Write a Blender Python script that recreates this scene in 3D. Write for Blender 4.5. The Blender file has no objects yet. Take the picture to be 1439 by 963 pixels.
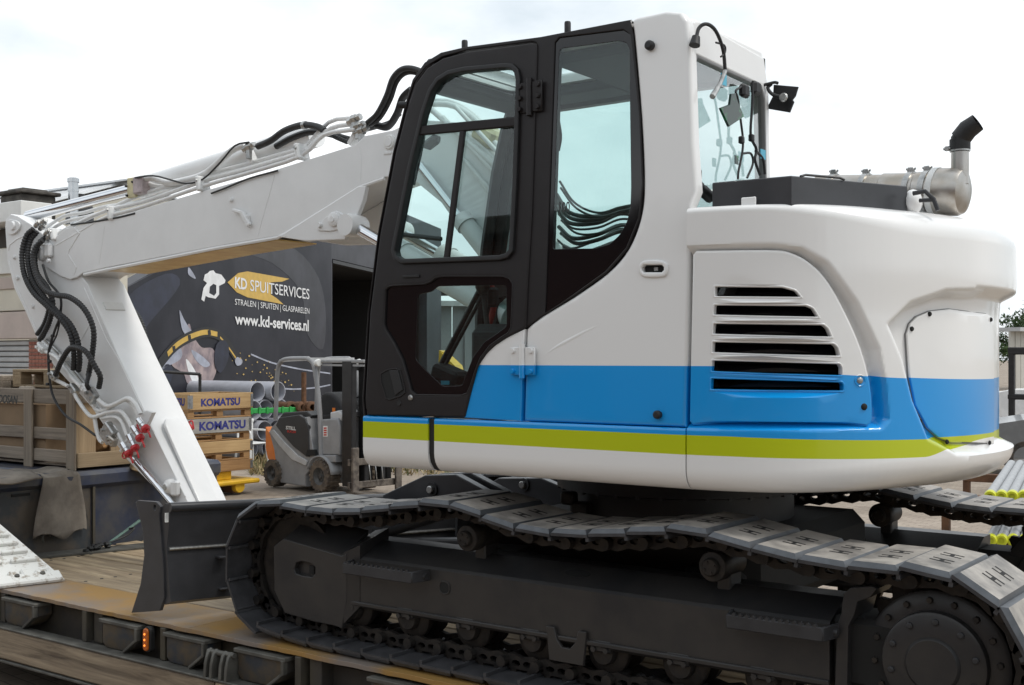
import bpy, bmesh, math, random
import numpy as np
from mathutils import Vector, Matrix
from mathutils.geometry import delaunay_2d_cdt
random.seed(7)
R = math.radians
scene = bpy.context.scene
COL = scene.collection

# ---------------------------------------------------------------- camera
FPX = 1674.0                       # focal length in pixels of a 1439 px wide frame
CX, CY = 719.5, 503.0              # principal column, eye-level row
CAMZ = 2.05
YAW = math.atan2(1240.0, 1674.0)
FW = (-math.sin(YAW), math.cos(YAW))
RT = (math.cos(YAW), math.sin(YAW))
cam = bpy.data.cameras.new('camera')
cam.sensor_width = 36.0
cam.lens = FPX / 1439.0 * 36.0
cam.shift_y = (CY - 481.5) / 1439.0
cam.clip_start = 0.05
cam.clip_end = 4000
camo = bpy.data.objects.new('camera', cam)
camo.location = (0, 0, CAMZ)
camo.rotation_euler = (R(90), 0, YAW)
COL.objects.link(camo)
scene.camera = camo

# ---------------------------------------------------------------- world and sun
SUN_EL, SUN_AZ = R(56), R(22)     # azimuth measured from +x counter-clockwise, where the sun stands
world = bpy.data.worlds.new('World')
scene.world = world
world.use_nodes = True
wt = world.node_tree
wt.nodes.clear()
wo = wt.nodes.new('ShaderNodeOutputWorld')
wb = wt.nodes.new('ShaderNodeBackground')
sky = wt.nodes.new('ShaderNodeTexSky')
sky.sky_type = 'NISHITA'
sky.sun_disc = False
sky.sun_elevation = SUN_EL
sky.sun_rotation = R(90) - SUN_AZ
sky.dust_density = 3.0
tc = wt.nodes.new('ShaderNodeTexCoord')
mp = wt.nodes.new('ShaderNodeMapping')
mp.inputs['Scale'].default_value = (1, 1, 2.2)
mp.inputs['Location'].default_value = (.55, .2, .3)
nz = wt.nodes.new('ShaderNodeTexNoise')
nz.inputs['Scale'].default_value = 1.9
nz.inputs['Detail'].default_value = 7
nz.inputs['Roughness'].default_value = .55
cr = wt.nodes.new('ShaderNodeValToRGB')
cr.color_ramp.elements[0].position = .40
cr.color_ramp.elements[0].color = (5.0, 5.6, 6.0, 1)
cr.color_ramp.elements[1].position = .64
cr.color_ramp.elements[1].color = (9.3, 9.4, 9.5, 1)
mx = wt.nodes.new('ShaderNodeMix')
mx.data_type = 'RGBA'
mx.inputs['Factor'].default_value = .9
L = wt.links.new
L(tc.outputs['Generated'], mp.inputs['Vector'])
L(mp.outputs['Vector'], nz.inputs['Vector'])
L(nz.outputs['Fac'], cr.inputs['Fac'])
L(sky.outputs['Color'], mx.inputs['A'])
L(cr.outputs['Color'], mx.inputs['B'])
L(mx.outputs['Result'], wb.inputs['Color'])
wb.inputs['Strength'].default_value = .11
L(wb.outputs['Background'], wo.inputs['Surface'])

sl = bpy.data.lights.new('sun', 'SUN')
sl.energy = 1.2
sl.angle = R(14)
sl.color = (1, .97, .92)
so = bpy.data.objects.new('sun', sl)
sd = Vector((math.cos(SUN_EL)*math.cos(SUN_AZ), math.cos(SUN_EL)*math.sin(SUN_AZ), math.sin(SUN_EL)))
so.rotation_euler = sd.to_track_quat('Z', 'Y').to_euler()
so.location = (0, -10, 30)
COL.objects.link(so)

vs = scene.view_settings
vs.view_transform = 'Standard'
vs.look = 'None'
vs.exposure = 0.5
vs.gamma = 1.0
vs.use_curve_mapping = False
scene.cycles.max_bounces = 10
scene.cycles.transparent_max_bounces = 24

# ---------------------------------------------------------------- surveying helpers
def ray(px, py):
    q = (px - CX) / FPX
    return (FW[0] + q*RT[0], FW[1] + q*RT[1], -(py - CY) / FPX)
def on_y(px, py, Y):
    d = ray(px, py); k = Y / d[1]
    return Vector((d[0]*k, Y, CAMZ + d[2]*k))
def on_x(px, py, X):
    d = ray(px, py); k = X / d[0]
    return Vector((X, d[1]*k, CAMZ + d[2]*k))
def on_z(px, py, Z):
    d = ray(px, py); k = (Z - CAMZ) / d[2]
    return Vector((d[0]*k, d[1]*k, Z))
def at_d(px, py, D):
    d = ray(px, py)
    return Vector((d[0]*D, d[1]*D, CAMZ + d[2]*D))

# ---------------------------------------------------------------- materials
MATS = {}
def nodes_of(m):
    m.use_nodes = True
    nt = m.node_tree
    return nt, nt.nodes['Principled BSDF']
def mat(name, col, rough=.5, metal=0., var=.12, scale=6., bump=0., bscale=60., coat=0., col2=None, stretch=(1, 1, 1),
        lo=.4, hi=.62, emit=None, spec=None, rvar=.0, detail=6, each=False):
    """principled surface: col, mottled towards col2 (or a darker col) by noise in object space"""
    m = bpy.data.materials.new(name)
    nt, b = nodes_of(m)
    N, K = nt.nodes.new, nt.links.new
    b.inputs['Roughness'].default_value = rough
    b.inputs['Metallic'].default_value = metal
    if coat:
        b.inputs['Coat Weight'].default_value = coat
        b.inputs['Coat Roughness'].default_value = .06
    if spec is not None:
        b.inputs['Specular IOR Level'].default_value = spec
    c1 = tuple(col) + (1,)
    c2 = tuple(col2) + (1,) if col2 else tuple(max(0, c*(1-var)) for c in col) + (1,)
    t = N('ShaderNodeTexCoord'); mpn = N('ShaderNodeMapping'); n = N('ShaderNodeTexNoise'); r = N('ShaderNodeValToRGB')
    mpn.inputs['Scale'].default_value = stretch
    n.inputs['Scale'].default_value = scale
    n.inputs['Detail'].default_value = detail
    n.inputs['Roughness'].default_value = .6
    r.color_ramp.elements[0].position = lo; r.color_ramp.elements[0].color = c2
    r.color_ramp.elements[1].position = hi; r.color_ramp.elements[1].color = c1
    if each:                              # every copy gets its own piece of the pattern
        oi = N('ShaderNodeObjectInfo'); sc_ = N('ShaderNodeVectorMath'); sc_.operation = 'SCALE'; sc_.inputs['Scale'].default_value = 41.; av = N('ShaderNodeVectorMath')
        K(oi.outputs['Random'], sc_.inputs[0]); K(t.outputs['Object'], av.inputs[0]); K(sc_.outputs[0], av.inputs[1]); K(av.outputs[0], mpn.inputs['Vector'])
    else: K(t.outputs['Object'], mpn.inputs['Vector'])
    K(mpn.outputs['Vector'], n.inputs['Vector'])
    K(n.outputs['Fac'], r.inputs['Fac']); K(r.outputs['Color'], b.inputs['Base Color'])
    if rvar:
        mr = N('ShaderNodeMapRange')
        mr.inputs['To Min'].default_value = max(0, rough - rvar); mr.inputs['To Max'].default_value = min(1, rough + rvar)
        K(n.outputs['Fac'], mr.inputs['Value']); K(mr.outputs['Result'], b.inputs['Roughness'])
    if bump:
        n2 = N('ShaderNodeTexNoise'); bp = N('ShaderNodeBump')
        n2.inputs['Scale'].default_value = bscale; n2.inputs['Detail'].default_value = 4
        bp.inputs['Strength'].default_value = min(1, bump*10); bp.inputs['Distance'].default_value = bump*.05
        K(mpn.outputs['Vector'], n2.inputs['Vector']); K(n2.outputs['Fac'], bp.inputs['Height']); K(bp.outputs['Normal'], b.inputs['Normal'])
    if emit:
        b.inputs['Emission Color'].default_value = tuple(emit[:3]) + (1,); b.inputs['Emission Strength'].default_value = emit[3]
    MATS[name] = m
    return m
def glass_mat(name, tint, refl=.06, rough=.0):
    m = bpy.data.materials.new(name)
    m.use_nodes = True
    nt = m.node_tree; nt.nodes.clear()
    N, K = nt.nodes.new, nt.links.new
    o = N('ShaderNodeOutputMaterial'); t = N('ShaderNodeBsdfTransparent'); g = N('ShaderNodeBsdfGlossy'); mxs = N('ShaderNodeMixShader'); f = N('ShaderNodeLayerWeight')
    t.inputs['Color'].default_value = tuple(tint) + (1,)
    g.inputs['Roughness'].default_value = rough
    f.inputs['Blend'].default_value = .5            # Facing = 1 - |cos|: the same from both sides of the pane
    pw = N('ShaderNodeMath'); pw.operation = 'POWER'; pw.inputs[1].default_value = 5.
    ad = N('ShaderNodeMath'); ad.operation = 'MULTIPLY_ADD'; ad.inputs[1].default_value = .9; ad.inputs[2].default_value = .035+refl; ad.use_clamp = True
    K(f.outputs['Facing'], pw.inputs[0]); K(pw.outputs[0], ad.inputs[0]); K(ad.outputs[0], mxs.inputs[0]); K(t.outputs[0], mxs.inputs[1]); K(g.outputs[0], mxs.inputs[2]); K(mxs.outputs[0], o.inputs[0])
    MATS[name] = m
    return m

# ---------------------------------------------------------------- scene-graph helpers
def tag(o, label=None, cat=None, group=None, kind=None):
    if label: o['label'] = label
    if cat: o['category'] = cat
    if group: o['group'] = group
    if kind: o['kind'] = kind
    return o
def empty(name, loc, label=None, cat=None, group=None, kind=None):
    o = bpy.data.objects.new(name, None)
    o.empty_display_size = .1
    o.location = loc
    COL.objects.link(o)
    o['base'] = list(loc)
    return tag(o, label, cat, group, kind)
def adopt(o, parent):
    if parent is None: return o
    o.parent = parent
    p = parent
    # every mesh is built in world coordinates: undo the offset of the thing's own Empty
    while p.parent: p = p.parent
    if parent.parent is None:
        o.matrix_parent_inverse = Matrix.Translation(-Vector(parent.location)) if parent.type == 'EMPTY' else Matrix.Identity(4)
    return o
def copy_tree(o, parent=None):
    c = o.copy(); COL.objects.link(c); c.parent = parent
    for ch in list(o.children): copy_tree(ch, c)
    return c

class MB:
    """collects shapes into one mesh"""
    def __init__(s): s.v = []; s.f = []; s.m = []; s.sm = []
    def add(s, vs_, fs, mi=0, smooth=False):
        b = len(s.v); s.v += [tuple(p) for p in vs_]
        for f in fs: s.f.append([b+i for i in f]); s.m.append(mi); s.sm.append(smooth)
        return s
    def box(s, c, size, rot=None, mi=0, ch=.0):
        """box with optional chamfered edges"""
        h = [x/2 for x in size]
        M = rot or Matrix.Identity(3)
        c = Vector(c)
        ch = min(ch, min(h)*.8)
        if ch <= 0:
            vs_ = [c + M @ Vector((sx*h[0], sy*h[1], sz*h[2])) for sx in (-1, 1) for sy in (-1, 1) for sz in (-1, 1)]
            return s.add(vs_, [(0,1,3,2),(4,6,7,5),(0,4,5,1),(2,3,7,6),(0,2,6,4),(1,5,7,3)], mi)
        bm = bmesh.new()
        bmesh.ops.create_cube(bm, size=1)
        for v in bm.verts: v.co = Vector((v.co.x*size[0], v.co.y*size[1], v.co.z*size[2]))
        bmesh.ops.bevel(bm, geom=bm.edges[:], offset=ch, segments=1, affect='EDGES', profile=.5)
        bm.verts.ensure_lookup_table()
        vs_ = [c + M @ v.co for v in bm.verts]
        fs = [[v.index for v in f.verts] for f in bm.faces]
        bm.free()
        return s.add(vs_, fs, mi)
    def box2(s, a, b, mi=0, ch=0.):
        a = Vector(a); b = Vector(b)
        return s.box((a+b)/2, [abs(x) for x in (b-a)], None, mi, ch)
    def beam(s, a, b, w, h, up=(0, 0, 1), mi=0, ch=0.):
        """box from a to b, w across, h along up"""
        a = Vector(a); b = Vector(b); d = b - a
        x = d.normalized(); z = Vector(up); y = z.cross(x)
        if y.length < 1e-5: y = Vector((0, 1, 0)).cross(x)
        y.normalize(); z = x.cross(y)
        M = Matrix((x, y, z)).transposed()
        return s.box((a+b)/2, (d.length, w, h), M, mi, ch)
    def tube(s, pts, r, n=10, mi=0, cap=True, smooth=True):
        pts = [Vector(p) for p in pts]
        rs = r if isinstance(r, (list, tuple)) else [r]*len(pts)
        k = len(pts)
        t0 = (pts[1]-pts[0]).normalized()
        up = Vector((0, 0, 1)) if abs(t0.z) < .9 else Vector((1, 0, 0))
        nx = t0.cross(up).normalized()
        vs_ = []
        for i in range(k):
            if i == 0: t = pts[1]-pts[0]
            elif i == k-1: t = pts[-1]-pts[-2]
            else: t = (pts[i+1]-pts[i]).normalized() + (pts[i]-pts[i-1]).normalized()
            if t.length < 1e-9: t = t0
            t = t.normalized()
            nx = nx - t*nx.dot(t)
            if nx.length < 1e-6: nx = t.orthogonal()
            nx.normalize(); ny = t.cross(nx)
            for j in range(n):
                a = 2*math.pi*j/n
                vs_.append(pts[i] + (nx*math.cos(a)+ny*math.sin(a))*rs[i])
        fs = [(i*n+j, i*n+(j+1) % n, (i+1)*n+(j+1) % n, (i+1)*n+j) for i in range(k-1) for j in range(n)]
        s.add(vs_, fs, mi, smooth)
        if cap:
            s.add(vs_[:n], [list(range(n))[::-1]], mi); s.add(vs_[-n:], [list(range(n))], mi)
        return s
    def cyl(s, a, b, r, n=20, mi=0): return s.tube([a, b], r, n, mi)
    def lathe(s, prof, org, axis, n=28, mi=0, smooth=True):
        """prof: (radius, distance along axis)"""
        org = Vector(org); ax = Vector(axis).normalized(); u = ax.orthogonal().normalized(); w = ax.cross(u)
        vs_ = []
        for r_, h in prof:
            for j in range(n):
                a = 2*math.pi*j/n
                vs_.append(org + ax*h + (u*math.cos(a)+w*math.sin(a))*max(r_, 1e-5))
        fs = [(i*n+j, i*n+(j+1) % n, (i+1)*n+(j+1) % n, (i+1)*n+j) for i in range(len(prof)-1) for j in range(n)]
        return s.add(vs_, fs, mi, smooth)
    def sphere(s, c, r, n=12, mi=0, sq=(1, 1, 1)):
        c = Vector(c); vs_ = []; m_ = n//2
        for i in range(m_+1):
            for j in range(n):
                t = math.pi*i/m_; a = 2*math.pi*j/n
                vs_.append(c + Vector((r*sq[0]*math.sin(t)*math.cos(a), r*sq[1]*math.sin(t)*math.sin(a), r*sq[2]*math.cos(t))))
        fs = [(i*n+j, (i+1)*n+j, (i+1)*n+(j+1) % n, i*n+(j+1) % n) for i in range(m_) for j in range(n)]
        return s.add(vs_, fs, mi, True)
    def grid(s, fn, nu, nv, mi=0, smooth=True):
        vs_ = [fn(i/nu, j/nv) for i in range(nu+1) for j in range(nv+1)]
        w = nv+1
        fs = [(i*w+j, (i+1)*w+j, (i+1)*w+j+1, i*w+j+1) for i in range(nu) for j in range(nv)]
        return s.add(vs_, fs, mi, smooth)
    def mesh(s, name, mats):
        me = bpy.data.meshes.new(name)
        me.from_pydata(s.v, [], s.f)
        for m_ in (mats if isinstance(mats, (list, tuple)) else [mats]): me.materials.append(MATS[m_] if isinstance(m_, str) else m_)
        me.polygons.foreach_set('material_index', s.m)
        me.polygons.foreach_set('use_smooth', s.sm)
        bm = bmesh.new(); bm.from_mesh(me)
        bmesh.ops.remove_doubles(bm, verts=bm.verts, dist=1e-5)
        bmesh.ops.recalc_face_normals(bm, faces=bm.faces)
        bm.to_mesh(me); bm.free()
        if any(s.sm): me.set_sharp_from_angle(angle=R(38))
        return me
    def obj(s, name, mats, parent=None, **kw):
        o = bpy.data.objects.new(name, s.mesh(name, mats))
        COL.objects.link(o)
        adopt(o, parent)
        if kw: tag(o, **kw)
        return o

def smooth(pts, n=6, closed=False):
    """Catmull-Rom through the points"""
    pts = [Vector(p) for p in pts]
    k = len(pts); out = []
    rng = range(k) if closed else range(k-1)
    for i in rng:
        p0 = pts[(i-1) % k] if (closed or i > 0) else pts[0]*2-pts[1]
        p1 = pts[i]; p2 = pts[(i+1) % k]
        p3 = pts[(i+2) % k] if (closed or i < k-2) else pts[-1]*2-pts[-2]
        for j in range(n):
            t = j/n
            out.append(.5*((2*p1)+(p2-p0)*t+(2*p0-5*p1+4*p2-p3)*t*t+(3*p1-p0-3*p2+p3)*t**3))
    if not closed: out.append(pts[-1])
    return out
def resample(pts, step):
    out = [pts[0]]; acc = 0.
    for a, b in zip(pts[:-1], pts[1:]):
        L_ = (b-a).length; pos = step-acc
        while pos <= L_:
            out.append(a+(b-a)*(pos/L_)); pos += step
        acc = (acc+L_) % step if L_+acc >= step else acc+L_
    return out
def ribbed(pts, r, pitch=.016):
    """corrugated hose: (points, radii)"""
    q = resample(smooth(pts, 10), pitch/4)
    prof = [r, r, r*.84, r*.84]
    return q, [prof[i % 4] for i in range(len(q))]

# ---------------------------------------------------------------- panels: outline (with holes) on a surface, thickness, rounded edge
class Plane:
    def __init__(s, o, u, v, n): s.o = Vector(o); s.u = Vector(u).normalized(); s.v = Vector(v).normalized(); s.n = Vector(n).normalized()
    def px(s, x, y):
        d = Vector(ray(x, y)); c = Vector((0, 0, CAMZ)); k = (s.o-c).dot(s.n)/d.dot(s.n)
        p = c+d*k-s.o
        # general axes u, v (not necessarily square to one another)
        uu = s.u.dot(s.u); uv = s.u.dot(s.v); vv = s.v.dot(s.v); a = p.dot(s.u); b = p.dot(s.v); D_ = uu*vv-uv*uv
        return ((a*vv-b*uv)/D_, (b*uu-a*uv)/D_)
    def at(s, a, b, off=0.): return s.o+s.u*a+s.v*b+s.n*off
def YP(Y): return Plane((0, Y, 0), (1, 0, 0), (0, 0, 1), (0, -1, 0))

def round_poly(pts, r, n=4):
    """round the corners of a 2-D outline; r one value or one per corner"""
    k = len(pts); out = []
    for i in range(k):
        ri = r[i] if isinstance(r, (list, tuple)) else r
        p = Vector(pts[i]).to_2d(); a = Vector(pts[i-1]).to_2d()-p; b = Vector(pts[(i+1) % k]).to_2d()-p
        if ri <= 0: out.append(tuple(p)); continue
        d = min(ri, a.length*.45, b.length*.45)
        A = p+a.normalized()*d; B = p+b.normalized()*d
        for j in range(n+1):
            t = j/n; out.append(tuple(A*(1-t)**2+p*2*t*(1-t)+B*t*t))
    return out
def inset_loop(lp, d):
    """shift a loop to its left by d (loop counter-clockwise: inwards)"""
    k = len(lp); out = []
    for i in range(k):
        p = Vector(lp[i]); a = (p-Vector(lp[i-1])); b = (Vector(lp[(i+1) % k])-p)
        if a.length < 1e-9: a = b
        if b.length < 1e-9: b = a
        a.normalize(); b.normalize()
        na = Vector((-a.y, a.x)); nb = Vector((-b.y, b.x)); m_ = na+nb
        if m_.length < 1e-6: m_ = na
        m_.normalize(); c = max(.5, m_.dot(na))
        out.append(tuple(p+m_*(d/c)))
    return out
def area(lp): return .5*sum(lp[i-1][0]*lp[i][1]-lp[i][0]*lp[i-1][1] for i in range(len(lp)))
def inside(p, lp):
    x, y = p; c = False
    for i in range(len(lp)):
        x1, y1 = lp[i-1]; x2, y2 = lp[i]
        if (y1 > y) != (y2 > y) and x < (x2-x1)*(y-y1)/(y2-y1)+x1: c = not c
    return c
def clean(lp):
    out = []
    for p in lp:
        p = (float(p[0]), float(p[1]))
        if not out or (Vector(p)-Vector(out[-1])).length > 1e-4: out.append(p)
    if (Vector(out[0])-Vector(out[-1])).length < 1e-4: out.pop()
    return out
def slab(mb, surf, outline, holes=(), off=0., thick=.02, bev=.004, step=0, mi=0, back=True, bseg=3, disp=None, smoothf=True):
    loops = [clean(outline)]+[clean(h) for h in holes]
    if area(loops[0]) < 0: loops[0].reverse()
    for h in loops[1:]:
        if area(h) > 0: h.reverse()
    ins = [inset_loop(l, bev) for l in loops] if bev > 0 else loops
    pts = []; edges = []
    for l in ins:
        b = len(pts); pts += [Vector(p) for p in l]
        edges += [(b+i, b+(i+1) % len(l)) for i in range(len(l))]
    if step:
        xs = [p[0] for p in ins[0]]; ys = [p[1] for p in ins[0]]
        x = min(xs)+step/2
        while x < max(xs):
            y = min(ys)+step/2
            while y < max(ys):
                q = (x, y)
                if inside(q, ins[0]) and not any(inside(q, h) for h in ins[1:]):
                    if all((Vector(q)-p).length > step*.35 for p in pts[:sum(len(l) for l in ins)]): pts.append(Vector(q))
                y += step
            x += step
    r = delaunay_2d_cdt(pts, edges, [], 0, 1e-6)
    v2, fs, ov = r[0], r[2], r[3]
    keep = []
    for f in fs:
        c = sum((v2[i] for i in f), Vector((0, 0)))/len(f)
        if inside(c, ins[0]) and not any(inside(c, h) for h in ins[1:]): keep.append(list(f))
    def P(q, o): return surf.at(q[0], q[1], o)
    base = len(mb.v)
    mb.add([P(q, off) for q in v2], keep, mi, smoothf)
    if back: mb.add([P(q, off-thick) for q in v2], [f[::-1] for f in keep], mi, smoothf)
    for l, il in zip(loops, ins):
        rings = [(il, off)]
        if bev > 0:
            for j in range(1, bseg+1):
                t = j/bseg*math.pi/2
                rings.append((inset_loop(l, bev*(1-math.sin(t))) if j < bseg else l, off-bev*(1-math.cos(t))))
            if back:
                rings += [(l, off-thick+.0001), (il, off-thick)]
            else: rings.append((l, off-thick))
        else: rings.append((l, off-thick))
        k = len(l)
        vs_ = [P(q, o) for lp, o in rings for q in lp]
        mb.add(vs_, [(a*k+i, a*k+(i+1) % k, (a+1)*k+(i+1) % k, (a+1)*k+i) for a in range(len(rings)-1) for i in range(k)], mi, smoothf)
    return mb
def weighted(o):
    m_ = o.modifiers.new('weighted', 'WEIGHTED_NORMAL'); m_.keep_sharp = True; m_.weight = 80
    return o
def panel(name, m_, parent, surf, outline, holes=(), pix=True, rnd=0, **kw):
    """outline in photograph coordinates (pix) laid on its real surface, or directly in surface coordinates"""
    cv = (lambda l: [surf.px(*p) for p in l]) if pix else (lambda l: list(l))
    o_ = cv(outline); hs = [cv(h) for h in holes]
    if rnd: o_ = round_poly(o_, rnd); hs = [round_poly(h, rnd) for h in hs]
    mb = MB(); slab(mb, surf, o_, hs, **kw)
    ob = mb.obj(name, m_, parent)
    if isinstance(surf, Plane): return weighted(ob)
    ob.data.set_sharp_from_angle(angle=R(11))
    return ob
def curve2(pts, n=5, closed=False): return [tuple(p.to_2d()) for p in smooth([(p[0], p[1], 0) for p in pts], n, closed)]

def text_2d(s, bold=0., shear=0.):
    """flat letter faces of s, normalised to 0..1 in both directions"""
    c = bpy.data.curves.new('t', 'FONT'); c.body = s; c.offset = bold; c.shear = shear; c.resolution_u = 3
    o = bpy.data.objects.new('t', c); COL.objects.link(o)
    bpy.context.view_layer.update()
    me = bpy.data.meshes.new_from_object(o.evaluated_get(bpy.context.evaluated_depsgraph_get()))
    vs_ = [v.co.copy() for v in me.vertices]; fs = [list(p.vertices) for p in me.polygons]
    bpy.data.objects.remove(o); bpy.data.curves.remove(c); bpy.data.meshes.remove(me)
    x0 = min(v.x for v in vs_); x1 = max(v.x for v in vs_); y0 = min(v.y for v in vs_); y1 = max(v.y for v in vs_)
    return [((v.x-x0)/(x1-x0), (v.y-y0)/(y1-y0)) for v in vs_], fs
def lettering(name, s, m_, parent, surf, quad, pix=True, off=.003, bold=0., shear=0.):
    """s fitted into quad = bottom-left, bottom-right, top-right, top-left"""
    q = [Vector(surf.px(*p)) if pix else Vector(p) for p in quad]
    vs_, fs = text_2d(s, bold, shear)
    mb = MB()
    P = []
    for a, b in vs_:
        w = (q[0]*(1-a)+q[1]*a)*(1-b)+(q[3]*(1-a)+q[2]*a)*b
        P.append(surf.at(w.x, w.y, off))
    mb.add(P, fs)
    return mb.obj(name, m_, parent)
# ================================================================ palette
mat('steel_grey', (.045, .045, .048), .42, 0, .25, 9, bump=.02, bscale=120, rvar=.12, spec=.28)
mat('frame_grey', (.021, .021, .0225), .38, 0, .3, 4, bump=.02, bscale=150, rvar=.14, col2=(.034, .032, .031), lo=.42, hi=.66, spec=.4)
mat('blade_grey', (.05, .051, .056), .33, .1, .2, 7, rvar=.1, spec=.5)
mat('link_grey', (.019, .018, .018), .5, .2, .4, 18, col2=(.036, .031, .027), spec=.28, each=True)
mat('shoe_steel', (.1, .108, .12), .45, .2, .3, 14, bump=.02, bscale=70, rvar=.12, each=True)
mat('shoe_pad', (.37, .34, .305), .55, .0, .4, 7, bump=.04, bscale=60, col2=(.15, .14, .13), lo=.36, hi=.62, rvar=.1, detail=9, each=True)
mat('shoe_inner', (.07, .07, .075), .42, .2, .3, 12, rvar=.1, spec=.28, each=True)
mat('slot_black', (.008, .008, .008), .8)
mat('machine_white', (.79, .785, .775), .3, 0, .03, 3, coat=.3)
mat('boom_white', (.78, .78, .775), .36, 0, .05, 4, coat=.25)
mat('pipe_white', (.76, .76, .75), .38, 0, .08, 20)
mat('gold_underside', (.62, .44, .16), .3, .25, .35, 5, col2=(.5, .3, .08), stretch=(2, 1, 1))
mat('cab_charcoal', (.019, .0165, .017), .42, 0, .12, 14, spec=.28)
mat('rubber_black', (.012, .012, .013), .55, 0, .2, 30)
mat('ceramic_black', (.006, .005, .006), .08, 0, .1, 10)
mat('hose_black', (.02, .02, .021), .5, 0, .3, 30)
mat('chrome', (.72, .73, .75), .1, 1, .05, 5)
mat('zinc', (.5, .5, .49), .36, .9, .3, 40)
mat('stainless', (.5, .48, .455), .36, 1, .3, 7, col2=(.38, .34, .29), rvar=.1)
mat('cap_red', (.5, .02, .025), .35, 0, .15, 20)
mat('seat_black', (.018, .018, .02), .8, 0, .2, 30)
mat('belt_red', (.42, .03, .02), .6)
mat('work_green', (.012, .035, .028), .12, 0, .3, 10, col2=(.02, .3, .1), lo=.35, hi=.5)
mat('tape_blue', (.1, .45, .62), .5)
mat('label_white', (.75, .75, .73), .5)
mat('decal_dark', (.03, .035, .035), .5)
mat('manifold_yellow', (.62, .56, .34), .45, .2, .2, 14)
mat('manifold_pink', (.5, .42, .42), .4, .5, .3, 20)
glass_mat('cab_glass', (.845, .925, .916), .01)
glass_mat('rear_glass', (.95, .985, .98), .16)
glass_mat('roof_glass', (.95, .98, .98), .0)

def paint_material():
    m = bpy.data.materials.new('livery_paint')
    nt, b = nodes_of(m)
    N, K = nt.nodes.new, nt.links.new
    b.inputs['Roughness'].default_value = .28
    b.inputs['Coat Weight'].default_value = .5; b.inputs['Coat Roughness'].default_value = .05
    t = N('ShaderNodeTexCoord'); sp = N('ShaderNodeSeparateXYZ')
    K(t.outputs['Object'], sp.inputs[0])
    tr = N('ShaderNodeMapRange'); tr.inputs['From Min'].default_value = -2.0; tr.inputs['From Max'].default_value = -1.28
    K(sp.outputs['X'], tr.inputs['Value'])
    def line(z0, z1):
        r = N('ShaderNodeMapRange'); r.inputs['To Min'].default_value = z0; r.inputs['To Max'].default_value = z1
        K(tr.outputs[0], r.inputs['Value'])
        if z0 < 1.7:                         # the lime runs out on the counterweight lip
            e = N('ShaderNodeMapRange'); e.interpolation_type = 'SMOOTHSTEP'; e.inputs['From Min'].default_value = -1.43; e.inputs['From Max'].default_value = -1.335; e.inputs['To Max'].default_value = .05
            a_ = N('ShaderNodeMath'); K(sp.outputs['X'], e.inputs['Value']); K(e.outputs[0], a_.inputs[0]); K(r.outputs[0], a_.inputs[1]); r = a_
        g = N('ShaderNodeMath'); g.operation = 'LESS_THAN'
        K(sp.outputs['Z'], g.inputs[0]); K(r.outputs[0], g.inputs[1])
        return g
    cols = [(.79, .785, .775, 1), (.004, .29, .72, 1), (.47, .54, .005, 1), (.79, .785, .775, 1)]
    prev = None
    for k, (z0, z1) in enumerate([(2.019, 1.957), (1.7575, 1.738), (1.683, 1.672)]):
        mx_ = N('ShaderNodeMix'); mx_.data_type = 'RGBA'
        if prev is None: mx_.inputs['A'].default_value = cols[0]
        else: K(prev.outputs['Result'], mx_.inputs['A'])
        mx_.inputs['B'].default_value = cols[k+1]
        K(line(z0, z1).outputs[0], mx_.inputs['Factor'])
        prev = mx_
    K(prev.outputs['Result'], b.inputs['Base Color'])
    nw = N('ShaderNodeTexNoise'); nw.inputs['Scale'].default_value = 4.5; nw.inputs['Detail'].default_value = 2; bw_ = N('ShaderNodeBump'); bw_.inputs['Strength'].default_value = .35; bw_.inputs['Distance'].default_value = .004
    K(t.outputs['Object'], nw.inputs['Vector']); K(nw.outputs['Fac'], bw_.inputs['Height']); K(bw_.outputs['Normal'], b.inputs['Normal']); K(bw_.outputs['Normal'], b.inputs['Coat Normal'])
    MATS['livery'] = m
paint_material()

DECK = .65
Y0 = 4.0                               # outer edge of the camera-side track
YC = 5.16                              # centre line of the machine
exc = empty('excavator', (-2.8, YC, DECK), 'white blue and lime crawler excavator standing on the low loader', 'excavator')

# ================================================================ crawler tracks
top_px = [(391, 701), (418, 709), (453, 713), (491, 713), (529, 709), (567, 704), (611, 701), (660, 712), (704, 730), (754, 740),
          (806, 743), (858, 742), (912, 739), (960, 738), (988, 744), (1033, 756), (1095, 772), (1160, 784), (1225, 790), (1295, 795)]
SP = Vector((-1.262, 0, 1.005)); ID = Vector((-4.44, 0, 1.0)); RO = .357
path = []
for a in np.linspace(180, 100, 10): path.append(Vector((ID.x+RO*math.cos(R(a)), 0, ID.z+RO*math.sin(R(a)))))
for p in top_px[1:]:
    q = on_y(p[0], p[1], Y0); path.append(Vector((q.x, 0, q.z)))
for a in np.linspace(75, -80, 16): path.append(Vector((SP.x+RO*math.cos(R(a)), 0, SP.z+RO*math.sin(R(a)))))
zb = DECK+.006
for x in np.linspace(SP.x-.1, -4.22, 24): path.append(Vector((x, 0, zb)))
for a in np.linspace(238, 190, 6): path.append(Vector((ID.x+RO*math.cos(R(a)), 0, ID.z+RO*math.sin(R(a)))))
loop = smooth(path, 4, closed=True); loop.append(loop[0])
tot = sum((b-a).length for a, b in zip(loop[:-1], loop[1:]))
NSH = round(tot/.181)
stations = resample(loop, tot/NSH)[:NSH]
W = .48
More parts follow.
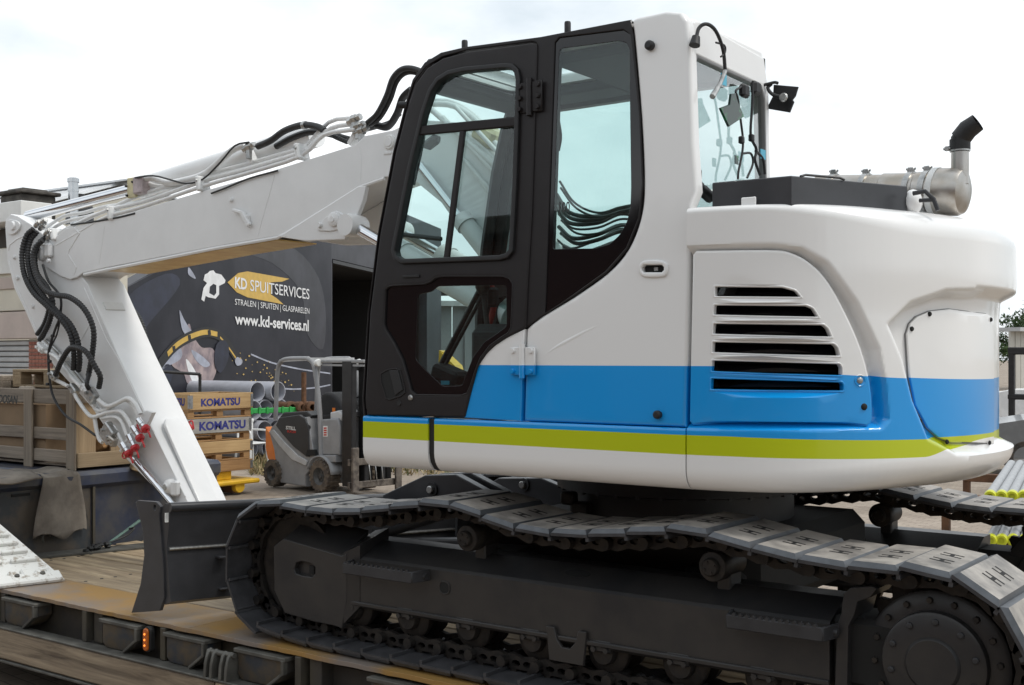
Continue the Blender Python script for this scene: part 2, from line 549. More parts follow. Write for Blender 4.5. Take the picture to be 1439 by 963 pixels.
def shoe_mesh():
    mb = MB()
    # u along the track, w across, outside surface at h = 0, inside negative
    def blk(u0, u1, w0, w1, h0, h1, ch, mi):
        mb.add([(u0, w0, h0), (u1, w0, h0), (u1, w1, h0), (u0, w1, h0), (u0+ch, w0+ch, h1), (u1-ch, w0+ch, h1), (u1-ch, w1-ch, h1), (u0+ch, w1-ch, h1)],
               [(3, 2, 1, 0), (4, 5, 6, 7), (0, 1, 5, 4), (1, 2, 6, 5), (2, 3, 7, 6), (3, 0, 4, 7)], mi)
    blk(-.088, .088, 0, W, -.034, -.022, 0, 1)
    blk(.078, .092, .004, W-.004, -.05, -.034, 0, 1)          # overlapping lip
    blk(-.087, .084, .003, W-.003, -.0218, -.004, .013, 0)     # road pad with chamfered rim
    mb.m[-5] = 3                                           # trodden top face, dusty
    for wc in (.175, .295):
        for dw in (-.02, .02): mb.box((0, wc+dw, -.0036), (.072, .011, .001), None, 2)
        mb.box((0, wc, -.0035), (.014, .05, .001), None, 2)
    return mb.mesh('track_shoe', ['shoe_steel', 'shoe_inner', 'slot_black', 'shoe_pad'])
def link_mesh():
    mb = MB()
    for w in (W/2-.085, W/2+.06):
        o = [(-.115, -.058), (-.1, -.1), (-.055, -.112), (0, -.1), (.055, -.112), (.1, -.1), (.115, -.062), (.09, -.046), (-.09, -.046)]
        hole = [(-.03+.018*math.cos(a)*1.3, -.072+.014*math.sin(a)) for a in np.linspace(0, 2*math.pi, 9)[:-1]]
        hole2 = [(.03+.018*math.cos(a)*1.3, -.072+.014*math.sin(a)) for a in np.linspace(0, 2*math.pi, 9)[:-1]]
        slab(mb, Plane((0, w, 0), (1, 0, 0), (0, 0, 1), (0, -1, 0)), o, [hole, hole2], 0, .025, 0, smoothf=False)
    mb.cyl((.088, W/2-.12, -.078), (.088, W/2+.12, -.078), .024, 12)
    for uc in (-.045, .045):
        mb.box((uc, W/2-.07, -.04), (.03, .03, .014)); mb.box((uc, W/2+.07, -.04), (.03, .03, .014))
    return mb.mesh('track_link', ['link_grey'])
SHOE, LINK = shoe_mesh(), link_mesh()
for ty in (Y0, 5.85):
    tr_ = empty('crawler_track', (0, 0, 0)); adopt(tr_, exc)
    tr_.matrix_parent_inverse = Matrix.Translation(-Vector(exc.location))
    for i, p in enumerate(stations):
        a = stations[i-1]; b = stations[(i+1) % NSH]
        t = (b-a).normalized()
        n = Vector((-t.z, 0, t.x))
        M = Matrix(((t.x, 0, n.x, p.x), (0, 1, 0, ty), (t.z, 0, n.z, p.z), (0, 0, 0, 1)))
        if n.dot(p-Vector((-2.85, 0, 1.0))) < 0:
            n = -n
        # rows: track direction, across, outward
        M = Matrix(((t.x, 0, n.x, p.x), (0, 1, 0, ty), (t.z, 0, n.z, p.z), (0, 0, 0, 1)))
        tilt = Matrix.Rotation(R(1.3 if t.x*n.z-t.z*n.x > 0 else -1.3), 4, 'Y')
        for nm, me in (('track_shoe', SHOE), ('track_link', LINK)):
            o = bpy.data.objects.new(nm, me); COL.objects.link(o); o.parent = tr_; o.matrix_local = M @ tilt if nm == 'track_shoe' else M

def undercarriage(dy, near):
    """track frame, rollers, idler and final drive; dy shifts the copy to the other track"""
    yo = 4.115+dy                       # outer face of the track frame
    yi = yo+.27
    s = Plane((0, yo, 0), (1, 0, 0), (0, 0, 1), (0, -1, 0))
    S4 = YP(4.115)
    # main beam: folded section swept along x
    xa, xb = -4.02, -1.63
    prof = [(yo+.012, .86), (yo, .872), (yo, 1.092), (yo+.012, 1.104), (yo+.16, 1.165), (yo+.27, 1.165), (yo+.27, .86)]
    mb = MB()
    k = len(prof)
    mb.add([(xa, y, z) for y, z in prof]+[(xb, y, z) for y, z in prof], [(i, (i+1) % k, (i+1) % k+k, i+k) for i in range(k)]+[list(range(k))[::-1], list(range(k, 2*k))])
    mb.box2((xa, yo-.012, .872), (xb, yo+.03, .892), ch=.004)   # bottom flange
    fr = mb.obj('track_frame', 'frame_grey', exc)
    if near:
        for px_, py_, rx, rz in ((625, 826, .026, .024),):
            c = on_y(px_, py_, yo)
            o_ = [(c.x+rx*math.copysign(abs(math.cos(a))**.7, math.cos(a)), c.z+rz*math.copysign(abs(math.sin(a))**.7, math.sin(a))) for a in np.linspace(0, 2*math.pi, 21)[:-1]]
            panel('inspection_hole', 'slot_black', fr, s, o_, pix=False, off=.002, thick=.004, bev=0)
            rim = [(c.x+(rx+.006)*math.copysign(abs(math.cos(a))**.7, math.cos(a)), c.z+(rz+.006)*math.copysign(abs(math.sin(a))**.7, math.sin(a))) for a in np.linspace(0, 2*math.pi, 21)[:-1]]
            panel('hole_rim', 'frame_grey', fr, s, rim, [o_], pix=False, off=.005, thick=.008, bev=.002)
        # oval hole in the sloping top plate
        st = Plane((0, yo+.012, 1.104), (1, 0, 0), (0, .148, .061), (0, -.061, .148))
        cc = st.px(812, 806)
        panel('top_hole', 'slot_black', fr, st, [(cc[0]+.062*math.cos(a), cc[1]+.026*math.sin(a)) for a in np.linspace(0, 2*math.pi, 25)[:-1]], pix=False, off=.002, thick=.003, bev=0)
    # front idler and its guard
    mb = MB()
    cI = (ID.x, yo+.13, ID.z)
    mb.lathe([(0, -.06), (.08, -.06), (.09, -.045), (.21, -.045), (.235, -.06), (.26, -.06), (.26, .06), (0, .06)], cI, (0, 1, 0), 36)
    mb.obj('idler_wheel', 'link_grey', exc)
    if near:
        o_ = [(384, 768), (398, 757), (480, 781), (487, 778), (487, 845), (480, 884), (470, 880), (440, 874), (400, 862), (385, 830)]
        hole = [(413, 800), (416, 791), (424, 789), (437, 792), (443, 798), (443, 806), (438, 811), (424, 809), (415, 806)]
        g = panel('idler_guard', 'frame_grey', exc, YP(yo-.02), o_, [hole], off=0, thick=.03, bev=.006, rnd=.004)
        a0 = on_y(398, 757, yo-.02)+Vector((0, .007, -.002)); a1 = on_y(484, 780, yo-.02)+Vector((0, .007, -.002))
        mb = MB()
        mb.add([a0, a1, a1+Vector((0, .16, .1)), a0+Vector((.02, .16, .1)), a0-Vector((0, 0, .05)), a1-Vector((0, 0, .05)), a1+Vector((0, .16, .08)), a0+Vector((.02, .16, .08))],
               [(0, 1, 2, 3), (7, 6, 5, 4), (0, 4, 5, 1), (1, 5, 6, 2), (2, 6, 7, 3), (3, 7, 4, 0)])
        mb.box2((ID.x+.02, yo+.01, .86), (-4.0, yo+.2, 1.06), ch=.01)
        mb.obj('guard_top', 'frame_grey', g)
        c = on_y(436, 801, yo)
        MB().box2((c.x-.012, yo+.004, c.z-.02), (c.x+.02, yo+.012, c.z+.02)).obj('grease_block', 'slot_black', g)
        # fairing between guard and beam
        e0 = on_y(487, 780, yo)
        fx = MB(); fx.add([(e0.x, yo-.02, 1.12), (e0.x+.09, yo-.002, 1.16), (e0.x+.09, yo-.002, .87), (e0.x, yo-.02, .78),
                           (e0.x, yo+.2, 1.2), (e0.x+.09, yo+.2, 1.22), (e0.x+.09, yo+.2, .87), (e0.x, yo+.2, .78)],
                          [(0, 1, 2, 3), (0, 4, 5, 1), (3, 2, 6, 7), (1, 5, 6, 2), (0, 3, 7, 4), (4, 7, 6, 5)])
        fx.obj('frame_nose', 'frame_grey', fr)
    else:
        mb = MB(); mb.box2((ID.x-.1, yo, .84), (-4.02, yo+.27, 1.1), ch=.02); mb.obj('idler_guard', 'frame_grey', exc)
    # bottom rollers
    for k_ in range(7):
        x = -4.02+.355*k_
        z = .845
        mb = MB()
        mb.lathe([(0, -.115), (.048, -.115), (.055, -.1), (.055, -.085), (.088, -.08), (.098, -.07), (.098, -.045), (.07, -.035), (.07, .035), (.098, .045), (.098, .08), (0, .08)], (x, yo+.13, z), (0, 1, 0), 24)
        ro = mb.obj('track_roller', 'link_grey', exc)
        if near:
            mb = MB()
            mb.box((x, yo+.012, z+.03), (.1, .03, .05), ch=.006)
            for dx in (-.03, .03): mb.cyl((x+dx, yo-.004, z+.015), (x+dx, yo-.012, z+.015), .012, 6)
            mb.obj('roller_bracket', 'frame_grey', ro)
    if near:
        c = on_y(795, 915, yo-.02)
        o_ = [(c.x-.1, c.z+.09), (c.x-.06, c.z+.09), (c.x-.045, c.z+.04), (c.x-.02, c.z+.012), (c.x+.02, c.z+.012), (c.x+.045, c.z+.04), (c.x+.06, c.z+.09), (c.x+.1, c.z+.09), (c.x+.085, c.z-.05), (c.x-.085, c.z-.05)]
        panel('roller_guard', 'frame_grey', exc, YP(yo-.02), o_, pix=False, off=0, thick=.015, bev=.004)
    # carrier rollers on posts
    for px_, py_ in ((655, 757), (1000, 797)):
        c = on_y(px_, py_, 4.13); c.y += dy
        mb = MB()
        mb.lathe([(0, -.02), (.03, -.02), (.036, -.012), (.036, 0), (.056, .004), (.06, .012), (.06, .07), (.052, .08), (.052, .2), (.0, .2)], (c.x, c.y, c.z), (0, 1, 0), 24)
        for j in range(4):
            a = j*math.pi/2+.4
            mb.cyl((c.x+.022*math.cos(a), c.y-.018, c.z+.022*math.sin(a)), (c.x+.022*math.cos(a), c.y-.026, c.z+.022*math.sin(a)), .005, 6)
        cr_ = mb.obj('carrier_roller', 'link_grey', exc)
        mb = MB(); mb.box2((c.x-.03, c.y+.1, 1.13), (c.x+.03, c.y+.2, c.z+.02), ch=.006); mb.obj('roller_post', 'frame_grey', cr_)
    # final drive
    cS = Vector((SP.x, yo, SP.z))
    mb = MB()
    prof_ = []
    nt_ = 21
    for j in range(nt_*4):
        rr = (.262, .292, .292, .262)[j % 4]
        a = 2*math.pi*j/(nt_*4)
        prof_.append((cS.x+rr*math.cos(a), cS.z+rr*math.sin(a)))
    slab(mb, YP(yo+.11), prof_, [[(cS.x+.2*math.cos(a), cS.z+.2*math.sin(a)) for a in np.linspace(0, 2*math.pi, 33)[:-1]]], 0, .04, .003)
    sp_ = mb.obj('sprocket', 'link_grey', exc)
    mb = MB()
    mb.lathe([(0, -.022), (.085, -.022), (.09, -.018), (.095, -.012), (.165, -.006), (.176, 0), (.18, .012), (.18, .03), (.235, .036), (.245, .045), (.245, .11), (.0, .11)], cS, (0, 1, 0), 48)
    hub = mb.obj('drive_hub', 'frame_grey', exc)
    if near:
        for j in range(10):
            a = 2*math.pi*j/10+.25
            c = cS+Vector((.147*math.cos(a), -.006, .147*math.sin(a)))
            MB().lathe([(0, -.012), (.007, -.012), (.011, -.009), (.012, 0)], c, (0, 1, 0), 10).obj('hub_bolt', 'steel_grey', hub)
        for j in range(16):
            a = 2*math.pi*j/16+.1
            c = cS+Vector((.213*math.cos(a), .034, .213*math.sin(a)))
            MB().lathe([(0, -.014), (.01, -.014), (.012, -.01), (.012, .004)], c, (0, 1, 0), 6, smooth=False).obj('hub_bolt', 'link_grey', hub)
        # end plate of the frame with its cut-out round the sprocket
        o_ = [(1185, 835), (1195, 826), (1225, 824), (1232, 828), (1222, 840), (1205, 846), (1200, 865), (1192, 880), (1190, 990), (1172, 990), (1176, 880), (1182, 862)]
        panel('frame_end_plate', 'frame_grey', fr, YP(yo-.008), o_, off=0, thick=.2, bev=.004)
    mb = MB(); mb.box2((-1.64, yo+.03, .87), (SP.x+.05, yo+.27, 1.12), ch=.02); mb.obj('drive_housing', 'slot_black', fr)
    if near:
        for (pa, pb) in (((481, 799), (578, 812)), ((1020, 872), (1156, 894))):
            a = on_y(pa[0], pa[1], yo-.1); b = on_y(pb[0], pb[1], yo-.1)
            z = (a.z+b.z)/2
            mb = MB()
            hgt = .052
            mb.box2((a.x, yo-.1, z-hgt/2), (b.x, yo-.088, z+hgt/2), ch=.004)
            mb.beam((a.x+.004, yo-.094, z), (a.x-.02, yo, z+.002), .012, hgt, ch=.003)
            mb.beam((b.x-.004, yo-.094, z), (b.x+.02, yo, z+.002), .012, hgt, ch=.003)
            nT = 13
            for j in range(nT):
                x = a.x+.03+(b.x-a.x-.06)*j/(nT-1)
                mb.box((x, yo-.094, z+hgt/2+.001), (.012, .011, .014), Matrix.Rotation(R(45), 3, 'Y'))
            mb.cyl((b.x+.012, yo-.03, z), (b.x+.03, yo-.03, z), .014, 8)
            mb.obj('boarding_step', 'steel_grey', exc)
undercarriage(0, True)
undercarriage(1.85, False)

# ---------------------------------------------------------------- centre frame, slew ring
mb = MB()
mb.box2((-3.5, 4.5, .98), (-2.1, 5.82, 1.3), ch=.06)
for y in (4.42, 5.9):
    for x in (-3.35, -2.25):
        mb.beam((x*.6-2.8*.4, 5.16, 1.18), (x, y, 1.06), .26, .2, ch=.02)
mb.obj('centre_frame', 'slot_black', exc)
mb = MB()
mb.lathe([(.45, 1.25), (.54, 1.25), (.54, 1.42), (.6, 1.43), (.6, 1.5), (.54, 1.505), (.54, 1.56), (.3, 1.56)], (-2.8, YC, 0), (0, 0, 1), 64)
sw = mb.obj('slew_ring', 'rubber_black', exc)
bm_ = MB().lathe([(0, 0), (.011, 0), (.011, .018), (.0, .02)], (0, 0, 0), (0, 0, -1), 6, smooth=False).mesh('ring_bolt', ['steel_grey'])
for j in range(36):
    a = 2*math.pi*j/36
    if math.sin(a) > .5: continue
    for rr, zz in ((.58, 1.43), (.525, 1.53)):
        o = bpy.data.objects.new('ring_bolt', bm_); COL.objects.link(o); o.parent = sw
        o.location = (-2.8+(rr+.02)*math.cos(a), YC+(rr+.02)*math.sin(a), zz)
        o.rotation_euler = (R(90), 0, a+R(90))
mb = MB(); mb.lathe([(0, 1.555), (1.0, 1.555), (1.0, 1.6), (0, 1.6)], (-2.8, YC, 0), (0, 0, 1), 40); mb.obj('turntable_plate', 'slot_black', exc)
# hydraulic swivel fittings hanging in front of the ring
c = on_y(800, 700, 4.62)
mb = MB(); mb.box(c, (.07, .06, .06), ch=.01); mb.cyl(c+Vector((.03, 0, -.03)), c+Vector((.03, 0, -.1)), .02, 8); mb.box(c+Vector((.06, .02, -.06)), (.08, .08, .09), ch=.01)
mb.obj('swivel_fitting', 'link_grey', exc)

# ---------------------------------------------------------------- dozer blade with its arms
def blade():
    d = Vector((.19, 1., -.045)); d.normalize()
    A = Vector((-5.42, 4.0, 0))
    S = Plane((0, 4.0, 0), (1, 0, 0), (0, 0, 1), (0, -1, 0))
    cheek = [(193, 706), (196, 703), (222, 705), (228, 712), (226, 722), (229, 760), (232, 800), (233, 840), (227, 858), (187, 861), (200, 820), (205, 780), (203, 745)]
    o_ = [S.px(*p) for p in cheek]
    W_ = 2.42
    # mouldboard: profile swept along d
    ax = [S.px(*p) for p in [(232, 708), (240, 709), (234, 772), (237, 812), (240, 846), (232, 850), (222, 812), (219, 772), (222, 722)]]
    k = len(ax); mb = MB()
    v0 = [Vector((x, 4.0, z)) for x, z in ax]; v1 = [p+d*W_ for p in v0]
    mb.add(v0+v1, [(i, (i+1) % k, (i+1) % k+k, i+k) for i in range(k)]+[list(range(k))[::-1], list(range(k, 2*k))])
    bl = mb.obj('dozer_blade', 'blade_grey', exc)
    # rolled top edge and stiffening fold
    e = S.px(238, 710); p0 = Vector((e[0], 4.0, e[1]-.012))
    MB().tube([p0, p0+d*W_], .026, 14).obj('top_edge', 'blade_grey', bl)
    e = S.px(234, 772); p0 = Vector((e[0]+.008, 4.0, e[1]))
    mb = MB(); mb.tube([p0+d*.01, p0+d*W_*.98], .009, 8); mb.obj('weld_seam', 'zinc', bl)
    for y0 in (0, W_):
        S2 = Plane(Vector((0, 4.0, 0))+d*y0, (1, 0, 0), (0, 0, 1), (0, -1, 0))
        hc = S.px(220, 713)
        hole = [(hc[0]+.012*math.cos(a), hc[1]+.016*math.sin(a)) for a in np.linspace(0, 2*math.pi, 13)[:-1]] if y0 == 0 else None
        panel('end_plate', 'blade_grey', bl, S2, o_, [hole] if hole else [], pix=False, off=.012, thick=.02, bev=.003)
    # little lug, stops and sticker on the rear face
    n = Vector((d.y, -d.x, 0)).normalized()
    def rear(px_, py_):
        q = S.px(234, 772); o = Vector((q[0], 4.0, q[1])); D = Vector(ray(px_, py_)); C = Vector((0, 0, CAMZ))
        return C+D*((o-C).dot(n)/D.dot(n))
    mb = MB(); c = rear(268, 806); rot = Matrix((n, d, Vector((0, 0, 1)))).transposed()
    mb.box(c+n*.006, (.014, .11, .012), rot); mb.box(c+n*.006+Vector((0, 0, -.04)), (.014, .11, .006), rot); mb.box(c+n*.004+d*.05-Vector((0, 0, .018)), (.012, .008, .04), rot)
    mb.obj('lifting_lug', 'blade_grey', bl)
    for q in ((307, 782), (308, 826)):
        c = rear(*q); mb = MB(); mb.box(c+n*.03, (.06, .05, .012), rot, ch=.003); mb.obj('blade_stop', 'blade_grey', bl)
    c = rear(234, 727)
    mb = MB(); mb.box(c+n*.016, (.003, .035, .05), rot); st = mb.obj('sticker', 'label_white', bl)
    # lift arms and pins
    for (pxs, y) in (([(537, 696), (597, 668), (640, 667), (700, 700), (700, 715), (540, 712)], 4.62), ([(670, 690), (700, 672), (760, 672), (830, 702), (830, 718), (672, 712)], 5.3)):
        Sy = YP(y)
        panel('lift_arm', 'blade_grey', exc, Sy, pxs, off=0, thick=.05, bev=.006)
        panel('lift_arm', 'blade_grey', exc, Sy, [(p[0], p[1]) for p in pxs], off=-.12, thick=.05, bev=.006)
        pc = (608, 688) if y < 5 else (737, 681)
        c = on_y(pc[0], pc[1], y)
        pin = MB().lathe([(0, -.03), (.016, -.03), (.02, -.026), (.02, .18), (0, .18)], c, (0, 1, 0), 18).obj('arm_pin', 'zinc', exc)
        MB().lathe([(.02, -.012), (.036, -.012), (.036, .005), (.02, .005)], c, (0, 1, 0), 20).obj('pin_collar', 'steel_grey', pin)
        p1 = Vector((-5.1, y+.06, .95)); p2 = Vector((c.x, y+.06, c.z))
        mb = MB(); mb.tube([p1, p1.lerp(p2, .5)], .05, 14); mb.obj('lift_cylinder', 'steel_grey', exc)
        mb = MB(); mb.tube([p1.lerp(p2, .5), p2], .028, 12); mb.obj('lift_rod', 'chrome', exc)
        mb = MB(); mb.beam((-5.12, y+.06, .86), (-3.5, y+.06, 1.02), .12, .14, ch=.01); mb.obj('push_arm', 'steel_grey', exc)
blade()
# ================================================================ upper structure
class Body:
    """vertical skin over the plan outline of the superstructure: s along the outline, t = height"""
    def __init__(s):
        P = []
        for x in np.linspace(-3.86, -2.188, 30)[:-1]: P.append((x, 4.02))
        for a in np.linspace(-90, -29, 24)[:-1]: P.append((-2.188+.8*math.cos(R(a)), 4.82+.8*math.sin(R(a))))
        for a in np.linspace(-29, 29, 44)[:-1]: P.append((-2.8+1.5*math.cos(R(a)), YC+1.5*math.sin(R(a))))
        for a in np.linspace(29, 90, 24)[:-1]: P.append((-2.188+.8*math.cos(R(a)), 5.50+.8*math.sin(R(a))))
        for x in np.linspace(-2.188, -3.86, 30): P.append((x, 6.30))
        s.P = np.array(P); d = np.diff(s.P, axis=0); s.S = np.concatenate([[0], np.cumsum(np.hypot(d[:, 0], d[:, 1]))])
        t = np.gradient(s.P, axis=0); t /= np.linalg.norm(t, axis=1)[:, None]; s.N = np.stack([t[:, 1], -t[:, 0]], 1)
    def at(s, a, z, off=0.):
        x = np.interp(a, s.S, s.P[:, 0]); y = np.interp(a, s.S, s.P[:, 1]); nx = np.interp(a, s.S, s.N[:, 0]); ny = np.interp(a, s.S, s.N[:, 1])
        l = math.hypot(nx, ny)
        return Vector((x+nx/l*off, y+ny/l*off, z))
    def px(s, X, Y):
        d = ray(X, Y)
        c = s.P[:, 0]*d[1]-s.P[:, 1]*d[0]
        best = None
        for i in range(len(c)-1):
            if c[i]*c[i+1] <= 0 and c[i] != c[i+1]:
                f = c[i]/(c[i]-c[i+1]); q = s.P[i]*(1-f)+s.P[i+1]*f; k = q[1]/d[1]
                if k > 0 and (best is None or k < best[0]): best = (k, s.S[i]*(1-f)+s.S[i+1]*f)
        if best is None:                     # beyond the visible limb: slide along the rear
            best = (4.9, 3.36+(X-1420)*.006)
        return (best[1], CAMZ+d[2]*best[0])
    def s_of_x(s, x): return float(np.interp(x, s.P[:80, 0], s.S[:80]))
BODY = Body()
ZB, ZT = 1.545, 2.62
def sdf(p, poly):
    """signed distance to polygon, negative inside"""
    x, y = p; dmin = 1e9; c = False; n = len(poly)
    for i in range(n):
        x1, y1 = poly[i-1]; x2, y2 = poly[i]
        ex, ey = x2-x1, y2-y1; l = ex*ex+ey*ey
        t = 0 if l == 0 else max(0, min(1, ((x-x1)*ex+(y-y1)*ey)/l))
        dx, dy = x-x1-t*ex, y-y1-t*ey
        dmin = min(dmin, dx*dx+dy*dy)
        if (y1 > y) != (y2 > y) and x < (x2-x1)*(y-y1)/(y2-y1)+x1: c = not c
    return -math.sqrt(dmin) if c else math.sqrt(dmin)
def sst(a, b, x):
    t = max(0, min(1, (x-a)/(b-a))); return t*t*(3-2*t)

s_seam = BODY.s_of_x(-2.158)
door_rec = [BODY.px(*p) for p in [(940, 346), (1085, 343), (1125, 347), (1162, 368), (1205, 425), (1236, 490), (1246, 540), (1250, 590), (1240, 603), (940, 603)]]
door_rec[0] = (s_seam-.3, door_rec[0][1]); door_rec[-1] = (s_seam-.3, door_rec[-1][1])
# counterweight pocket, mirrored to the other side through the rear
pk = [BODY.px(*p) for p in [(1250, 456), (1280, 426), (1328, 409), (1385, 408)]]
pk_b = [BODY.px(*p) for p in [(1385, 637), (1346, 637), (1306, 616), (1284, 562), (1270, 504)]]
s_mid = BODY.S[-1]/2
zt_, zb_ = pk[-1][1], pk_b[0][1]
mir = lambda l: [(2*s_mid-a+.6, b) for a, b in reversed(l)]
pocket = pk+[(s_mid-.3, zt_+.005), (s_mid+.3, zt_+.005)]+mir(pk)+mir(pk_b)+[(s_mid+.3, zb_), (s_mid-.3, zb_)]+pk_b
door_hole = [BODY.px(*p) for p in [(985, 385), (1080, 385), (1130, 400), (1175, 450), (1195, 510), (1198, 560), (985, 565)]]

def shell():
    sA, sB = s_seam+.003, BODY.S[-1]-.02
    SS = list(np.linspace(sA, sA+1.9, 240))+list(np.linspace(sA+1.9, sB, 70))[1:]
    ns = len(SS)-1
    def rear(s): return sst(BODY.s_of_x(-1.9), BODY.s_of_x(-1.42), min(s, 2*s_mid-s))
    rows = []          # (kind, parameter)
    rows += [('bi', .3), ('bi', .22)]
    rows += [('br', a) for a in np.linspace(0, 90, 9)]
    zz = list(np.linspace(0, 1, 135))[1:-1]
    rows += [('w', t) for t in zz]
    rows += [('tr', a) for a in np.linspace(0, 90, 9)]
    rows += [('ti', .24), ('ti', .34), ('ti', .5)]
    mb = MB()
    V = []; keep = []
    for s in SS:
        k = rear(s)
        # rounding at the bottom and at the top edge
        bh, bw = .085+.035*k, .07+.08*k
        th, tw = .022+.085*k, .03+.11*k
        for kind, a in rows:
            if kind == 'bi': z, off = ZB, -a
            elif kind == 'br': z, off = ZB+bh*(1-math.cos(R(a))), -bw*(1-math.sin(R(a)))
            elif kind == 'w': z, off = ZB+bh+(ZT-th-ZB-bh)*a, 0.
            elif kind == 'tr': z, off = ZT-th*(1-math.sin(R(a))), -tw*(1-math.cos(R(a)))
            else: z, off = ZT+.004*sst(.2, .5, a), -max(a, tw)
            if kind in ('tr', 'ti'): off += .012*k
            inside_hole = False
            if kind == 'w':
                q = (s, z)
                off -= .055*(1-sst(-.034, .004, sdf(q, door_rec))) if s < s_mid else 0
                off -= .06*(1-sst(-.034, .012, sdf(q, pocket)))
                # bulging upper brow over the pocket
                off += .012*sst(2.2, 2.4, z)*k
                inside_hole = s < s_mid and inside(q, door_hole)
            V.append(BODY.at(s, z, off)); keep.append(inside_hole)
    nr = len(rows); F = []
    for i in range(ns):
        for j in range(nr-1):
            f = (i*nr+j, (i+1)*nr+j, (i+1)*nr+j+1, i*nr+j+1)
            if not all(keep[q] for q in f): F.append(f)
    mb.add(V, F, 0, True)
    mb.add([V[i*nr+nr-1] for i in range(ns+1)], [list(range(ns+1))], 0)
    # closing wall at the front edge of the shell (towards the cab)
    mb.add([V[j] for j in range(2, nr)]+[V[j]+Vector((0, .12, 0)) for j in range(2, nr)], [(j, j+1, j+1+nr-2, j+nr-2) for j in range(nr-3)], 0)
    o = mb.obj('engine_hood', 'livery', exc)
    return o
hood = shell()

# dark engine bay behind the grille
mb = MB()
mb.grid(lambda u, v: BODY.at(s_seam+.03+u*1.0, 1.84+v*.6, -.16), 16, 6)
mb.obj('engine_bay', 'slot_black', exc)

# engine access door with its louvres (real slots)
d_out = [(977, 352), (1080, 351), (1112, 355), (1140, 370), (1165, 396), (1190, 440), (1212, 490), (1225, 540), (1228, 588), (1220, 600), (972, 598), (967, 592), (972, 358)]
sl_ = [[(1004, 403), (1100, 404), (1118, 409), (1125, 417), (1004, 416)],
       [(1003, 429), (1134, 430), (1143, 434), (1150, 445), (1002, 442)],
       [(1002, 455), (1158, 457), (1164, 462), (1169, 473), (1001, 469)],
       [(1001, 481), (1173, 484), (1178, 489), (1181, 500), (1000, 495)],
       [(1000, 507), (1181, 512), (1184, 517), (1184, 527.5), (999, 521.5)],
       [(999, 532.5), (1184, 538), (1186, 541), (1186, 549), (998, 547)]]
door = panel('engine_door', 'livery', exc, BODY, curve2(d_out[:10], 4)+d_out[10:], [round_poly(x, 1.6) for x in sl_], off=-.008, thick=.03, bev=.009, step=.022)
# raised frame round the louvre field, following each slot
for x in sl_:
    o_ = [BODY.px(*p) for p in x]
    o2 = inset_loop(o_ if area(o_) > 0 else o_[::-1], -.008)
    oo = inset_loop(o_ if area(o_) > 0 else o_[::-1], -.0005)
    mb = MB(); slab(mb, BODY, round_poly(o2, .01), [round_poly(oo, .006)], off=-.005, thick=.012, bev=.004, step=.08)
    mb.obj('louvre_rim', 'livery', door).data.set_sharp_from_angle(angle=R(11))
    # blade inside the slot, leaning back
    mb = MB()
    s0 = min(p[0] for p in o_); s1 = max(p[0] for p in o_); z0 = min(p[1] for p in o_)
    mb.grid(lambda u, v, s0=s0, s1=s1, z0=z0: BODY.at(s0+(s1-s0)*u, z0+.012+.03*v, -.035-.05*v), 10, 1)
    mb.obj('louvre_blade', 'ceramic_black', door)
for q, r_, m_ in (((1210, 535), .013, 'zinc'), ((1216, 572), .013, 'slot_black')):
    a = BODY.px(*q); c = BODY.at(a[0], a[1], -.008); n = (BODY.at(a[0], a[1], 1)-BODY.at(a[0], a[1], 0))
    lk = MB().lathe([(0, .006), (r_*.6, .006), (r_*.85, .004), (r_, 0)], c, n, 16).obj('door_lock', m_, door)
    if m_ == 'zinc':
        MB().lathe([(r_*1.25, .0), (r_*1.6, .003), (r_*1.75, .0)], c, n, 18).obj('lock_ring', 'livery', lk)

# bolted panel in the counterweight pocket
mat('rail_seal0', (.2, .2, .2), .6)
pp = [(1288, 470), (1293, 455), (1303, 445), (1322, 437), (1350, 434), (1404, 441), (1413, 447), (1413, 625), (1352, 623), (1334, 616), (1318, 602), (1300, 570), (1292, 530)]
def in_pocket(p): return BODY.px(*p)
po = [in_pocket(p) for p in pp]
gap_o = inset_loop(po if area(po) > 0 else po[::-1], -.0028)
panel('panel_gap', 'rail_seal0', exc, BODY, gap_o, pix=False, off=-.0535, thick=.006, bev=0, step=.03)
cw = panel('service_panel', 'livery', exc, BODY, po, pix=False, off=-.045, thick=.012, bev=.004, step=.03)
for q in ((1288+6, 462), (1320, 441), (1408, 449), (1306, 592), (1345, 622), (1406, 623)):
    a = BODY.px(*q); n = BODY.at(a[0], a[1], 1)-BODY.at(a[0], a[1], 0)
    MB().lathe([(0, .008), (.006, .008), (.009, .005), (.01, 0)], BODY.at(a[0], a[1], -.046), n, 10).obj('panel_bolt', 'slot_black', cw)

# lower skirt in two lengths, parted in front of the cab step
def skirt(s0, s1, name):
    mb = MB(); rows = []
    for t in np.linspace(0, 1, 5): rows.append((1.783-.003*(t > 0)-.1*t, .004 if t > 0 else 0))
    rows = [(1.783, -.06), (1.783, -.004), (1.781, 0), (1.776, .003)]
    for z in np.linspace(1.77, ZB+.085, 8): rows.append((z, .004))
    for a in np.linspace(0, 90, 8)[1:]: rows.append((ZB+.085*(1-math.sin(R(a))), .004-.07*(1-math.cos(R(a)))))
    rows.append((ZB, -.35))
    n = 24
    V = [BODY.at(s0+(s1-s0)*i/n, z, off) for i in range(n+1) for z, off in rows]; k = len(rows)
    mb.add(V, [(i*k+j, (i+1)*k+j, (i+1)*k+j+1, i*k+j+1) for i in range(n) for j in range(k-1)], 0, True)
    mb.add(V[:k], [list(range(k))], 0); mb.add(V[-k:], [list(range(k))], 0)
    return mb.obj(name, 'livery', exc)
sx = lambda px_: BODY.s_of_x(on_y(px_, 600, 4.02).x)
skirt(sx(611), s_seam-.001, 'side_skirt')
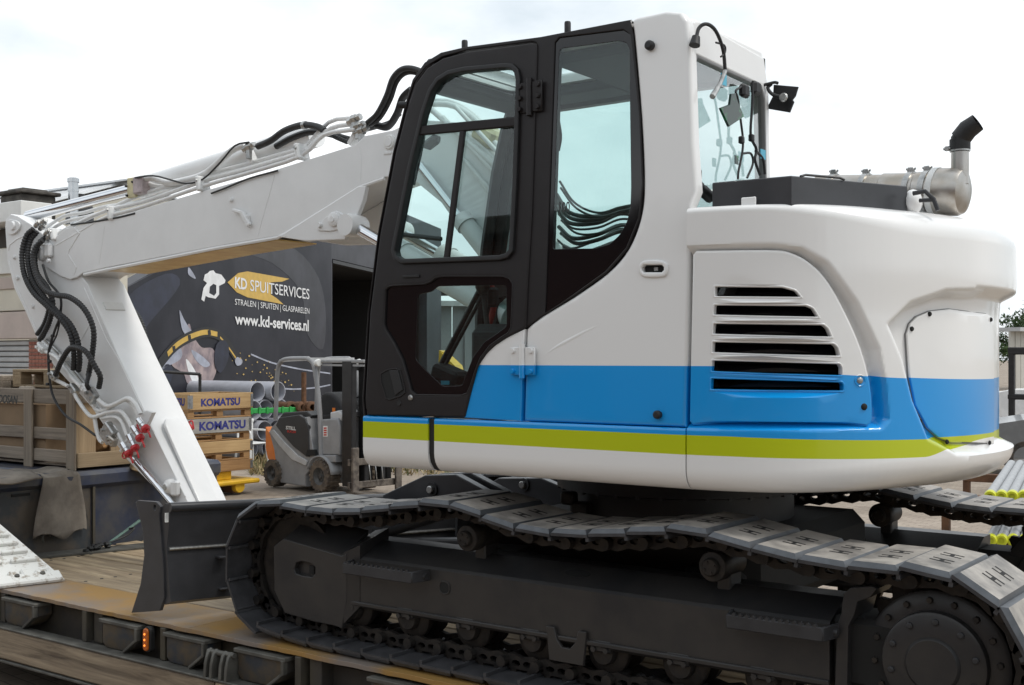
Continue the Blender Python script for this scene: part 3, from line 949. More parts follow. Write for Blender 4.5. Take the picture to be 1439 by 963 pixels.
skirt(sx(511), sx(602), 'side_skirt')
mb = MB()
rows = [(1.78, -.006)]+[(z, -.006) for z in np.linspace(1.77, ZB+.085, 5)]+[(ZB+.085*(1-math.sin(R(a))), -.006-.066*(1-math.cos(R(a)))) for a in (30, 60, 85)]
V = [BODY.at(s, z, off) for s in (sx(601), sx(612)) for z, off in rows]; k = len(rows)
mb.add(V, [(j, j+1, k+j+1, k+j) for j in range(k-1)])
mb.obj('skirt_gap_seal', 'rubber_black', exc)
# front end of the skirt, wrapping to the front of the platform, and the platform itself
x0 = BODY.at(sx(511), 1.7, 0).x
mb = MB(); mb.box2((x0+.004, 4.09, ZB+.09), (-2.2, 6.2, 1.74), ch=.01); mb.obj('platform', 'slot_black', exc)
# far-side tank and tool compartment beside the boom
mb = MB(); mb.box2((x0+.25, 5.5, 1.72), (-2.2, 6.28, 2.3), ch=.06); mb.obj('tank_compartment', 'machine_white', exc)

# ================================================================ cab
mat('rail_seal', (.2, .2, .2), .5)
KL = .045
CAB = Plane((0, 4.02, 1.7), (1, 0, 0), (0, KL, 1), (0, -1, KL))
YF = 4.90                                # far wall of the cab
dark_rear = [(739, 461), (767.6, 440), (806, 417), (853.6, 383), (882, 350), (899, 307), (904, 259), (900, 163), (890, 49), (887, 40)]
# painted rear quarter of the cab, down to the skirt, with its latch opening
q_out = [(735.5, 592), (739.5, 462)]+curve2(dark_rear, 4)[1:]+[(885, 30), (894, 24), (936, 15), (957, 17), (966, 30), (970, 75), (974, 200), (979, 268), (971, 288), (969, 350), (963, 600.5)]
slot = [(903, 376), (906, 372.5), (931, 372.5), (934, 376), (934, 380), (931, 383), (906, 383), (903, 380)]
quarter = panel('cab_rear_quarter', 'livery', exc, CAB, q_out, [slot], off=0, thick=.05, bev=.016, step=.07)
ring_o = [(899, 377), (902, 369), (910, 366), (929, 366), (938, 370), (940, 378), (937, 387), (929, 390), (909, 390), (901, 386)]
lt = panel('latch_surround', 'machine_white', quarter, CAB, curve2(ring_o, 3, True), [slot], off=.01, thick=.012, bev=.006)
MB().box(Vector(CAB.at(*CAB.px(918, 378), -.02)), (.09, .01, .03)).obj('latch_recess', 'slot_black', lt)
MB().box(Vector(CAB.at(*CAB.px(920, 378), -.012)), (.018, .012, .016), ch=.003).obj('latch', 'zinc', lt)
# crease swept up across the panel
mb = MB()
cre = [(763, 503), (775, 492), (800, 478), (835, 460), (875, 444)]
pts = [CAB.at(*CAB.px(*p), -.016) for p in curve2(cre, 5)]
rr_ = [.0145+.004*math.sin(math.pi*min(1, i/(len(pts)-1)*1.0+.02)) for i in range(len(pts))]
mb.tube(pts, rr_, 10); mb.obj('panel_crease', 'livery', quarter)
for q, r_ in (((915, 65), .02), ((926, 583), .017)):
    c = CAB.at(*CAB.px(*q), 0)
    MB().lathe([(0, .026), (r_*.6, .026), (r_*.95, .02), (r_, .008), (r_*.9, 0)], c, CAB.n, 16).obj('rubber_buffer', 'rubber_black', quarter)

# door
d_dark = [(515, 583), (513, 560), (520, 440), (534, 330), (556, 215), (573, 150), (584, 118), (600, 96), (622, 82), (655, 73), (700, 67), (748, 60), (754, 62), (754.5, 75), (747, 300), (741, 400), (738.5, 460),
          (712, 474), (695, 485), (683.5, 496), (671, 514), (661, 552), (652.5, 586)]
upper_hole = [(553, 352), (556, 364), (566, 370), (703, 365), (715, 362), (722, 353), (727, 260), (732, 112), (729, 99), (722, 92), (710, 91), (655, 96), (632, 101), (616, 111), (605, 127), (594, 160), (575, 240)]
lower_hole = [(541, 407), (545, 403), (552, 401), (596, 399), (604, 396), (612, 390), (622, 388), (706, 388), (715, 391), (720, 398), (720, 410), (718, 460), (714, 468), (706, 473), (688, 486), (675, 503), (668, 520), (661, 542), (656, 553), (648, 556), (583, 555), (577, 549), (572, 530), (565, 506), (553, 482), (541, 463), (539, 455)]
DOOR = Plane(CAB.o+CAB.n*.012, CAB.u, CAB.v, CAB.n)
cab_door = panel('cab_door', 'cab_charcoal', exc, DOOR, d_dark, [upper_hole, lower_hole], off=0, thick=.045, bev=.007, step=.09)
# painted lower rear corner of the door
panel('door_paint_panel', 'livery', cab_door, CAB, [(652.5, 587), (661, 553), (671.5, 515), (684, 497), (695.5, 486), (712, 475), (738, 462.5), (735, 500), (732.5, 592)], off=.004, thick=.04, bev=.005, step=.09)
def seal(name, hole, w, m_='rubber_black', parent=None, off=.016, n=None):
    o_ = [DOOR.px(*p) for p in hole]
    if area(o_) < 0: o_.reverse()
    out = inset_loop(o_, -.004); inn = inset_loop(o_, w)
    mb = MB(); slab(mb, DOOR, out, [inn], off=off, thick=.04, bev=.005)
    weighted(mb.obj(name, m_, parent)); return inn
inn = seal('window_seal', upper_hole, .018, parent=cab_door)
def pane(name, surf, o2, parent, off=-.012, m_='cab_glass', thick=.004):
    mb = MB(); slab(mb, surf, o2, [], off=off, thick=thick, bev=0, smoothf=False)
    return mb.obj(name, m_, parent)
pane('window_pane', DOOR, inn, cab_door, thick=.001)
# window bars
a0 = DOOR.at(*DOOR.px(590, 184), -.002); a1 = DOOR.at(*DOOR.px(727, 171), -.002)
MB().beam(a0, a1, .02, .042, ch=.005, up=(0, 0, 1)).obj('window_bar', 'cab_charcoal', cab_door)
a0 = DOOR.at(*DOOR.px(650, 183), -.004); a1 = DOOR.at(*DOOR.px(627, 364), -.004)
MB().beam(a0, a1, .018, .03, up=(1, 0, 0), ch=.004).obj('window_bar', 'cab_charcoal', cab_door)
# lower window: black printed border and the clear field
lo2 = [DOOR.px(*p) for p in lower_hole]
cl = [(585, 414), (604, 410), (613, 402), (709, 400.5), (710, 458), (703, 464), (678, 481), (662, 503), (647, 542), (620, 543), (595, 519), (582, 505)]
cl2 = [DOOR.px(*p) for p in cl]
panel('printed_border', 'ceramic_black', cab_door, DOOR, inset_loop(lo2, .001 if area(lo2) > 0 else -.001), [round_poly(cl2, .015)], pix=False, off=-.01, thick=.005, bev=.0015)
pane('window_pane', DOOR, round_poly(cl2, .015), cab_door, off=-.0115, thick=.001)
seal('window_seal', lower_hole, .004, 'cab_charcoal', cab_door, off=.002)
# door handle recess, lock, small trim
hp = [(536, 526), (545, 521), (556, 519), (562, 521), (568, 545), (569, 551), (563, 556), (548, 561), (543, 559), (537, 538)]
h_o = [DOOR.px(*p) for p in hp]
rim_o = inset_loop(h_o if area(h_o) > 0 else h_o[::-1], -.006)
hd = panel('door_handle', 'cab_charcoal', cab_door, DOOR, rim_o, [h_o], pix=False, off=.004, thick=.004, bev=.002)
panel('handle_recess', 'slot_black', hd, DOOR, h_o, pix=False, off=.001, thick=.002, bev=0)
panel('handle_grip', 'rubber_black', hd, DOOR, [(548, 521), (560, 520), (567, 548), (556, 556)], off=.006, thick=.006, bev=.003)
c = DOOR.at(*DOOR.px(577, 559), 0)
MB().lathe([(0, .008), (.009, .008), (.013, .004), (.014, 0)], c, DOOR.n, 16).obj('door_lock', 'zinc', cab_door)
c = DOOR.at(*DOOR.px(561, 567), 0)
MB().lathe([(0, .004), (.011, .004), (.013, 0)], c, DOOR.n, 16).obj('door_plug', 'rubber_black', cab_door)
a0 = DOOR.at(*DOOR.px(567, 389), .004); a1 = DOOR.at(*DOOR.px(590, 388), .004)
MB().beam(a0, a1, .008, .012, ch=.002).obj('trim_clip', 'rubber_black', cab_door)
# hinges
def hinge(px_, py0, py1, m_, nb, parent):
    mb = MB()
    a = CAB.at(*CAB.px(px_, py0), .022); b = CAB.at(*CAB.px(px_, py1), .022)
    mb.cyl(a, b, .013, 14)
    for sx_ in (-1, 1):
        c = (a+b)/2+Vector((sx_*.038, 0, 0))-Vector((0, -.006, 0))
        mb.box(c, (.05, .012, (a-b).length*.82), ch=.003)
        for j in range(nb):
            z = a.lerp(b, .2+.6*j/max(1, nb-1))
            cc = Vector((c.x+sx_*.008, z.y-.0, z.z))
            mb.lathe([(0, .012), (.009, .012), (.011, .008), (.011, -.004)], cc, (0, -1, 0), 10)
    return mb.obj('door_hinge', m_, parent)
hinge(748, 112, 164, 'cab_charcoal', 3, cab_door)
hinge(738, 484, 532, 'livery', 2, cab_door)

# dark side frame: roof rail, front post edge, post behind the door
sf = [(511, 586), (509.5, 560), (517, 440), (531, 330), (552, 215), (569, 148), (580, 112), (597, 88), (620, 74), (655, 66), (760, 52), (880, 29), (886, 28), (890, 49), (900, 163), (904, 259), (899, 307), (882, 350), (853.6, 383), (806, 417), (767.6, 440), (739, 461), (741, 400), (747, 300), (755, 75), (755, 60), (748, 58.5), (700, 65), (655, 71), (622, 80), (599, 94), (582, 116), (571, 150), (554, 215), (532, 330), (518.5, 440), (511.5, 560), (514, 586)]
rwin = [(766, 440), (767, 425), (780, 60), (786, 53), (876, 42), (886, 48), (898, 163), (902, 259), (897, 306), (880, 348), (851, 381), (804, 415), (772, 437)]
frame = panel('cab_side_frame', 'cab_charcoal', exc, CAB, sf, [], off=0, thick=.06, bev=.006, step=0) if False else None
mb = MB()
sf2 = [CAB.px(*p) for p in sf]; rw2 = [CAB.px(*p) for p in rwin]
slab(mb, CAB, sf2, [rw2], off=.003, thick=.06, bev=.004)
side = weighted(mb.obj('cab_side_frame', 'cab_charcoal', exc))
rc = [(784.5, 75), (787, 68), (870, 57), (880, 60), (884, 70), (884.5, 150), (886, 262), (885, 292), (880, 312), (870, 330), (856, 343), (836, 349), (776, 350)]
rc2 = [CAB.px(*p) for p in rc]
panel('printed_border', 'ceramic_black', side, CAB, inset_loop(rw2, .001 if area(rw2) > 0 else -.001), [round_poly(rc2, .012)], pix=False, off=-.004, thick=.005, bev=.0015)
pane('window_pane', CAB, round_poly(rc2, .012), side, off=-.0055, thick=.001)
lettering('number_decal', '100', 'decal_dark', side, CAB, [(785, 299), (800, 298), (800, 283), (785, 284)], off=-.004, bold=.01)
# roof rail buffers
for q in ((647, 64), (792, 38)):
    c = CAB.at(*CAB.px(*q), -.03)
    MB().lathe([(0, .03), (.012, .03), (.014, .024), (.014, -.02)], c, (0, 0, 1), 12).obj('roof_stud', 'rubber_black', side)
c = CAB.at(*CAB.px(571, 147), .0)+Vector((-.02, 0, 0))
MB().lathe([(0, .02), (.014, .02), (.016, .014), (.016, -.02)], c, (-1, -.6, 0), 12).obj('front_buffer', 'rubber_black', side)

# roof with skylight, front frame, far wall, rear wall, floor
xr = CAB.at(*CAB.px(968, 70), 0).x
zr = 3.385
xf_top = CAB.at(*CAB.px(640, 70), 0).x
ys = 4.02+KL*(zr-1.7)
RS = Plane((0, 0, zr), (1, 0, 0), (0, 1, 0), (0, 0, 1))
r_o = [(xf_top-.02, ys+.05), (xr-.02, ys+.05), (xr-.02, YF-.06), (xf_top-.02, YF-.06)]
sk = [(-3.42, 4.2), (-2.88, 4.2), (-2.88, 4.62), (-3.42, 4.62)]
roof = panel('cab_roof', 'machine_white', exc, RS, round_poly(r_o, .06), [round_poly(sk, .05)], pix=False, off=0, thick=.05, bev=.02, step=.12)
mb = MB(); slab(mb, RS, round_poly([(sk[0][0]-.02, sk[0][1]-.02), (sk[1][0]+.02, sk[1][1]-.02), (sk[2][0]+.02, sk[2][1]+.02), (sk[3][0]-.02, sk[3][1]+.02)], .05), [], off=.012, thick=.002, bev=0, smoothf=False)
mb.obj('skylight', 'roof_glass', roof)
mb = MB(); mb.box2((-2.86, 4.14, zr-.1), (xr-.06, YF-.07, zr-.052), ch=.01); mb.box2((-3.62, 4.14, zr-.1), (-3.44, YF-.07, zr-.052), ch=.01); mb.box2((-3.44, 4.64, zr-.1), (-2.86, YF-.07, zr-.052), ch=.01)
mb.obj('headliner', 'seat_black', roof)
# far wall
FAR = Plane((0, YF, 1.7), (1, 0, 0), (0, -.035, 1), (0, -1, -.035))
fo = [CAB.px(*p) for p in [(511, 586), (517, 440), (531, 330), (552, 215), (569, 148), (580, 112), (597, 88), (620, 74), (655, 66), (880, 29)]]
fo = [(a+.02, b-.03 if b > 1. else b) for a, b in fo]
far_o = fo+[(xr-.05, fo[-1][1]), (xr-.05, fo[0][1])]
def shr(p, dx0, dx1): return p
xw0 = -3.62
fw1 = [(-3.735, 1.0), (-3.72, .92), (-2.82, .92), (-2.78, .98), (-2.78, 1.55), (-2.82, 1.6), (-3.4, 1.6), (-3.5, 1.55), (-3.58, 1.42)]
front_edge = [CAB.px(*p) for p in [(520, 440), (556, 215), (584, 118)]]
def fx_at(t): return float(np.interp(t, [front_edge[0][1], front_edge[1][1], front_edge[2][1]], [front_edge[0][0], front_edge[1][0], front_edge[2][0]]))
fw1 = [(fx_at(.75)+.07, .75), (-2.80, .75), (-2.78, .8), (-2.78, 1.52), (-2.82, 1.57), (fx_at(1.5)+.2, 1.57), (fx_at(1.4)+.08, 1.42)]
fw2 = [(-2.70, .75), (-2.30, .75), (-2.26, .8), (-2.26, 1.52), (-2.30, 1.57), (-2.70, 1.57)]
fw3 = [(fx_at(.2)+.1, .2), (-2.9, .2), (-2.9, .66), (fx_at(.66)+.08, .66)]
far = panel('cab_far_wall', 'cab_charcoal', exc, FAR, far_o, [round_poly(fw1, .05), round_poly(fw2, .05), round_poly(fw3, .05)], pix=False, off=0, thick=.05, bev=.006, step=0)
for w in (fw1, fw2, fw3): pane('window_pane', FAR, round_poly(w, .05), far, off=-.02, thick=.001)
# front posts, head and sill of the windscreen
mb = MB()
fe = [CAB.px(*p) for p in [(512, 575), (519, 440), (533, 330), (554, 215), (571, 148), (582, 114), (599, 92)]]
for y0_, kl in ((4.05, KL), (YF-.02, -.035)):
    pts = [Vector((x+.02, y0_+kl*t, 1.7+t)) for x, t in fe]
    mb.tube(pts, .032, 8)
a = fe[-1]; mb.beam((a[0]+.02, 4.1, 1.7+a[1]), (a[0]+.02, YF-.06, 1.7+a[1]), .06, .06, ch=.01)
a = fe[0]; mb.beam((a[0]+.02, 4.06, 1.7+a[1]+.05), (a[0]+.02, YF, 1.7+a[1]+.05), .06, .2, ch=.01)
mb.obj('windscreen_frame', 'cab_charcoal', exc)
mb = MB(); mb.grid(lambda u, v: Vector((fe[0][0]+.03, 4.09, 1.7+fe[0][1])).lerp(Vector((0, 0, 0)), 0) if False else
                   Vector((float(np.interp(v, np.linspace(0, 1, len(fe)), [p[0] for p in fe]))+.02, 4.09+(YF-4.13)*u, 1.7+float(np.interp(v, np.linspace(0, 1, len(fe)), [p[1] for p in fe])))), 1, 12)
mb.obj('windscreen', 'cab_glass', exc)
# rear wall with the big rear window
REAR = Plane((xr-.012, 0, 0), (0, 1, 0), (0, 0, 1), (1, 0, 0))
rear_o = [(4.11, 2.45), (YF-.02, 2.45), (YF-.05, 3.2), (YF-.1, 3.35), (4.2, 3.375), (4.12, 3.35), (4.10, 3.2)]
w_ = [(4.125, 2.62), (4.15, 2.57), (YF-.11, 2.57), (YF-.08, 2.62), (YF-.105, 3.17), (YF-.14, 3.225), (4.17, 3.235), (4.135, 3.2)]
rear = panel('cab_rear_wall', 'machine_white', exc, REAR, rear_o, [w_], pix=False, off=0, thick=.05, bev=.01)
wr = inset_loop(w_ if area(w_) > 0 else w_[::-1], .014)
mb = MB(); slab(mb, REAR, w_, [wr], off=.008, thick=.03, bev=.004); mb.obj('window_seal', 'rail_seal', rear)
pane('rear_window', REAR, wr, rear, off=-.008, m_='rear_glass', thick=.001)
mb = MB(); mb.box2((fe[0][0]+.03, 4.1, 1.705), (xr-.05, YF-.06, 1.76)); mb.box2((-2.62, 4.12, 1.76), (xr-.06, YF-.08, 2.35), ch=.03)
mb.obj('cab_floor', 'seat_black', exc)
# rubber boot at the foot of the rear window
c = on_x(988, 268, xr+.02); c2 = on_x(982, 240, xr+.015)
MB().tube(smooth([c2, c2.lerp(c, .6)+Vector((0, -.02, -.01)), c, c+Vector((0, .06, -.02))], 4), [.012]*4+[.02]*4+[.024]*5, 10).obj('cable_boot', 'rubber_black', rear)

# seat, belt, lever consoles, wiper, mirror, monitor inside the cab
seat = empty('operator_seat', (0, 0, 0)); adopt(seat, exc); seat.matrix_parent_inverse = Matrix.Translation(-Vector(exc.location))
mb = MB(); mb.box2((-3.15, 4.28, 2.0), (-2.68, 4.74, 2.12), ch=.04); mb.obj('seat_cushion', 'seat_black', seat)
SB = Plane((0, 4.3, 0), (1, 0, 0), (0, 0, 1), (0, -1, 0))
bk = [(-2.86, 2.1), (-2.68, 2.08), (-2.61, 2.42), (-2.62, 2.49), (-2.66, 2.52), (-2.71, 2.5), (-2.74, 2.4)]
panel('seat_backrest', 'seat_black', seat, SB, round_poly(bk, .04), pix=False, off=0, thick=.42, bev=.03)
p = [on_y(690, 400, 4.26), on_y(694, 430, 4.26), on_y(684, 466, 4.26), on_y(678, 480, 4.28)]
MB().tube(smooth(p, 4), .014, 8).obj('seat_belt', 'belt_red', seat)
mb = MB(); c = on_y(693, 418, 4.25); mb.box(c, (.05, .04, .09), ch=.012); mb.obj('belt_reel', 'seat_black', seat)
for y in (4.2, 4.72):
    mb = MB(); mb.box2((-3.32, y-.06, 1.98), (-2.78, y+.06, 2.2), ch=.04); k = mb.obj('lever_console', 'seat_black', seat)
    mb = MB(); mb.tube([(-3.25, y, 2.2), (-3.27, y, 2.34)], .012, 8); mb.sphere((-3.275, y, 2.38), .04, 10, sq=(.9, .8, 1.3)); mb.obj('joystick', 'rubber_black', k)
p0, p1 = on_y(677, 402, 4.32), on_y(618, 515, 4.32)
mb = MB(); mb.tube([p0, p1], .013, 8); mb.tube([p0+Vector((.035, 0, 0)), p1+Vector((.03, 0, 0))], .009, 8); mb.obj('control_lever', 'rubber_black', seat)
c = on_y(626, 527, 4.3); mb = MB(); mb.box(c+Vector((.03, 0, -.0)), (.16, .12, .07), Matrix.Rotation(R(18), 3, 'Y'), ch=.015); md = mb.obj('pedal_cover', 'seat_black', seat)
mb = MB(); mb.box(c+Vector((.05, -.063, -.035)), (.05, .002, .018)); mb.obj('ok_sticker', 'tape_blue', md)
# wiper arm and monitor seen through the door glass
p = [on_y(607, 116, 4.55), on_y(600, 160, 4.5), on_y(594, 205, 4.5), on_y(582, 260, 4.55)]
MB().tube(smooth(p, 4), .006, 6).obj('wiper', 'rubber_black', exc)
c = on_y(607, 200, 4.4); mb = MB(); mb.box(c, (.1, .06, .05), Matrix.Rotation(R(-25), 3, 'Y'), ch=.02); mb.obj('cab_mirror', 'seat_black', exc)
p = [on_y(782, 160, 4.5), on_y(787, 190, 4.5), on_y(784, 212, 4.5)]
MB().tube(smooth(p, 4), .01, 8).obj('grab_handle', 'rubber_black', exc)
p = [on_y(566, 330, 4.75), on_y(620, 336, 4.75)]
MB().tube(p, .012, 8).obj('hand_rail', 'rubber_black', exc)

# ================================================================ things on the hood
z0 = ZT-.02; zt2 = 2.722
A_, B_, C_ = (-2.10, 4.125), (-1.785, 4.14), (-1.53, 4.66)
pl = [A_, B_, C_, (-1.78, 4.86), (-2.10, 4.86)]
mb = MB(); slab(mb, Plane((0, 0, zt2), (1, 0, 0), (0, 1, 0), (0, 0, 1)), pl, [], off=0, thick=zt2-z0, bev=.006)
box_ = weighted(mb.obj('cooling_box', 'blade_grey', exc))
p = [on_z(1125, 248, zt2), on_z(1132, 246, zt2+.008), on_z(1180, 250, zt2+.008), on_z(1187, 253, zt2)]
MB().tube(p, .005, 6).obj('lid_handle', 'steel_grey', box_)
mb = MB(); c = BODY.at(BODY.px(1050, 282)[0], ZT+.014, -.05); mb.box(c, (.06, .008, .035), ch=.004)
bk_ = mb.obj('hood_bracket', 'machine_white', exc)
# lamp bracket beside the muffler
p = [on_y(1283, 272, 4.62), on_y(1300, 269, 4.62), on_y(1312, 280, 4.62), on_y(1318, 296, 4.62)]
mb = MB(); mb.tube(p, .009, 8); mb.tube([on_y(1292, 282, 4.62), on_y(1312, 281, 4.62)], .008, 8); mb.obj('lamp_guard', 'steel_grey', exc)
mb = MB(); c = on_y(1283, 284, 4.7); mb.sphere(c, .05, 14, sq=(.7, 1, 1)); mb.obj('work_lamp', 'machine_white', exc)
# exhaust after-treatment: stainless canister with clamps, end bell, stack and black elbow
ym = 5.0
e = on_y(1347, 270, ym); l = on_y(1150, 270, ym+.05)
ax = (l-e).normalized(); ln = (l-e).length
mb = MB()
mb.lathe([(0, -.034), (.06, -.032), (.088, -.02), (.098, 0), (.098, .08), (.092, .085), (.092, .1), (.084, .105), (.084, .17), (.079, .175), (.079, .32), (.074, .325), (.074, ln), (0, ln)], e, ax, 40)
mf = mb.obj('exhaust_canister', 'stainless', exc)
for h, r_ in ((.13, .09), (.2, .085), (.4, .08), (.55, .08)):
    mb = MB(); mb.lathe([(r_-.006, -.012), (r_, -.012), (r_, .012), (r_-.006, .012)], e+ax*h, ax, 32)
    mb.box(e+ax*h+Vector((0, 0, r_+.008)), (.03, .02, .022), ch=.004); mb.cyl(e+ax*h+Vector((-.02, 0, r_+.012)), e+ax*h+Vector((.02, 0, r_+.012)), .005, 8)
    mb.obj('band_clamp', 'zinc', mf)
mb = MB(); mb.lathe([(.09, -.012), (.101, -.012), (.101, .012), (.09, .012)], e+ax*.092, ax, 36); mb.obj('joint_band', 'label_white', mf)
sb_ = on_y(1349, 242, ym); st_ = on_y(1349, 214, ym)
mb = MB(); mb.tube([sb_-Vector((0, 0, .05)), st_], .035, 24); stk = mb.obj('exhaust_stack', 'stainless', mf)
mb = MB(); mb.lathe([(.034, -.016), (.0405, -.016), (.0405, .016), (.034, .016)], st_+Vector((0, 0, .018)), (0, 0, 1), 28); mb.box(st_+Vector((-.045, -.02, .016)), (.02, .015, .02), ch=.003); mb.cyl(st_+Vector((-.06, -.02, .016)), st_+Vector((-.03, -.02, .016)), .006, 8); mb.obj('stack_clamp', 'zinc', mf)
k0 = on_y(1349, 211, ym); k1 = on_y(1349, 196, ym); k2 = on_y(1360, 182, ym); k3 = on_y(1374, 172, ym)
mb = MB(); mb.tube([k0, k1], .041, 24, cap=False); mb.tube([k1, k2, k3], [.041, .041, .037], 24, cap=False); mb.tube([k0, k1, k2, k3], [.037, .037, .037, .034], 24, cap=False)
mb.obj('exhaust_elbow', 'rubber_black', mf)

# ---------------------------------------------------------------- loose cables and lamp plates behind the cab
def cable(pts, r, name='cable', m_='hose_black', n=8): return MB().tube(smooth(pts, 6), r, n).obj(name, m_, exc)
X = xr+.03
c1 = cable([on_x(978, 58, X), on_x(982, 40, X), on_x(993, 34, X+.02), on_x(1006, 44, X+.03), on_x(1016, 70, X+.03), on_x(1019, 98, X+.03)], .0075)
MB().tube([on_x(978, 52, X), on_x(976, 64, X)], [.016, .022], 10).obj('cable_grommet', 'rubber_black', c1)
MB().tube([on_x(1019, 100, X+.03), on_x(1012, 118, X+.03), on_x(1001, 136, X+.03)], [.009, .008, .012], 8).obj('plug', 'zinc', c1)
MB().box(on_x(1017, 112, X+.02), (.004, .045, .045)).obj('tape_flag', 'tape_blue', c1)
MB().tube(smooth([on_x(1006, 60, X+.03), on_x(1018, 64, X+.03), on_x(1019, 74, X+.03), on_x(1013, 80, X+.03)], 4), .004, 6).obj('cable_tie', 'hose_black', c1)
c2 = cable([on_x(1042, 122, X), on_x(1034, 128, X), on_x(1037, 140, X), on_x(1041, 170, X), on_x(1044, 196, X), on_x(1043, 215, X), on_x(1038, 240, X), on_x(1037, 252, X)], .005)
cable([on_x(1043, 216, X), on_x(1055, 216, X), on_x(1058, 230, X), on_x(1050, 250, X)], .005)
c3 = cable([on_x(1058, 114, X), on_x(1057, 150, X), on_x(1055, 190, X), on_x(1063, 210, X), on_x(1061, 225, X), on_x(1068, 246, X)], .006)
cable([on_x(1062, 212, X), on_x(1072, 224, X), on_x(1075, 245, X)], .006)
MB().box(on_x(1072, 217, X), (.004, .05, .04)).obj('tape_flag', 'tape_blue', c3)
MB().box(on_x(1035, 225, X), (.004, .03, .035)).obj('tape_flag', 'work_green', c2)
for q in ((1042, 197), (1056, 194)):
    MB().box(on_x(q[0], q[1], X), (.02, .025, .03), ch=.004).obj('cable_clip', 'rubber_black', c2)
for q in ((1046, 128), (1062, 124)):
    MB().box(on_x(q[0], q[1], X), (.03, .06, .055), ch=.01).obj('cable_grommet', 'rubber_black', c3)
# two lamp plates: one with a green lens against the glass, one standing out from the pillar
GP = Plane(on_x(1030, 155, X+.03), (0, 1, 0), (0, 0, 1), (1, 0, 0))
g = panel('lamp_plate', 'work_green', exc, GP, [(1028, 132), (1034, 131), (1036, 140), (1046, 164), (1025, 178), (1013, 152), (1026, 147)], off=0, thick=.01, bev=.002)
BP = Plane(on_y(1098, 138, 4.84), (1, 0, 0), (0, 0, 1), (0, -1, 0))
bp_ = panel('lamp_plate', 'rubber_black', exc, BP, [(1087, 119), (1121, 122), (1117, 135), (1113, 140), (1115, 143), (1109, 158), (1080, 153), (1079, 149), (1086, 135)], off=0, thick=.012, bev=.002)
MB().tube(smooth([on_y(1064, 122, 4.8), on_y(1076, 119, 4.8), on_y(1088, 116, 4.82), on_y(1093, 117, 4.82)], 4), .007, 8).obj('plate_stalk', 'hose_black', bp_)
MB().tube(smooth([on_y(1084, 118, 4.82), on_y(1079, 124, 4.81), on_y(1086, 133, 4.81), on_y(1100, 137, 4.81)], 4), .008, 8).obj('plate_cable', 'hose_black', bp_)
c = on_y(1101, 137, 4.81); MB().lathe([(0, .01), (.016, .01), (.02, 0), (.012, -.01)], c, (0, -1, 0), 12).obj('plate_plug', 'zinc', bp_)
# ================================================================ boom
mat('hose_haze_grey', (.05, .055, .055), .4, 0, .3, 30)  # black hose lightened towards grey, glass haze and reflection put into the colour
YN, YFB = 4.98, 5.33
BS = YP(YN)
top_l = [(62, 344), (72, 338), (93, 321), (143, 310), (229, 285), (360, 247), (499, 203.5), (512, 191), (552, 183), (585, 168)]
# behind the cab the boom drops to its foot pin on the platform
foot = [(640, 172), (690, 215), (740, 300), (800, 420), (835, 500), (845, 535), (830, 560), (800, 560), (775, 535), (735, 470), (680, 370), (620, 285), (575, 248)]
bot = [(540, 249), (508, 260), (394, 331), (300, 347), (150, 376), (116, 384)]
tip = [(108, 390), (98, 393), (84, 388), (64, 375), (57, 366), (56, 352)]
b_out = top_l+foot+bot+tip
mb = MB()
slab(mb, BS, [BS.px(*p) for p in b_out], [], off=0, thick=YFB-YN, bev=.006)
boom = weighted(mb.obj('boom', 'boom_white', exc))
# raised rim of the side plate along the lower edge and its turn towards the cylinder lug
def strip(pts, w, off=.0, name='plate_edge', m_='boom_white', parent=boom, surf=BS, r=None):
    P = [surf.at(*surf.px(*p), off) for p in pts]
    return MB().tube(P, w, 8).obj(name, m_, parent)
strip([(118, 386), (150, 379), (300, 349.5), (390, 334), (400, 329), (506, 263), (540, 251)], .012, -.004)
strip([(105, 321), (112, 328), (97, 352), (96, 358), (107, 376), (104, 386)], .008, -.003)
strip([(386, 245), (380, 268), (368, 310), (362, 333)], .004, -.002, 'weld_seam')
strip([(147, 318), (139, 372)], .004, -.002, 'weld_seam')
strip([(505, 205), (508, 225), (506, 258)], .004, -.002, 'weld_seam')
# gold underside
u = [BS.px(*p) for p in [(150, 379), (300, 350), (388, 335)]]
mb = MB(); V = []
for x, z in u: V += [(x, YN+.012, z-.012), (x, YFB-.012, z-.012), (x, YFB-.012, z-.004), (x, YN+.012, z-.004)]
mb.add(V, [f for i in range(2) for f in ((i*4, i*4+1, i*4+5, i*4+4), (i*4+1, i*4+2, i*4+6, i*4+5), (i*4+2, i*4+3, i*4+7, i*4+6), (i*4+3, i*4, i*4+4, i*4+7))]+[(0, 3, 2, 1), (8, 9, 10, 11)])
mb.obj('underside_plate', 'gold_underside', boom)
# cylinder lug with pin boss, keeper and pedestal
lug = [(393, 333), (400, 329), (506, 262), (516, 262), (512, 282), (505, 300), (497, 315), (490, 330), (486, 337), (430, 339)]
for off in (.012, -(YFB-YN)+.03):
    lg = panel('cylinder_lug', 'boom_white', boom, BS, lug, off=off, thick=.03, bev=.006)
c = BS.at(*BS.px(474, 309), .012)
pin = MB().lathe([(0, .03), (.034, .03), (.042, .024), (.044, 0)], c, (0, -1, 0), 24).obj('pin_boss', 'boom_white', boom)
MB().lathe([(0, .006), (.017, .006), (.02, 0)], c+Vector((0, -.03, 0)), (0, -1, 0), 16).obj('pin_cap', 'boom_white', pin)
ko = [(458, 309), (466, 303), (476, 297), (485, 303), (487, 312), (482, 321), (470, 325), (458, 325), (449, 323)]
panel('pin_keeper', 'boom_white', boom, BS, curve2(ko, 3, True), off=.022, thick=.012, bev=.004)
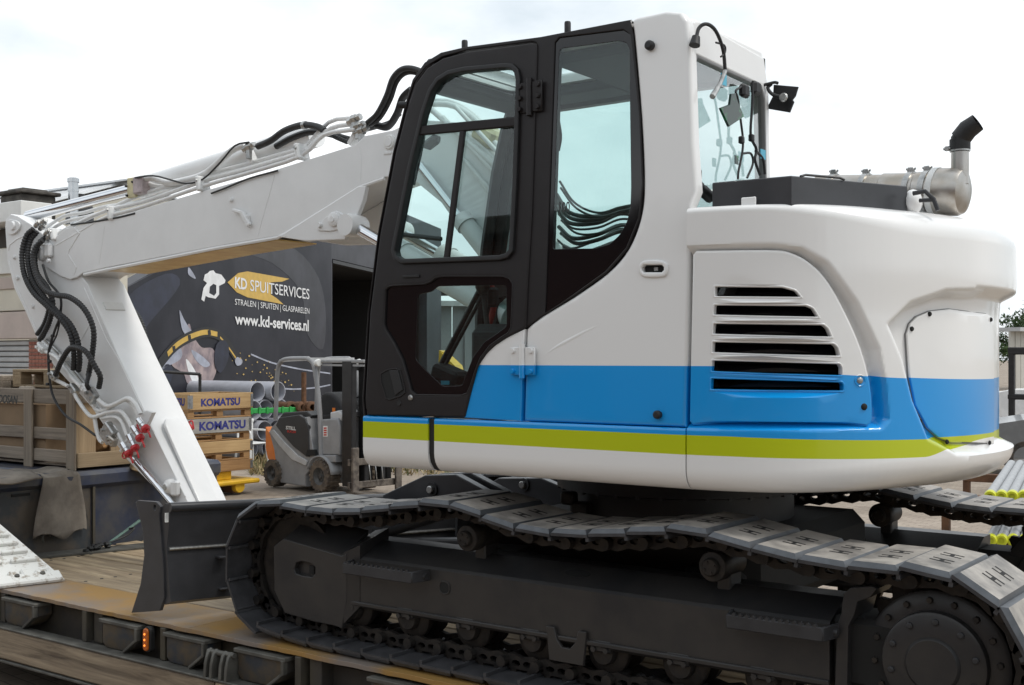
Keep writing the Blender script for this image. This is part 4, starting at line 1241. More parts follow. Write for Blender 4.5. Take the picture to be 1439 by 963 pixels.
c = BS.at(*BS.px(454, 317), .02); MB().lathe([(0, .02), (.014, .02), (.017, .014), (.018, 0)], c, (0, -1, 0), 14).obj('keeper_bolt', 'boom_white', boom)
c = BS.at(*BS.px(548, 200), .0)
sg = MB().lathe([(0, .012), (.036, .012), (.042, .006), (.044, 0)], c, (0, -1, 0), 26).obj('pivot_cap', 'label_white', boom)
MB().lathe([(0, .004), (.024, .004), (.026, 0)], c+Vector((0, -.012, 0)), (0, -1, 0), 20).obj('cap_disc', 'boom_white', sg)
c = BS.at(*BS.px(545, 215), .0); MB().box(c, (.06, .012, .02), ch=.004).obj('cap_bracket', 'boom_white', boom)
# hook and stud on the boom side
c = BS.at(*BS.px(326, 281), 0); MB().lathe([(0, .02), (.011, .02), (.014, .012), (.016, 0)], c, (0, -1, 0), 12).obj('side_stud', 'boom_white', boom)
p = [BS.at(*BS.px(331, 296), .02), BS.at(*BS.px(344, 299), .024), BS.at(*BS.px(349, 308), .024), BS.at(*BS.px(354, 318), .02)]
mb = MB(); mb.beam(p[0], p[1], .02, .02, ch=.004); mb.beam(p[1], p[3], .028, .03, ch=.005); mb.box(p[2]+Vector((0, .012, 0)), (.04, .03, .05), ch=.006); mb.obj('hose_hook', 'boom_white', boom)
# pin block at the tip
c = BS.at(*BS.px(60, 358), .0)
MB().lathe([(0, .03), (.03, .03), (.045, .024), (.05, 0)], c, (0, -1, 0), 22).obj('tip_boss', 'boom_white', boom)
mb = MB(); mb.box(BS.at(*BS.px(72, 352), .02), (.07, .04, .1), ch=.012); mb.obj('tip_keeper', 'boom_white', boom)
for q in ((66, 344), (75, 367)):
    MB().lathe([(0, .02), (.012, .02), (.015, .014), (.016, 0)], BS.at(*BS.px(*q), .03), (0, -1, 0), 12).obj('tip_bolt', 'boom_white', boom)
# boom cylinders under the boom
for y in (YN-.02, YFB+.02):
    a = on_y(500, 318, YN); b = on_y(720, 445, YN)
    a = Vector((a.x, y, a.z)); b = Vector((b.x, y, b.z)); m_ = a.lerp(b, .33)
    MB().tube([a, m_], .034, 18).obj('cylinder_rod', 'chrome', boom)
    mb = MB(); mb.tube([m_, b], .07, 24); mb.lathe([(.035, -.04), (.075, -.04), (.078, .03), (.07, .03)], m_, (b-a).normalized(), 24)
    mb.lathe([(0, -.07), (.062, -.07), (.066, -.05), (.066, .05), (.062, .07), (0, .07)], a, (0, 1, 0), 22)
    mb.obj('boom_cylinder', 'boom_white', boom)

# ================================================================ arm cylinder along the boom top
ya = YC
a = on_y(205, 262, ya); b = on_y(445, 190, ya)
mb = MB(); mb.tube([a, b], .075, 28); mb.lathe([(.04, -.05), (.08, -.05), (.085, -.02), (.085, .02), (.076, .03)], a, (b-a).normalized(), 26)
ac = mb.obj('arm_cylinder', 'boom_white', boom)
MB().tube([on_y(40, 304, ya), a], .042, 20).obj('arm_cylinder_rod', 'chrome', ac)
c = on_y(186, 264, ya-.14); MB().box(c, (.1, .02, .14), ch=.006).obj('valve_plate', 'manifold_yellow', ac)
c = on_y(199, 261, ya-.13); mb = MB(); mb.box(c, (.1, .08, .12), ch=.01); mb.obj('valve_block', 'manifold_pink', ac)
for q in ((178, 262), (190, 262), (179, 275), (187, 256)):
    MB().lathe([(0, .012), (.007, .012), (.009, 0)], on_y(q[0], q[1], ya-.15), (0, -1, 0), 8).obj('valve_bolt', 'link_grey', ac)

# ---------------------------------------------------------------- rigid pipes on the boom
def pipe(px_pts, y, r=.013, m_='pipe_white', name='hydraulic_pipe', parent=boom, sm=3):
    P = [on_y(p[0], p[1], y) for p in px_pts]
    return MB().tube(smooth(P, sm) if sm > 1 else P, r, 10).obj(name, m_, parent)
pipe([(72, 336), (95, 321), (150, 296), (200, 284), (285, 255), (350, 237), (425, 214), (440, 202), (466, 180), (500, 174)], YN+.03, .014)
pipe([(66, 330), (88, 313), (140, 300), (190, 277), (285, 247), (350, 230), (415, 211), (428, 208), (462, 172), (495, 166)], YN+.07, .013)
pipe([(80, 345), (120, 322), (150, 305), (200, 291), (285, 262), (350, 243), (424, 219), (455, 190), (500, 182)], YN+.01, .013)
pipe([(62, 322), (90, 304), (118, 299), (150, 290), (190, 285), (240, 270)], YN+.12, .013)
pipe([(200, 252), (215, 250), (236, 257), (262, 253), (290, 243), (325, 212), (345, 204)], YN+.05, .022, name='cylinder_pipe')
pipe([(205, 257), (222, 262), (250, 262), (280, 252)], YN+.08, .016)
# thin cables running between the pipes
pipe([(190, 250), (215, 247), (240, 253), (262, 258), (285, 252), (310, 228), (330, 205), (350, 200)], YN+.0, .006, 'hose_black', 'cable')
pipe([(297, 272), (318, 264), (350, 251), (390, 240)], YN-.012, .006, 'hose_black', 'cable')
pipe([(100, 316), (130, 312), (165, 306), (190, 300)], YN-.0, .007, 'hose_black', 'cable')
# pipe clamps standing on the boom
for q, sc in (((285, 259), 1.), ((160, 300), 1.), ((424, 214), 1.), ((80, 330), .9)):
    c = on_y(q[0], q[1], YN+.02)
    mb = MB(); mb.box(c, (.035*sc, .1, .1*sc), Matrix.Rotation(R(-14), 3, 'Y'), ch=.008)
    cl_ = mb.obj('pipe_clamp', 'pipe_white', boom)
    MB().lathe([(0, .012), (.008, .012), (.01, 0)], c+Vector((0, -.05, .02)), (0, -1, 0), 8).obj('clamp_bolt', 'zinc', cl_)
# hose couplings: behind the cylinder and near the elbow
for q in ((350, 207), (498, 168), (503, 178), (508, 184)):
    c = on_y(q[0], q[1], YN+.02)
    mb = MB(); mb.tube([c+Vector((-.05, 0, -.012)), c+Vector((.05, 0, .012))], .02, 6, smooth=False); mb.tube([c+Vector((-.015, 0, -.0)), c+Vector((.02, 0, .004))], .027, 6, smooth=False); mb.box(c+Vector((0, 0, -.04)), (.03, .03, .07), ch=.004)
    mb.obj('hose_coupling', 'zinc', boom)
mb = MB(); mb.beam(on_y(347, 205, YN+.06), on_y(357, 228, YN+.06), .06, .03, up=(1, 0, 0), ch=.005); mb.obj('pipe_bracket', 'pipe_white', boom)
mb = MB(); mb.beam(on_y(506, 182, YN+.06), on_y(494, 204, YN+.06), .06, .035, up=(1, 0, 0), ch=.005); mb.obj('pipe_bracket', 'pipe_white', boom)
# rubber hoses looping over the boom
def hose(px_pts, ys, r, rib=False, name='hydraulic_hose', pitch=.018):
    if not isinstance(ys, (list, tuple)): ys = [ys]*len(px_pts)
    P = [on_y(p[0], p[1], y) for p, y in zip(px_pts, ys)]
    if rib:
        q, rs = ribbed(P, r, pitch); return MB().tube(q, rs, 8, smooth=False).obj(name, 'hose_black', boom)
    return MB().tube(smooth(P, 6), r, 10).obj(name, 'hose_black', boom)
hose([(362, 206), (380, 198), (400, 184), (425, 176), (445, 178), (456, 184)], YN+.03, .021)
hose([(388, 206), (410, 194), (435, 186), (460, 188), (490, 196)], YN+.1, .02)
hose([(440, 176), (456, 182), (470, 192), (488, 200)], YN+.06, .014)
hose([(516, 173), (530, 160), (543, 135), (552, 110), (566, 97), (586, 98), (610, 112)], YN+.02, .016)
hose([(516, 177), (533, 166), (548, 140), (557, 115), (571, 102), (590, 104), (620, 120)], YN+.06, .016)
hose([(528, 176), (545, 178), (558, 160), (566, 138), (578, 126)], YN+.1, .022)
hose([(512, 183), (530, 178), (548, 172), (562, 160)], YN+.14, .014)
for q in ((384, 176+0), (402, 180)):
    pass
mb = MB(); c = on_y(428, 176, YN+.03); mb.lathe([(.02, -.012), (.025, -.012), (.025, .012), (.02, .012)], c, (1, 0, .05), 12); mb.obj('hose_clip', 'zinc', boom)

# the pipe run and hose bundle on the back of the boom, behind the cab glass
for k_, (dy, dz) in enumerate(((0.02, .07), (.07, .085), (.12, .08), (.18, .07))):
    P = [on_y(p[0], p[1], YN+dy)+Vector((0, 0, dz)) for p in [(585, 165), (640, 168), (690, 212), (740, 296), (795, 408)]]
    MB().tube(smooth(P, 5), .016, 10).obj('hydraulic_pipe', 'pipe_white', boom)
for k_ in np.linspace(0, 6.5, 11):
    j = random.uniform(-1.6, 1.6)
    P = [on_y(790+j*6, 255+k_*14, YN+.03*k_), on_y(812+j*8, 285+k_*11, YN-.03+.03*k_), on_y(840, 302+k_*7+j*5, YN-.04+.04*k_), on_y(872, 296+k_*6+j*8, YN+.05*k_), on_y(905, 285+k_*8, YN+.05*k_)]
    MB().tube(smooth(P, 6), random.choice((.006, .008, .011)), 8).obj('hydraulic_hose', 'hose_haze_grey', boom)
for q0, q1, r_ in (((640, 150), (732, 250), .012), ((622, 165), (732, 282), .014), ((650, 222), (732, 318), .012), ((604, 152), (700, 236), .016), ((668, 245), (735, 335), .01)):
    MB().tube([on_y(q0[0], q0[1], YN-.02), on_y(q1[0], q1[1], YN-.02)], r_, 10).obj('hydraulic_pipe', 'pipe_white', boom)
ra_, rb_ = on_y(590, 232, YN-.04), on_y(652, 312, YN-.04); rc_ = on_y(705, 380, YN-.04)
MB().tube([ra_, rb_], .026, 16).obj('cylinder_rod', 'chrome', boom)
mb = MB(); mb.tube([rb_, rc_], .05, 20); mb.lathe([(.03, -.03), (.055, -.03), (.058, .03), (.05, .03)], rb_, (rc_-rb_).normalized(), 20); mb.obj('cylinder_barrel', 'boom_white', boom)
mb = MB(); c = on_y(688, 192, YN+.06); mb.box(c, (.16, .14, .1), Matrix.Rotation(R(30), 3, 'Y'), ch=.02); mb.obj('valve_block', 'manifold_yellow', boom)

# ================================================================ arm (dipper)
AS = YP(YN+.02)
ar = [(7, 318), (8, 308), (15, 301), (25, 304), (43, 315), (62, 331), (100, 372), (122, 398), (166, 500), (262, 702), (283, 752), (262, 762), (236, 706), (178, 646), (128, 572), (74, 512), (52, 476), (36, 439), (20, 406), (10, 366)]
mb = MB(); slab(mb, AS, [AS.px(*p) for p in ar], [], off=0, thick=YFB-YN-.04, bev=.006)
arm = weighted(mb.obj('dipper_arm', 'boom_white', exc))
def astrip(pts, w, off=0., name='plate_edge'): return strip(pts, w, off, name, 'boom_white', arm, AS)
astrip([(13, 366), (22, 402), (38, 436), (55, 474)], .007, -.002)
astrip([(12, 352), (14, 344), (24, 336), (42, 328)], .007, -.002)
astrip([(118, 404), (150, 478), (166, 504), (200, 575), (260, 698)], .006, -.002)
astrip([(130, 450), (102, 498)], .006, -.002, 'weld_seam')
# reinforcing rib on the cab-side face near the lower end
mb = MB(); p0 = AS.px(214, 590); p1 = AS.px(262, 700)
S_ = Vector((p0[0], 0, p0[1])); E_ = Vector((p1[0], 0, p1[1])); dd = (E_-S_).normalized(); nn = Vector((-dd.z, 0, dd.x)); nn = nn if nn.x > 0 else -nn
fc = Plane(S_+Vector((0, 0, 0)), dd, (0, 1, 0), nn)
lenr = (E_-S_).length*1.25
slab(mb, fc, round_poly([(0, YN+.12), (.05, YN+.09), (lenr, YN+.09), (lenr, YN+.25), (.05, YN+.25), (0, YN+.22)], .02), [], off=.016, thick=.02, bev=.008)
mb.obj('face_rib', 'boom_white', arm)
c = AS.at(*AS.px(120, 414), 0)
for q, r_ in (((21, 318), .035),):
    c = AS.at(*AS.px(*q), 0)
    MB().lathe([(0, .03), (r_*.8, .03), (r_, .022), (r_*1.1, 0)], c, (0, -1, 0), 22).obj('arm_pin', 'boom_white', arm)
ko = [(12, 310), (28, 312), (29, 322), (20, 330), (12, 326)]
panel('pin_keeper', 'boom_white', arm, AS, curve2(ko, 3, True), off=.016, thick=.014, bev=.004)
for q in ((21, 362), (26, 391), (47, 431), (24, 390)):
    MB().lathe([(0, .018), (.011, .018), (.014, .012), (.016, 0)], AS.at(*AS.px(*q), 0), (0, -1, 0), 10).obj('side_stud', 'boom_white', arm)
c = AS.at(*AS.px(242, 684), 0)
pb = MB().lathe([(0, .06), (.022, .06), (.03, .052), (.036, .05), (.05, .03), (.056, 0)], c, (0, -1, 0), 24).obj('linkage_boss', 'boom_white', arm)
MB().lathe([(0, .004), (.018, .004), (.021, 0)], c+Vector((0, -.06, 0)), (0, -1, 0), 18).obj('boss_cap', 'zinc', pb)
mb = MB(); mb.box(AS.at(*AS.px(250, 686), .02), (.06, .05, .1), ch=.012); mb.obj('boss_plate', 'boom_white', arm)
# label plate on the cab-side face
mb = MB(); p0 = AS.px(132, 424); 
S_ = Vector((p0[0]+.014, YN+.16, p0[1]))
mb.beam(S_, S_+dd*.07, .16, .012, up=nn, ch=.003); mb.obj('maker_plate', 'label_white', arm)
# bucket cylinder rod on the outer side of the arm
a = on_y(186, 640, YN-.02); b = on_y(246, 712, YN-.02); b2 = a.lerp(b, 1.35)
MB().tube([a, b2], .026, 18).obj('cylinder_rod', 'chrome', arm)
# quick couplers with red caps on their white bracket
QS = YP(YN-.06)
br = panel('coupler_bracket', 'pipe_white', arm, QS, [(194, 583), (205, 577), (214, 580), (186, 640), (178, 641), (170, 632)], off=0, thick=.03, bev=.005)
mb = MB(); mb.beam(on_y(205, 592, YN-.0), on_y(180, 634, YN-.0), .14, .02, up=(1, 0, .6), ch=.004); mb.obj('bracket_flange', 'pipe_white', br)
for (qa, qb) in (((198, 594), (205, 603)), ((190, 605), (197, 616)), ((184, 617), (190, 630)), ((175, 628), (181, 638))):
    a = on_y(qa[0], qa[1], YN-.1); b = on_y(qb[0], qb[1], YN-.1); d = (b-a).normalized()
    k = MB(); k.tube([a-d*.03, a+d*.02], .023, 16); k.tube([a+d*.02, b-d*.012], .019, 16); cp = k.obj('quick_coupler', 'chrome', arm)
    k = MB(); k.tube([b-d*.016, b+d*.004, b+d*.016], [.029, .031, .022], 16); k.tube(smooth([b+d*.01, b+d*.04+Vector((.015, -.01, 0)), b+d*.055+Vector((.02, -.01, -.02))], 3), .007, 6)
    k.obj('dust_cap', 'cap_red', cp)
P = [on_y(p[0], p[1], YN-.09) for p in [(196, 590), (193, 597), (198, 607), (204, 606)]]
MB().tube(smooth(P, 4), .006, 6).obj('cap_strap', 'cap_red', arm)
P = [on_y(p[0], p[1], YN-.09) for p in [(178, 628), (172, 640), (176, 644), (182, 634)]]
MB().tube(smooth(P, 4), .006, 6).obj('cap_strap', 'cap_red', arm)
k = MB(); a = on_y(262, 597, YFB+.05); k.tube([a, a+Vector((.04, .02, -.03))], .022, 12); k.tube(smooth([a, a+Vector((.06, 0, .03)), a+Vector((.08, 0, -.03))], 4), .006, 6); k.obj('dust_cap', 'cap_red', arm)
# rigid pipes on the outer edge of the arm
def apipe(px_pts, y=YN-.03, r=.014, sm=4, m_='pipe_white', name='hydraulic_pipe'):
    P = [on_y(p[0], p[1], y) for p in px_pts]
    return MB().tube(smooth(P, sm), r, 10).obj(name, m_, arm)
apipe([(54, 482), (60, 492), (80, 503), (100, 530), (130, 560), (134, 575), (146, 577), (160, 570), (176, 562), (188, 572), (196, 588)], YN-.05, .014)
apipe([(74, 532), (100, 546), (108, 560), (122, 580), (132, 586), (150, 580), (168, 578), (178, 588), (186, 604)], YN-.06, .014)
apipe([(142, 588), (160, 586), (170, 592), (178, 612)], YN-.05, .012)
apipe([(150, 594), (160, 600), (172, 622)], YN-.06, .012)
apipe([(138, 562), (143, 566), (152, 571), (166, 566), (180, 560), (190, 568), (197, 582)], YN-.08, .015)
apipe([(60, 480), (90, 512), (120, 548), (150, 588)], YN-.02, .012)
apipe([(66, 478), (96, 510), (126, 546)], YN-.0, .012, m_='zinc')
apipe([(133, 588), (136, 606), (140, 618), (144, 622)], YN-.05, .014)
# couplings, valve blocks
def fitting(q, y, s_=(.06, .05, .06), m_='zinc', name='hose_coupling', ang=40):
    mb = MB(); c = on_y(q[0], q[1], y); rot = Matrix.Rotation(R(ang), 3, 'Y')
    mb.box(c, s_, rot, ch=.008)
    for dx in (-.3, .3): mb.tube([c+rot @ Vector((dx*s_[0], -s_[1]*.5, 0)), c+rot @ Vector((dx*s_[0], -s_[1]*.5-.015, 0))], .012, 6, smooth=False)
    return mb.obj(name, m_, arm)
fitting((129, 556), YN-.09, (.1, .05, .09), 'zinc', 'valve_block')
fitting((153, 609), YN-.08, (.12, .06, .12), 'zinc', 'valve_block')
fitting((158, 620), YN-.1, (.07, .05, .06), 'stainless', 'valve_block', 25)
fitting((60, 490), YN-.05, (.08, .06, .05), 'pipe_white', 'pipe_clamp', 30)
fitting((76, 528), YN-.07, (.07, .05, .05), 'zinc')
fitting((104, 547), YN-.05, (.09, .05, .05), 'zinc')
fitting((92, 502), YN-.03, (.05, .05, .05), 'pipe_white', 'pipe_clamp')
fitting((120, 545), YN-.03, (.06, .05, .05), 'pipe_white', 'pipe_clamp')
# corrugated hoses between boom pipes and arm pipes
yh = [YN-.02, YN-.06, YN-.1, YN-.1, YN-.08]
def whip(pts, dy, r, name='corrugated_hose', pitch=.022):
    n = len(pts); P = [on_y(p[0], p[1], YN-.03-.07*math.sin(math.pi*i/(n-1))+dy) for i, p in enumerate(pts)]
    q, rs = ribbed(P, r, pitch); return MB().tube(q, rs, 8, smooth=False).obj(name, 'hose_black', boom)
whip([(47, 322), (37, 332), (31, 356), (34, 385), (46, 410), (66, 430), (85, 448), (99, 470), (104, 500), (103, 520)], -.02, .021)
whip([(52, 326), (42, 340), (39, 365), (46, 395), (62, 418), (82, 440), (98, 455), (109, 478), (112, 505), (110, 522)], .0, .021)
whip([(60, 338), (50, 348), (46, 365), (52, 390), (64, 408), (80, 415), (98, 418), (118, 434), (131, 462), (130, 495), (124, 530)], -.04, .021)
whip([(64, 334), (55, 342), (49, 360), (52, 384), (66, 404), (74, 425), (70, 450), (62, 468), (56, 478)], .02, .021)
whip([(45, 322), (38, 345), (42, 380), (60, 412), (68, 432), (62, 455), (52, 470)], .04, .017)
whip([(78, 527), (86, 508), (98, 490), (110, 489), (122, 496), (134, 516), (141, 530), (139, 545)], -.06, .02)
whip([(125, 527), (122, 540), (126, 548)], -.06, .016)
P = [on_y(p[0], p[1], YFB+.1) for p in [(160, 425), (175, 428), (190, 440), (200, 458), (204, 480), (202, 498)]]
q, rs = ribbed(P, .022, .022); MB().tube(q, rs, 8, smooth=False).obj('corrugated_hose', 'hose_black', arm)
# thin cables
apipe([(60, 372), (68, 395), (82, 412), (86, 425), (84, 446), (78, 462), (72, 480), (68, 500), (70, 535), (76, 560), (92, 584), (112, 596), (134, 612)], YN-.06, .009, 4, 'hose_black', 'cable')
apipe([(85, 446), (80, 470), (70, 492), (68, 515)], YN-.05, .006, 4, 'hose_black', 'cable')
for q in ((84, 446), (74, 472), (70, 508), (67, 540)):
    MB().box(on_y(q[0], q[1], YN-.065), (.03, .02, .02), ch=.004).obj('cable_tie', 'rubber_black', arm)
for q in ((62, 376), (78, 385)): pass
# hose ends at the boom tip
for q in ((50, 318), (56, 322), (64, 330), (66, 336), (58, 315)):
    c = on_y(q[0], q[1], YN+.0); d = Vector((.06, 0, .03))
    mb = MB(); mb.tube([c, c+d], .02, 8, smooth=False); mb.tube([c+d*.4, c+d*.7], .026, 6, smooth=False); mb.obj('hose_coupling', 'zinc', boom)
# ================================================================ low loader
def wood_mat(name, c1, c2, rough=.75, ring=14., along='X'):
    m = bpy.data.materials.new(name); nt, b = nodes_of(m); N, K = nt.nodes.new, nt.links.new
    t = N('ShaderNodeTexCoord'); mpn = N('ShaderNodeMapping'); n = N('ShaderNodeTexNoise'); n2 = N('ShaderNodeTexNoise'); r = N('ShaderNodeValToRGB'); oi = N('ShaderNodeObjectInfo'); va = N('ShaderNodeVectorMath'); va.operation = 'ADD'
    sc_ = {'X': (.6, ring, ring), 'Y': (ring, .6, ring), 'Z': (ring, ring, .6)}[along]
    mpn.inputs['Scale'].default_value = sc_
    n.inputs['Scale'].default_value = 2.2; n.inputs['Detail'].default_value = 8; n.inputs['Roughness'].default_value = .65; n.inputs['Distortion'].default_value = .6
    n2.inputs['Scale'].default_value = 1.3; n2.inputs['Detail'].default_value = 5
    mul = N('ShaderNodeVectorMath'); mul.operation = 'SCALE'; mul.inputs['Scale'].default_value = 37.
    K(oi.outputs['Random'], mul.inputs[0])
    K(t.outputs['Object'], va.inputs[0]); K(mul.outputs[0], va.inputs[1]); K(va.outputs[0], mpn.inputs['Vector']); K(mpn.outputs['Vector'], n.inputs['Vector']); K(va.outputs[0], n2.inputs['Vector'])
    r.color_ramp.elements[0].position = .3; r.color_ramp.elements[0].color = tuple(c2)+(1,)
    r.color_ramp.elements[1].position = .66; r.color_ramp.elements[1].color = tuple(c1)+(1,)
    K(n.outputs['Fac'], r.inputs['Fac'])
    mx_ = N('ShaderNodeMix'); mx_.data_type = 'RGBA'; mx_.blend_type = 'MULTIPLY'
    mr = N('ShaderNodeMapRange'); mr.inputs['From Min'].default_value = .35; mr.inputs['From Max'].default_value = .7; mr.inputs['To Min'].default_value = .0; mr.inputs['To Max'].default_value = .55
    K(n2.outputs['Fac'], mr.inputs['Value']); K(mr.outputs[0], mx_.inputs['Factor']); K(r.outputs['Color'], mx_.inputs['A']); mx_.inputs['B'].default_value = (.55, .5, .45, 1)
    hs = N('ShaderNodeHueSaturation'); mv = N('ShaderNodeMapRange'); mv.inputs['To Min'].default_value = .8; mv.inputs['To Max'].default_value = 1.15
    K(oi.outputs['Random'], mv.inputs['Value']); K(mv.outputs[0], hs.inputs['Value']); K(mx_.outputs['Result'], hs.inputs['Color']); K(hs.outputs['Color'], b.inputs['Base Color'])
    b.inputs['Roughness'].default_value = rough
    bp = N('ShaderNodeBump'); bp.inputs['Strength'].default_value = .6; bp.inputs['Distance'].default_value = .007
    K(n.outputs['Fac'], bp.inputs['Height']); K(bp.outputs['Normal'], b.inputs['Normal'])
    MATS[name] = m
wood_mat('deck_wood', (.54, .42, .27), (.18, .13, .08), ring=6)
wood_mat('old_timber', (.5, .4, .28), (.11, .08, .055), ring=8)
wood_mat('crate_grey', (.32, .27, .215), (.14, .115, .09))
wood_mat('crate_grey_z', (.33, .28, .22), (.19, .155, .12), along='Z')
wood_mat('crate_new', (.42, .32, .2), (.27, .2, .12), along='Y')
wood_mat('crate_new_z', (.45, .33, .2), (.3, .21, .12), along='Z')
wood_mat('collar_wood', (.52, .35, .17), (.4, .25, .11), along='Y')
wood_mat('collar_dark', (.42, .24, .1), (.28, .15, .06), along='Y')
mat('cardboard', (.25, .17, .1), .85, 0, .15, 4)
mat('collar_grey', (.36, .34, .31), .7, 0, .25, 6, stretch=(1, .3, 3))
mat('rust_plate', (.33, .19, .055), .5, .15, .4, 1.7, bump=.04, bscale=40, col2=(.21, .175, .15), lo=.42, hi=.57, rvar=.15, detail=10)
mat('web_olive', (.07, .06, .042), .7, .1, .5, 5, bump=.03, bscale=40, col2=(.045, .04, .035))
mat('pocket_blue', (.036, .042, .052), .6, .2, .5, 8, col2=(.09, .07, .045), bump=.02)
mat('rail_grey', (.13, .125, .11), .6, .3, .4, 9, bump=.03, bscale=60)
mat('goose_blue', (.022, .03, .06), .45, .1, .4, 5, col2=(.06, .06, .065), bump=.02, bscale=40, rvar=.15)
mat('goose_dark', (.035, .04, .045), .6, .1, .5, 4, col2=(.085, .07, .055), lo=.42, hi=.6, bump=.03, bscale=40)
mat('mat_rubber', (.23, .2, .165), .9, 0, .4, 5, bump=.05, bscale=30, col2=(.14, .12, .1))
mat('lamp_orange', (.55, .13, .015), .3, 0, .3, 30)
mat('lamp_glow', (1, .3, .05), .3, emit=(1, .25, .03, 1.2))
mat('chipped_white', (.68, .68, .65), .7, 0, .2, 16, bump=.06, bscale=50, col2=(.33, .29, .24), lo=.36, hi=.47, detail=10)
mat('strap_green', (.12, .2, .17), .8, 0, .3, 60)
mat('dark_steel', (.03, .03, .03), .6, .3, .4, 20)

tr = empty('low_loader', (-3, 5.16, 0), 'low loader trailer with plank deck and rusty edge plate under the excavator', 'trailer')
XA, XB = -7.8, 2.2
DZ = DECK
# chassis
mb = MB(); mb.box2((XA, 4.06, .3), (XB, 6.26, .595), ch=.01); mb.obj('chassis', 'web_olive', tr)
for k in range(2):
    y = 4.75+.7*k
    mb = MB(); mb.box2((XA, y, .12), (XB, y+.16, .3), ch=.01); mb.obj('chassis_beam', 'dark_steel', tr)
# deck planks, each its own board
n = 9; w = (6.3-4.365)/n
for k in range(n):
    y = 4.365+w*k
    mb = MB(); dz = random.uniform(-.004, .003)
    mb.box2((XA+.02+random.uniform(0, .05), y+.012, .6), (XB, y+w-.012, DZ+dz-.006), ch=.006)
    pk0 = mb.obj('deck_plank', 'deck_wood', tr)
    for xb_ in (-7.5, -6.6, -5.7):
        for yy in (y+.05, y+w-.05): MB().lathe([(0, .002), (.011, .002), (.013, -.004)], (xb_, yy, DZ+dz-.006), (0, 0, 1), 8).obj('plank_bolt', 'dark_steel', pk0)
# rusty edge plate with a nibbled edge, in lengths
def edge_plate(x0, x1, y0, y1):
    S = Plane((0, 0, DZ), (1, 0, 0), (0, 1, 0), (0, 0, 1))
    o = []; x = x0
    while x < x1: o.append((x, y0+random.uniform(-.005, .005))); x += .045
    o += [(x1, y0), (x1, y1), (x0, y1)]
    mb = MB(); slab(mb, S, o, [], off=0, thick=.022, bev=.002, smoothf=False)
    return mb.obj('edge_plate', 'rust_plate', tr)
xs = [XA-.2, -5.02, -2.6, 0., XB]
for a, b in zip(xs[:-1], xs[1:]):
    edge_plate(a+.002, b-.002, 3.955, 4.36)
    edge_plate(a+.002, b-.002, 6.305, 6.6)
# outer rail: steel angle, timber rubbing board
YT = 3.88
joints = [XA-.5, on_y(300, 950, YT).x, -2.2, 0.2, XB]
for a, b in zip(joints[:-1], joints[1:]):
    mb = MB(); mb.box2((a+.006, YT, .262), (b-.006, YT+.055, .437), ch=.008); mb.obj('rubbing_board', 'old_timber', tr)
    mb = MB(); mb.box2((a, YT-.006, .44), (b, YT+.09, .452), ch=.003); mb.box2((a, YT-.008, .243), (b, YT+.09, .258), ch=.003); mb.obj('board_rail', 'rail_grey', tr)
mb = MB(); mb.box2((XA-.5, YT+.06, .262), (XB, YT+.08, .435)); mb.obj('board_backing', 'dark_steel', tr)
# pockets under the edge plate
for q0, q1 in ((6, 50), (143, 194), (233, 288), (333, 400), (520, 600), (760, 850)):
    x0 = on_y(q0, 870, 3.94).x; x1 = on_y(q1, 880, 3.94).x
    S = YP(3.945)
    mb = MB(); slab(mb, S, [(x0, .6), (x1, .6), (x1, .535), (x1-.04, .49), (x1-.12, .455), (x0+.03, .455), (x0, .48)], [], off=0, thick=.1, bev=.005)
    pk_ = mb.obj('stake_pocket', 'pocket_blue', tr)
    mb = MB(); mb.box2((x0-.01, 3.925, .592), (x1+.015, 4.05, .612), ch=.003); mb.beam((x1, 3.935, .6), (x1, 3.935, .53), .02, .03, up=(0, 1, 0), ch=.003); mb.beam((x1, 3.935, .535), (x1-.11, 3.935, .458), .015, .03, up=(0, 1, 0), ch=.003)
    mb.obj('pocket_lip', 'rail_grey', pk_)
for q in (4, 118, 228, 418, 700, 960):
    x = on_y(q, 890, 3.95).x
    mb = MB(); mb.box2((x-.02, 3.95, .455), (x+.02, 4.07, .625), ch=.003); mb.box2((x+.05, 3.98, .455), (x+.13, 4.07, .625), ch=.004); mb.obj('deck_bracket', 'web_olive', tr)
# amber marker lamp
c = on_y(205.5, 899, 3.925)
lm = empty('marker_lamp', (0, 0, 0)); adopt(lm, tr); lm.matrix_parent_inverse = Matrix.Translation(-Vector(tr.location))
S = YP(3.925)
o_ = [(c.x+.02*math.cos(a), c.z+math.copysign(.04, math.sin(a))+.02*math.sin(a)) for a in np.linspace(.01, 2*math.pi+.01, 21)[:-1]]
panel('lamp_base', 'dark_steel', lm, S, inset_loop(o_, -.008), pix=False, off=-.004, thick=.03, bev=.003)
panel('lamp_lens', 'lamp_orange', lm, S, o_, pix=False, off=.01, thick=.012, bev=.006)
for dz in (-.03, 0, .03): MB().sphere((c.x, 3.914, c.z+dz), .006, 8).obj('lamp_diode', 'lamp_glow', lm)
# twin lugs
for q in (297, 305, 318, 326):
    x = on_y(q, 925, 3.92).x
    S_ = Plane((x, 0, 0), (0, 1, 0), (0, 0, 1), (1, 0, 0))
    panel('rail_lug', 'rail_grey', tr, S_, [(3.875, .45), (3.96, .45), (3.96, .53), (3.945, .575), (3.92, .59), (3.895, .57), (3.88, .52)], pix=False, off=.009, thick=.018, bev=.003)
MB().cyl(on_y(293, 915, 3.92), on_y(330, 922, 3.92), .014, 12).obj('lug_pin', 'rail_grey', tr)
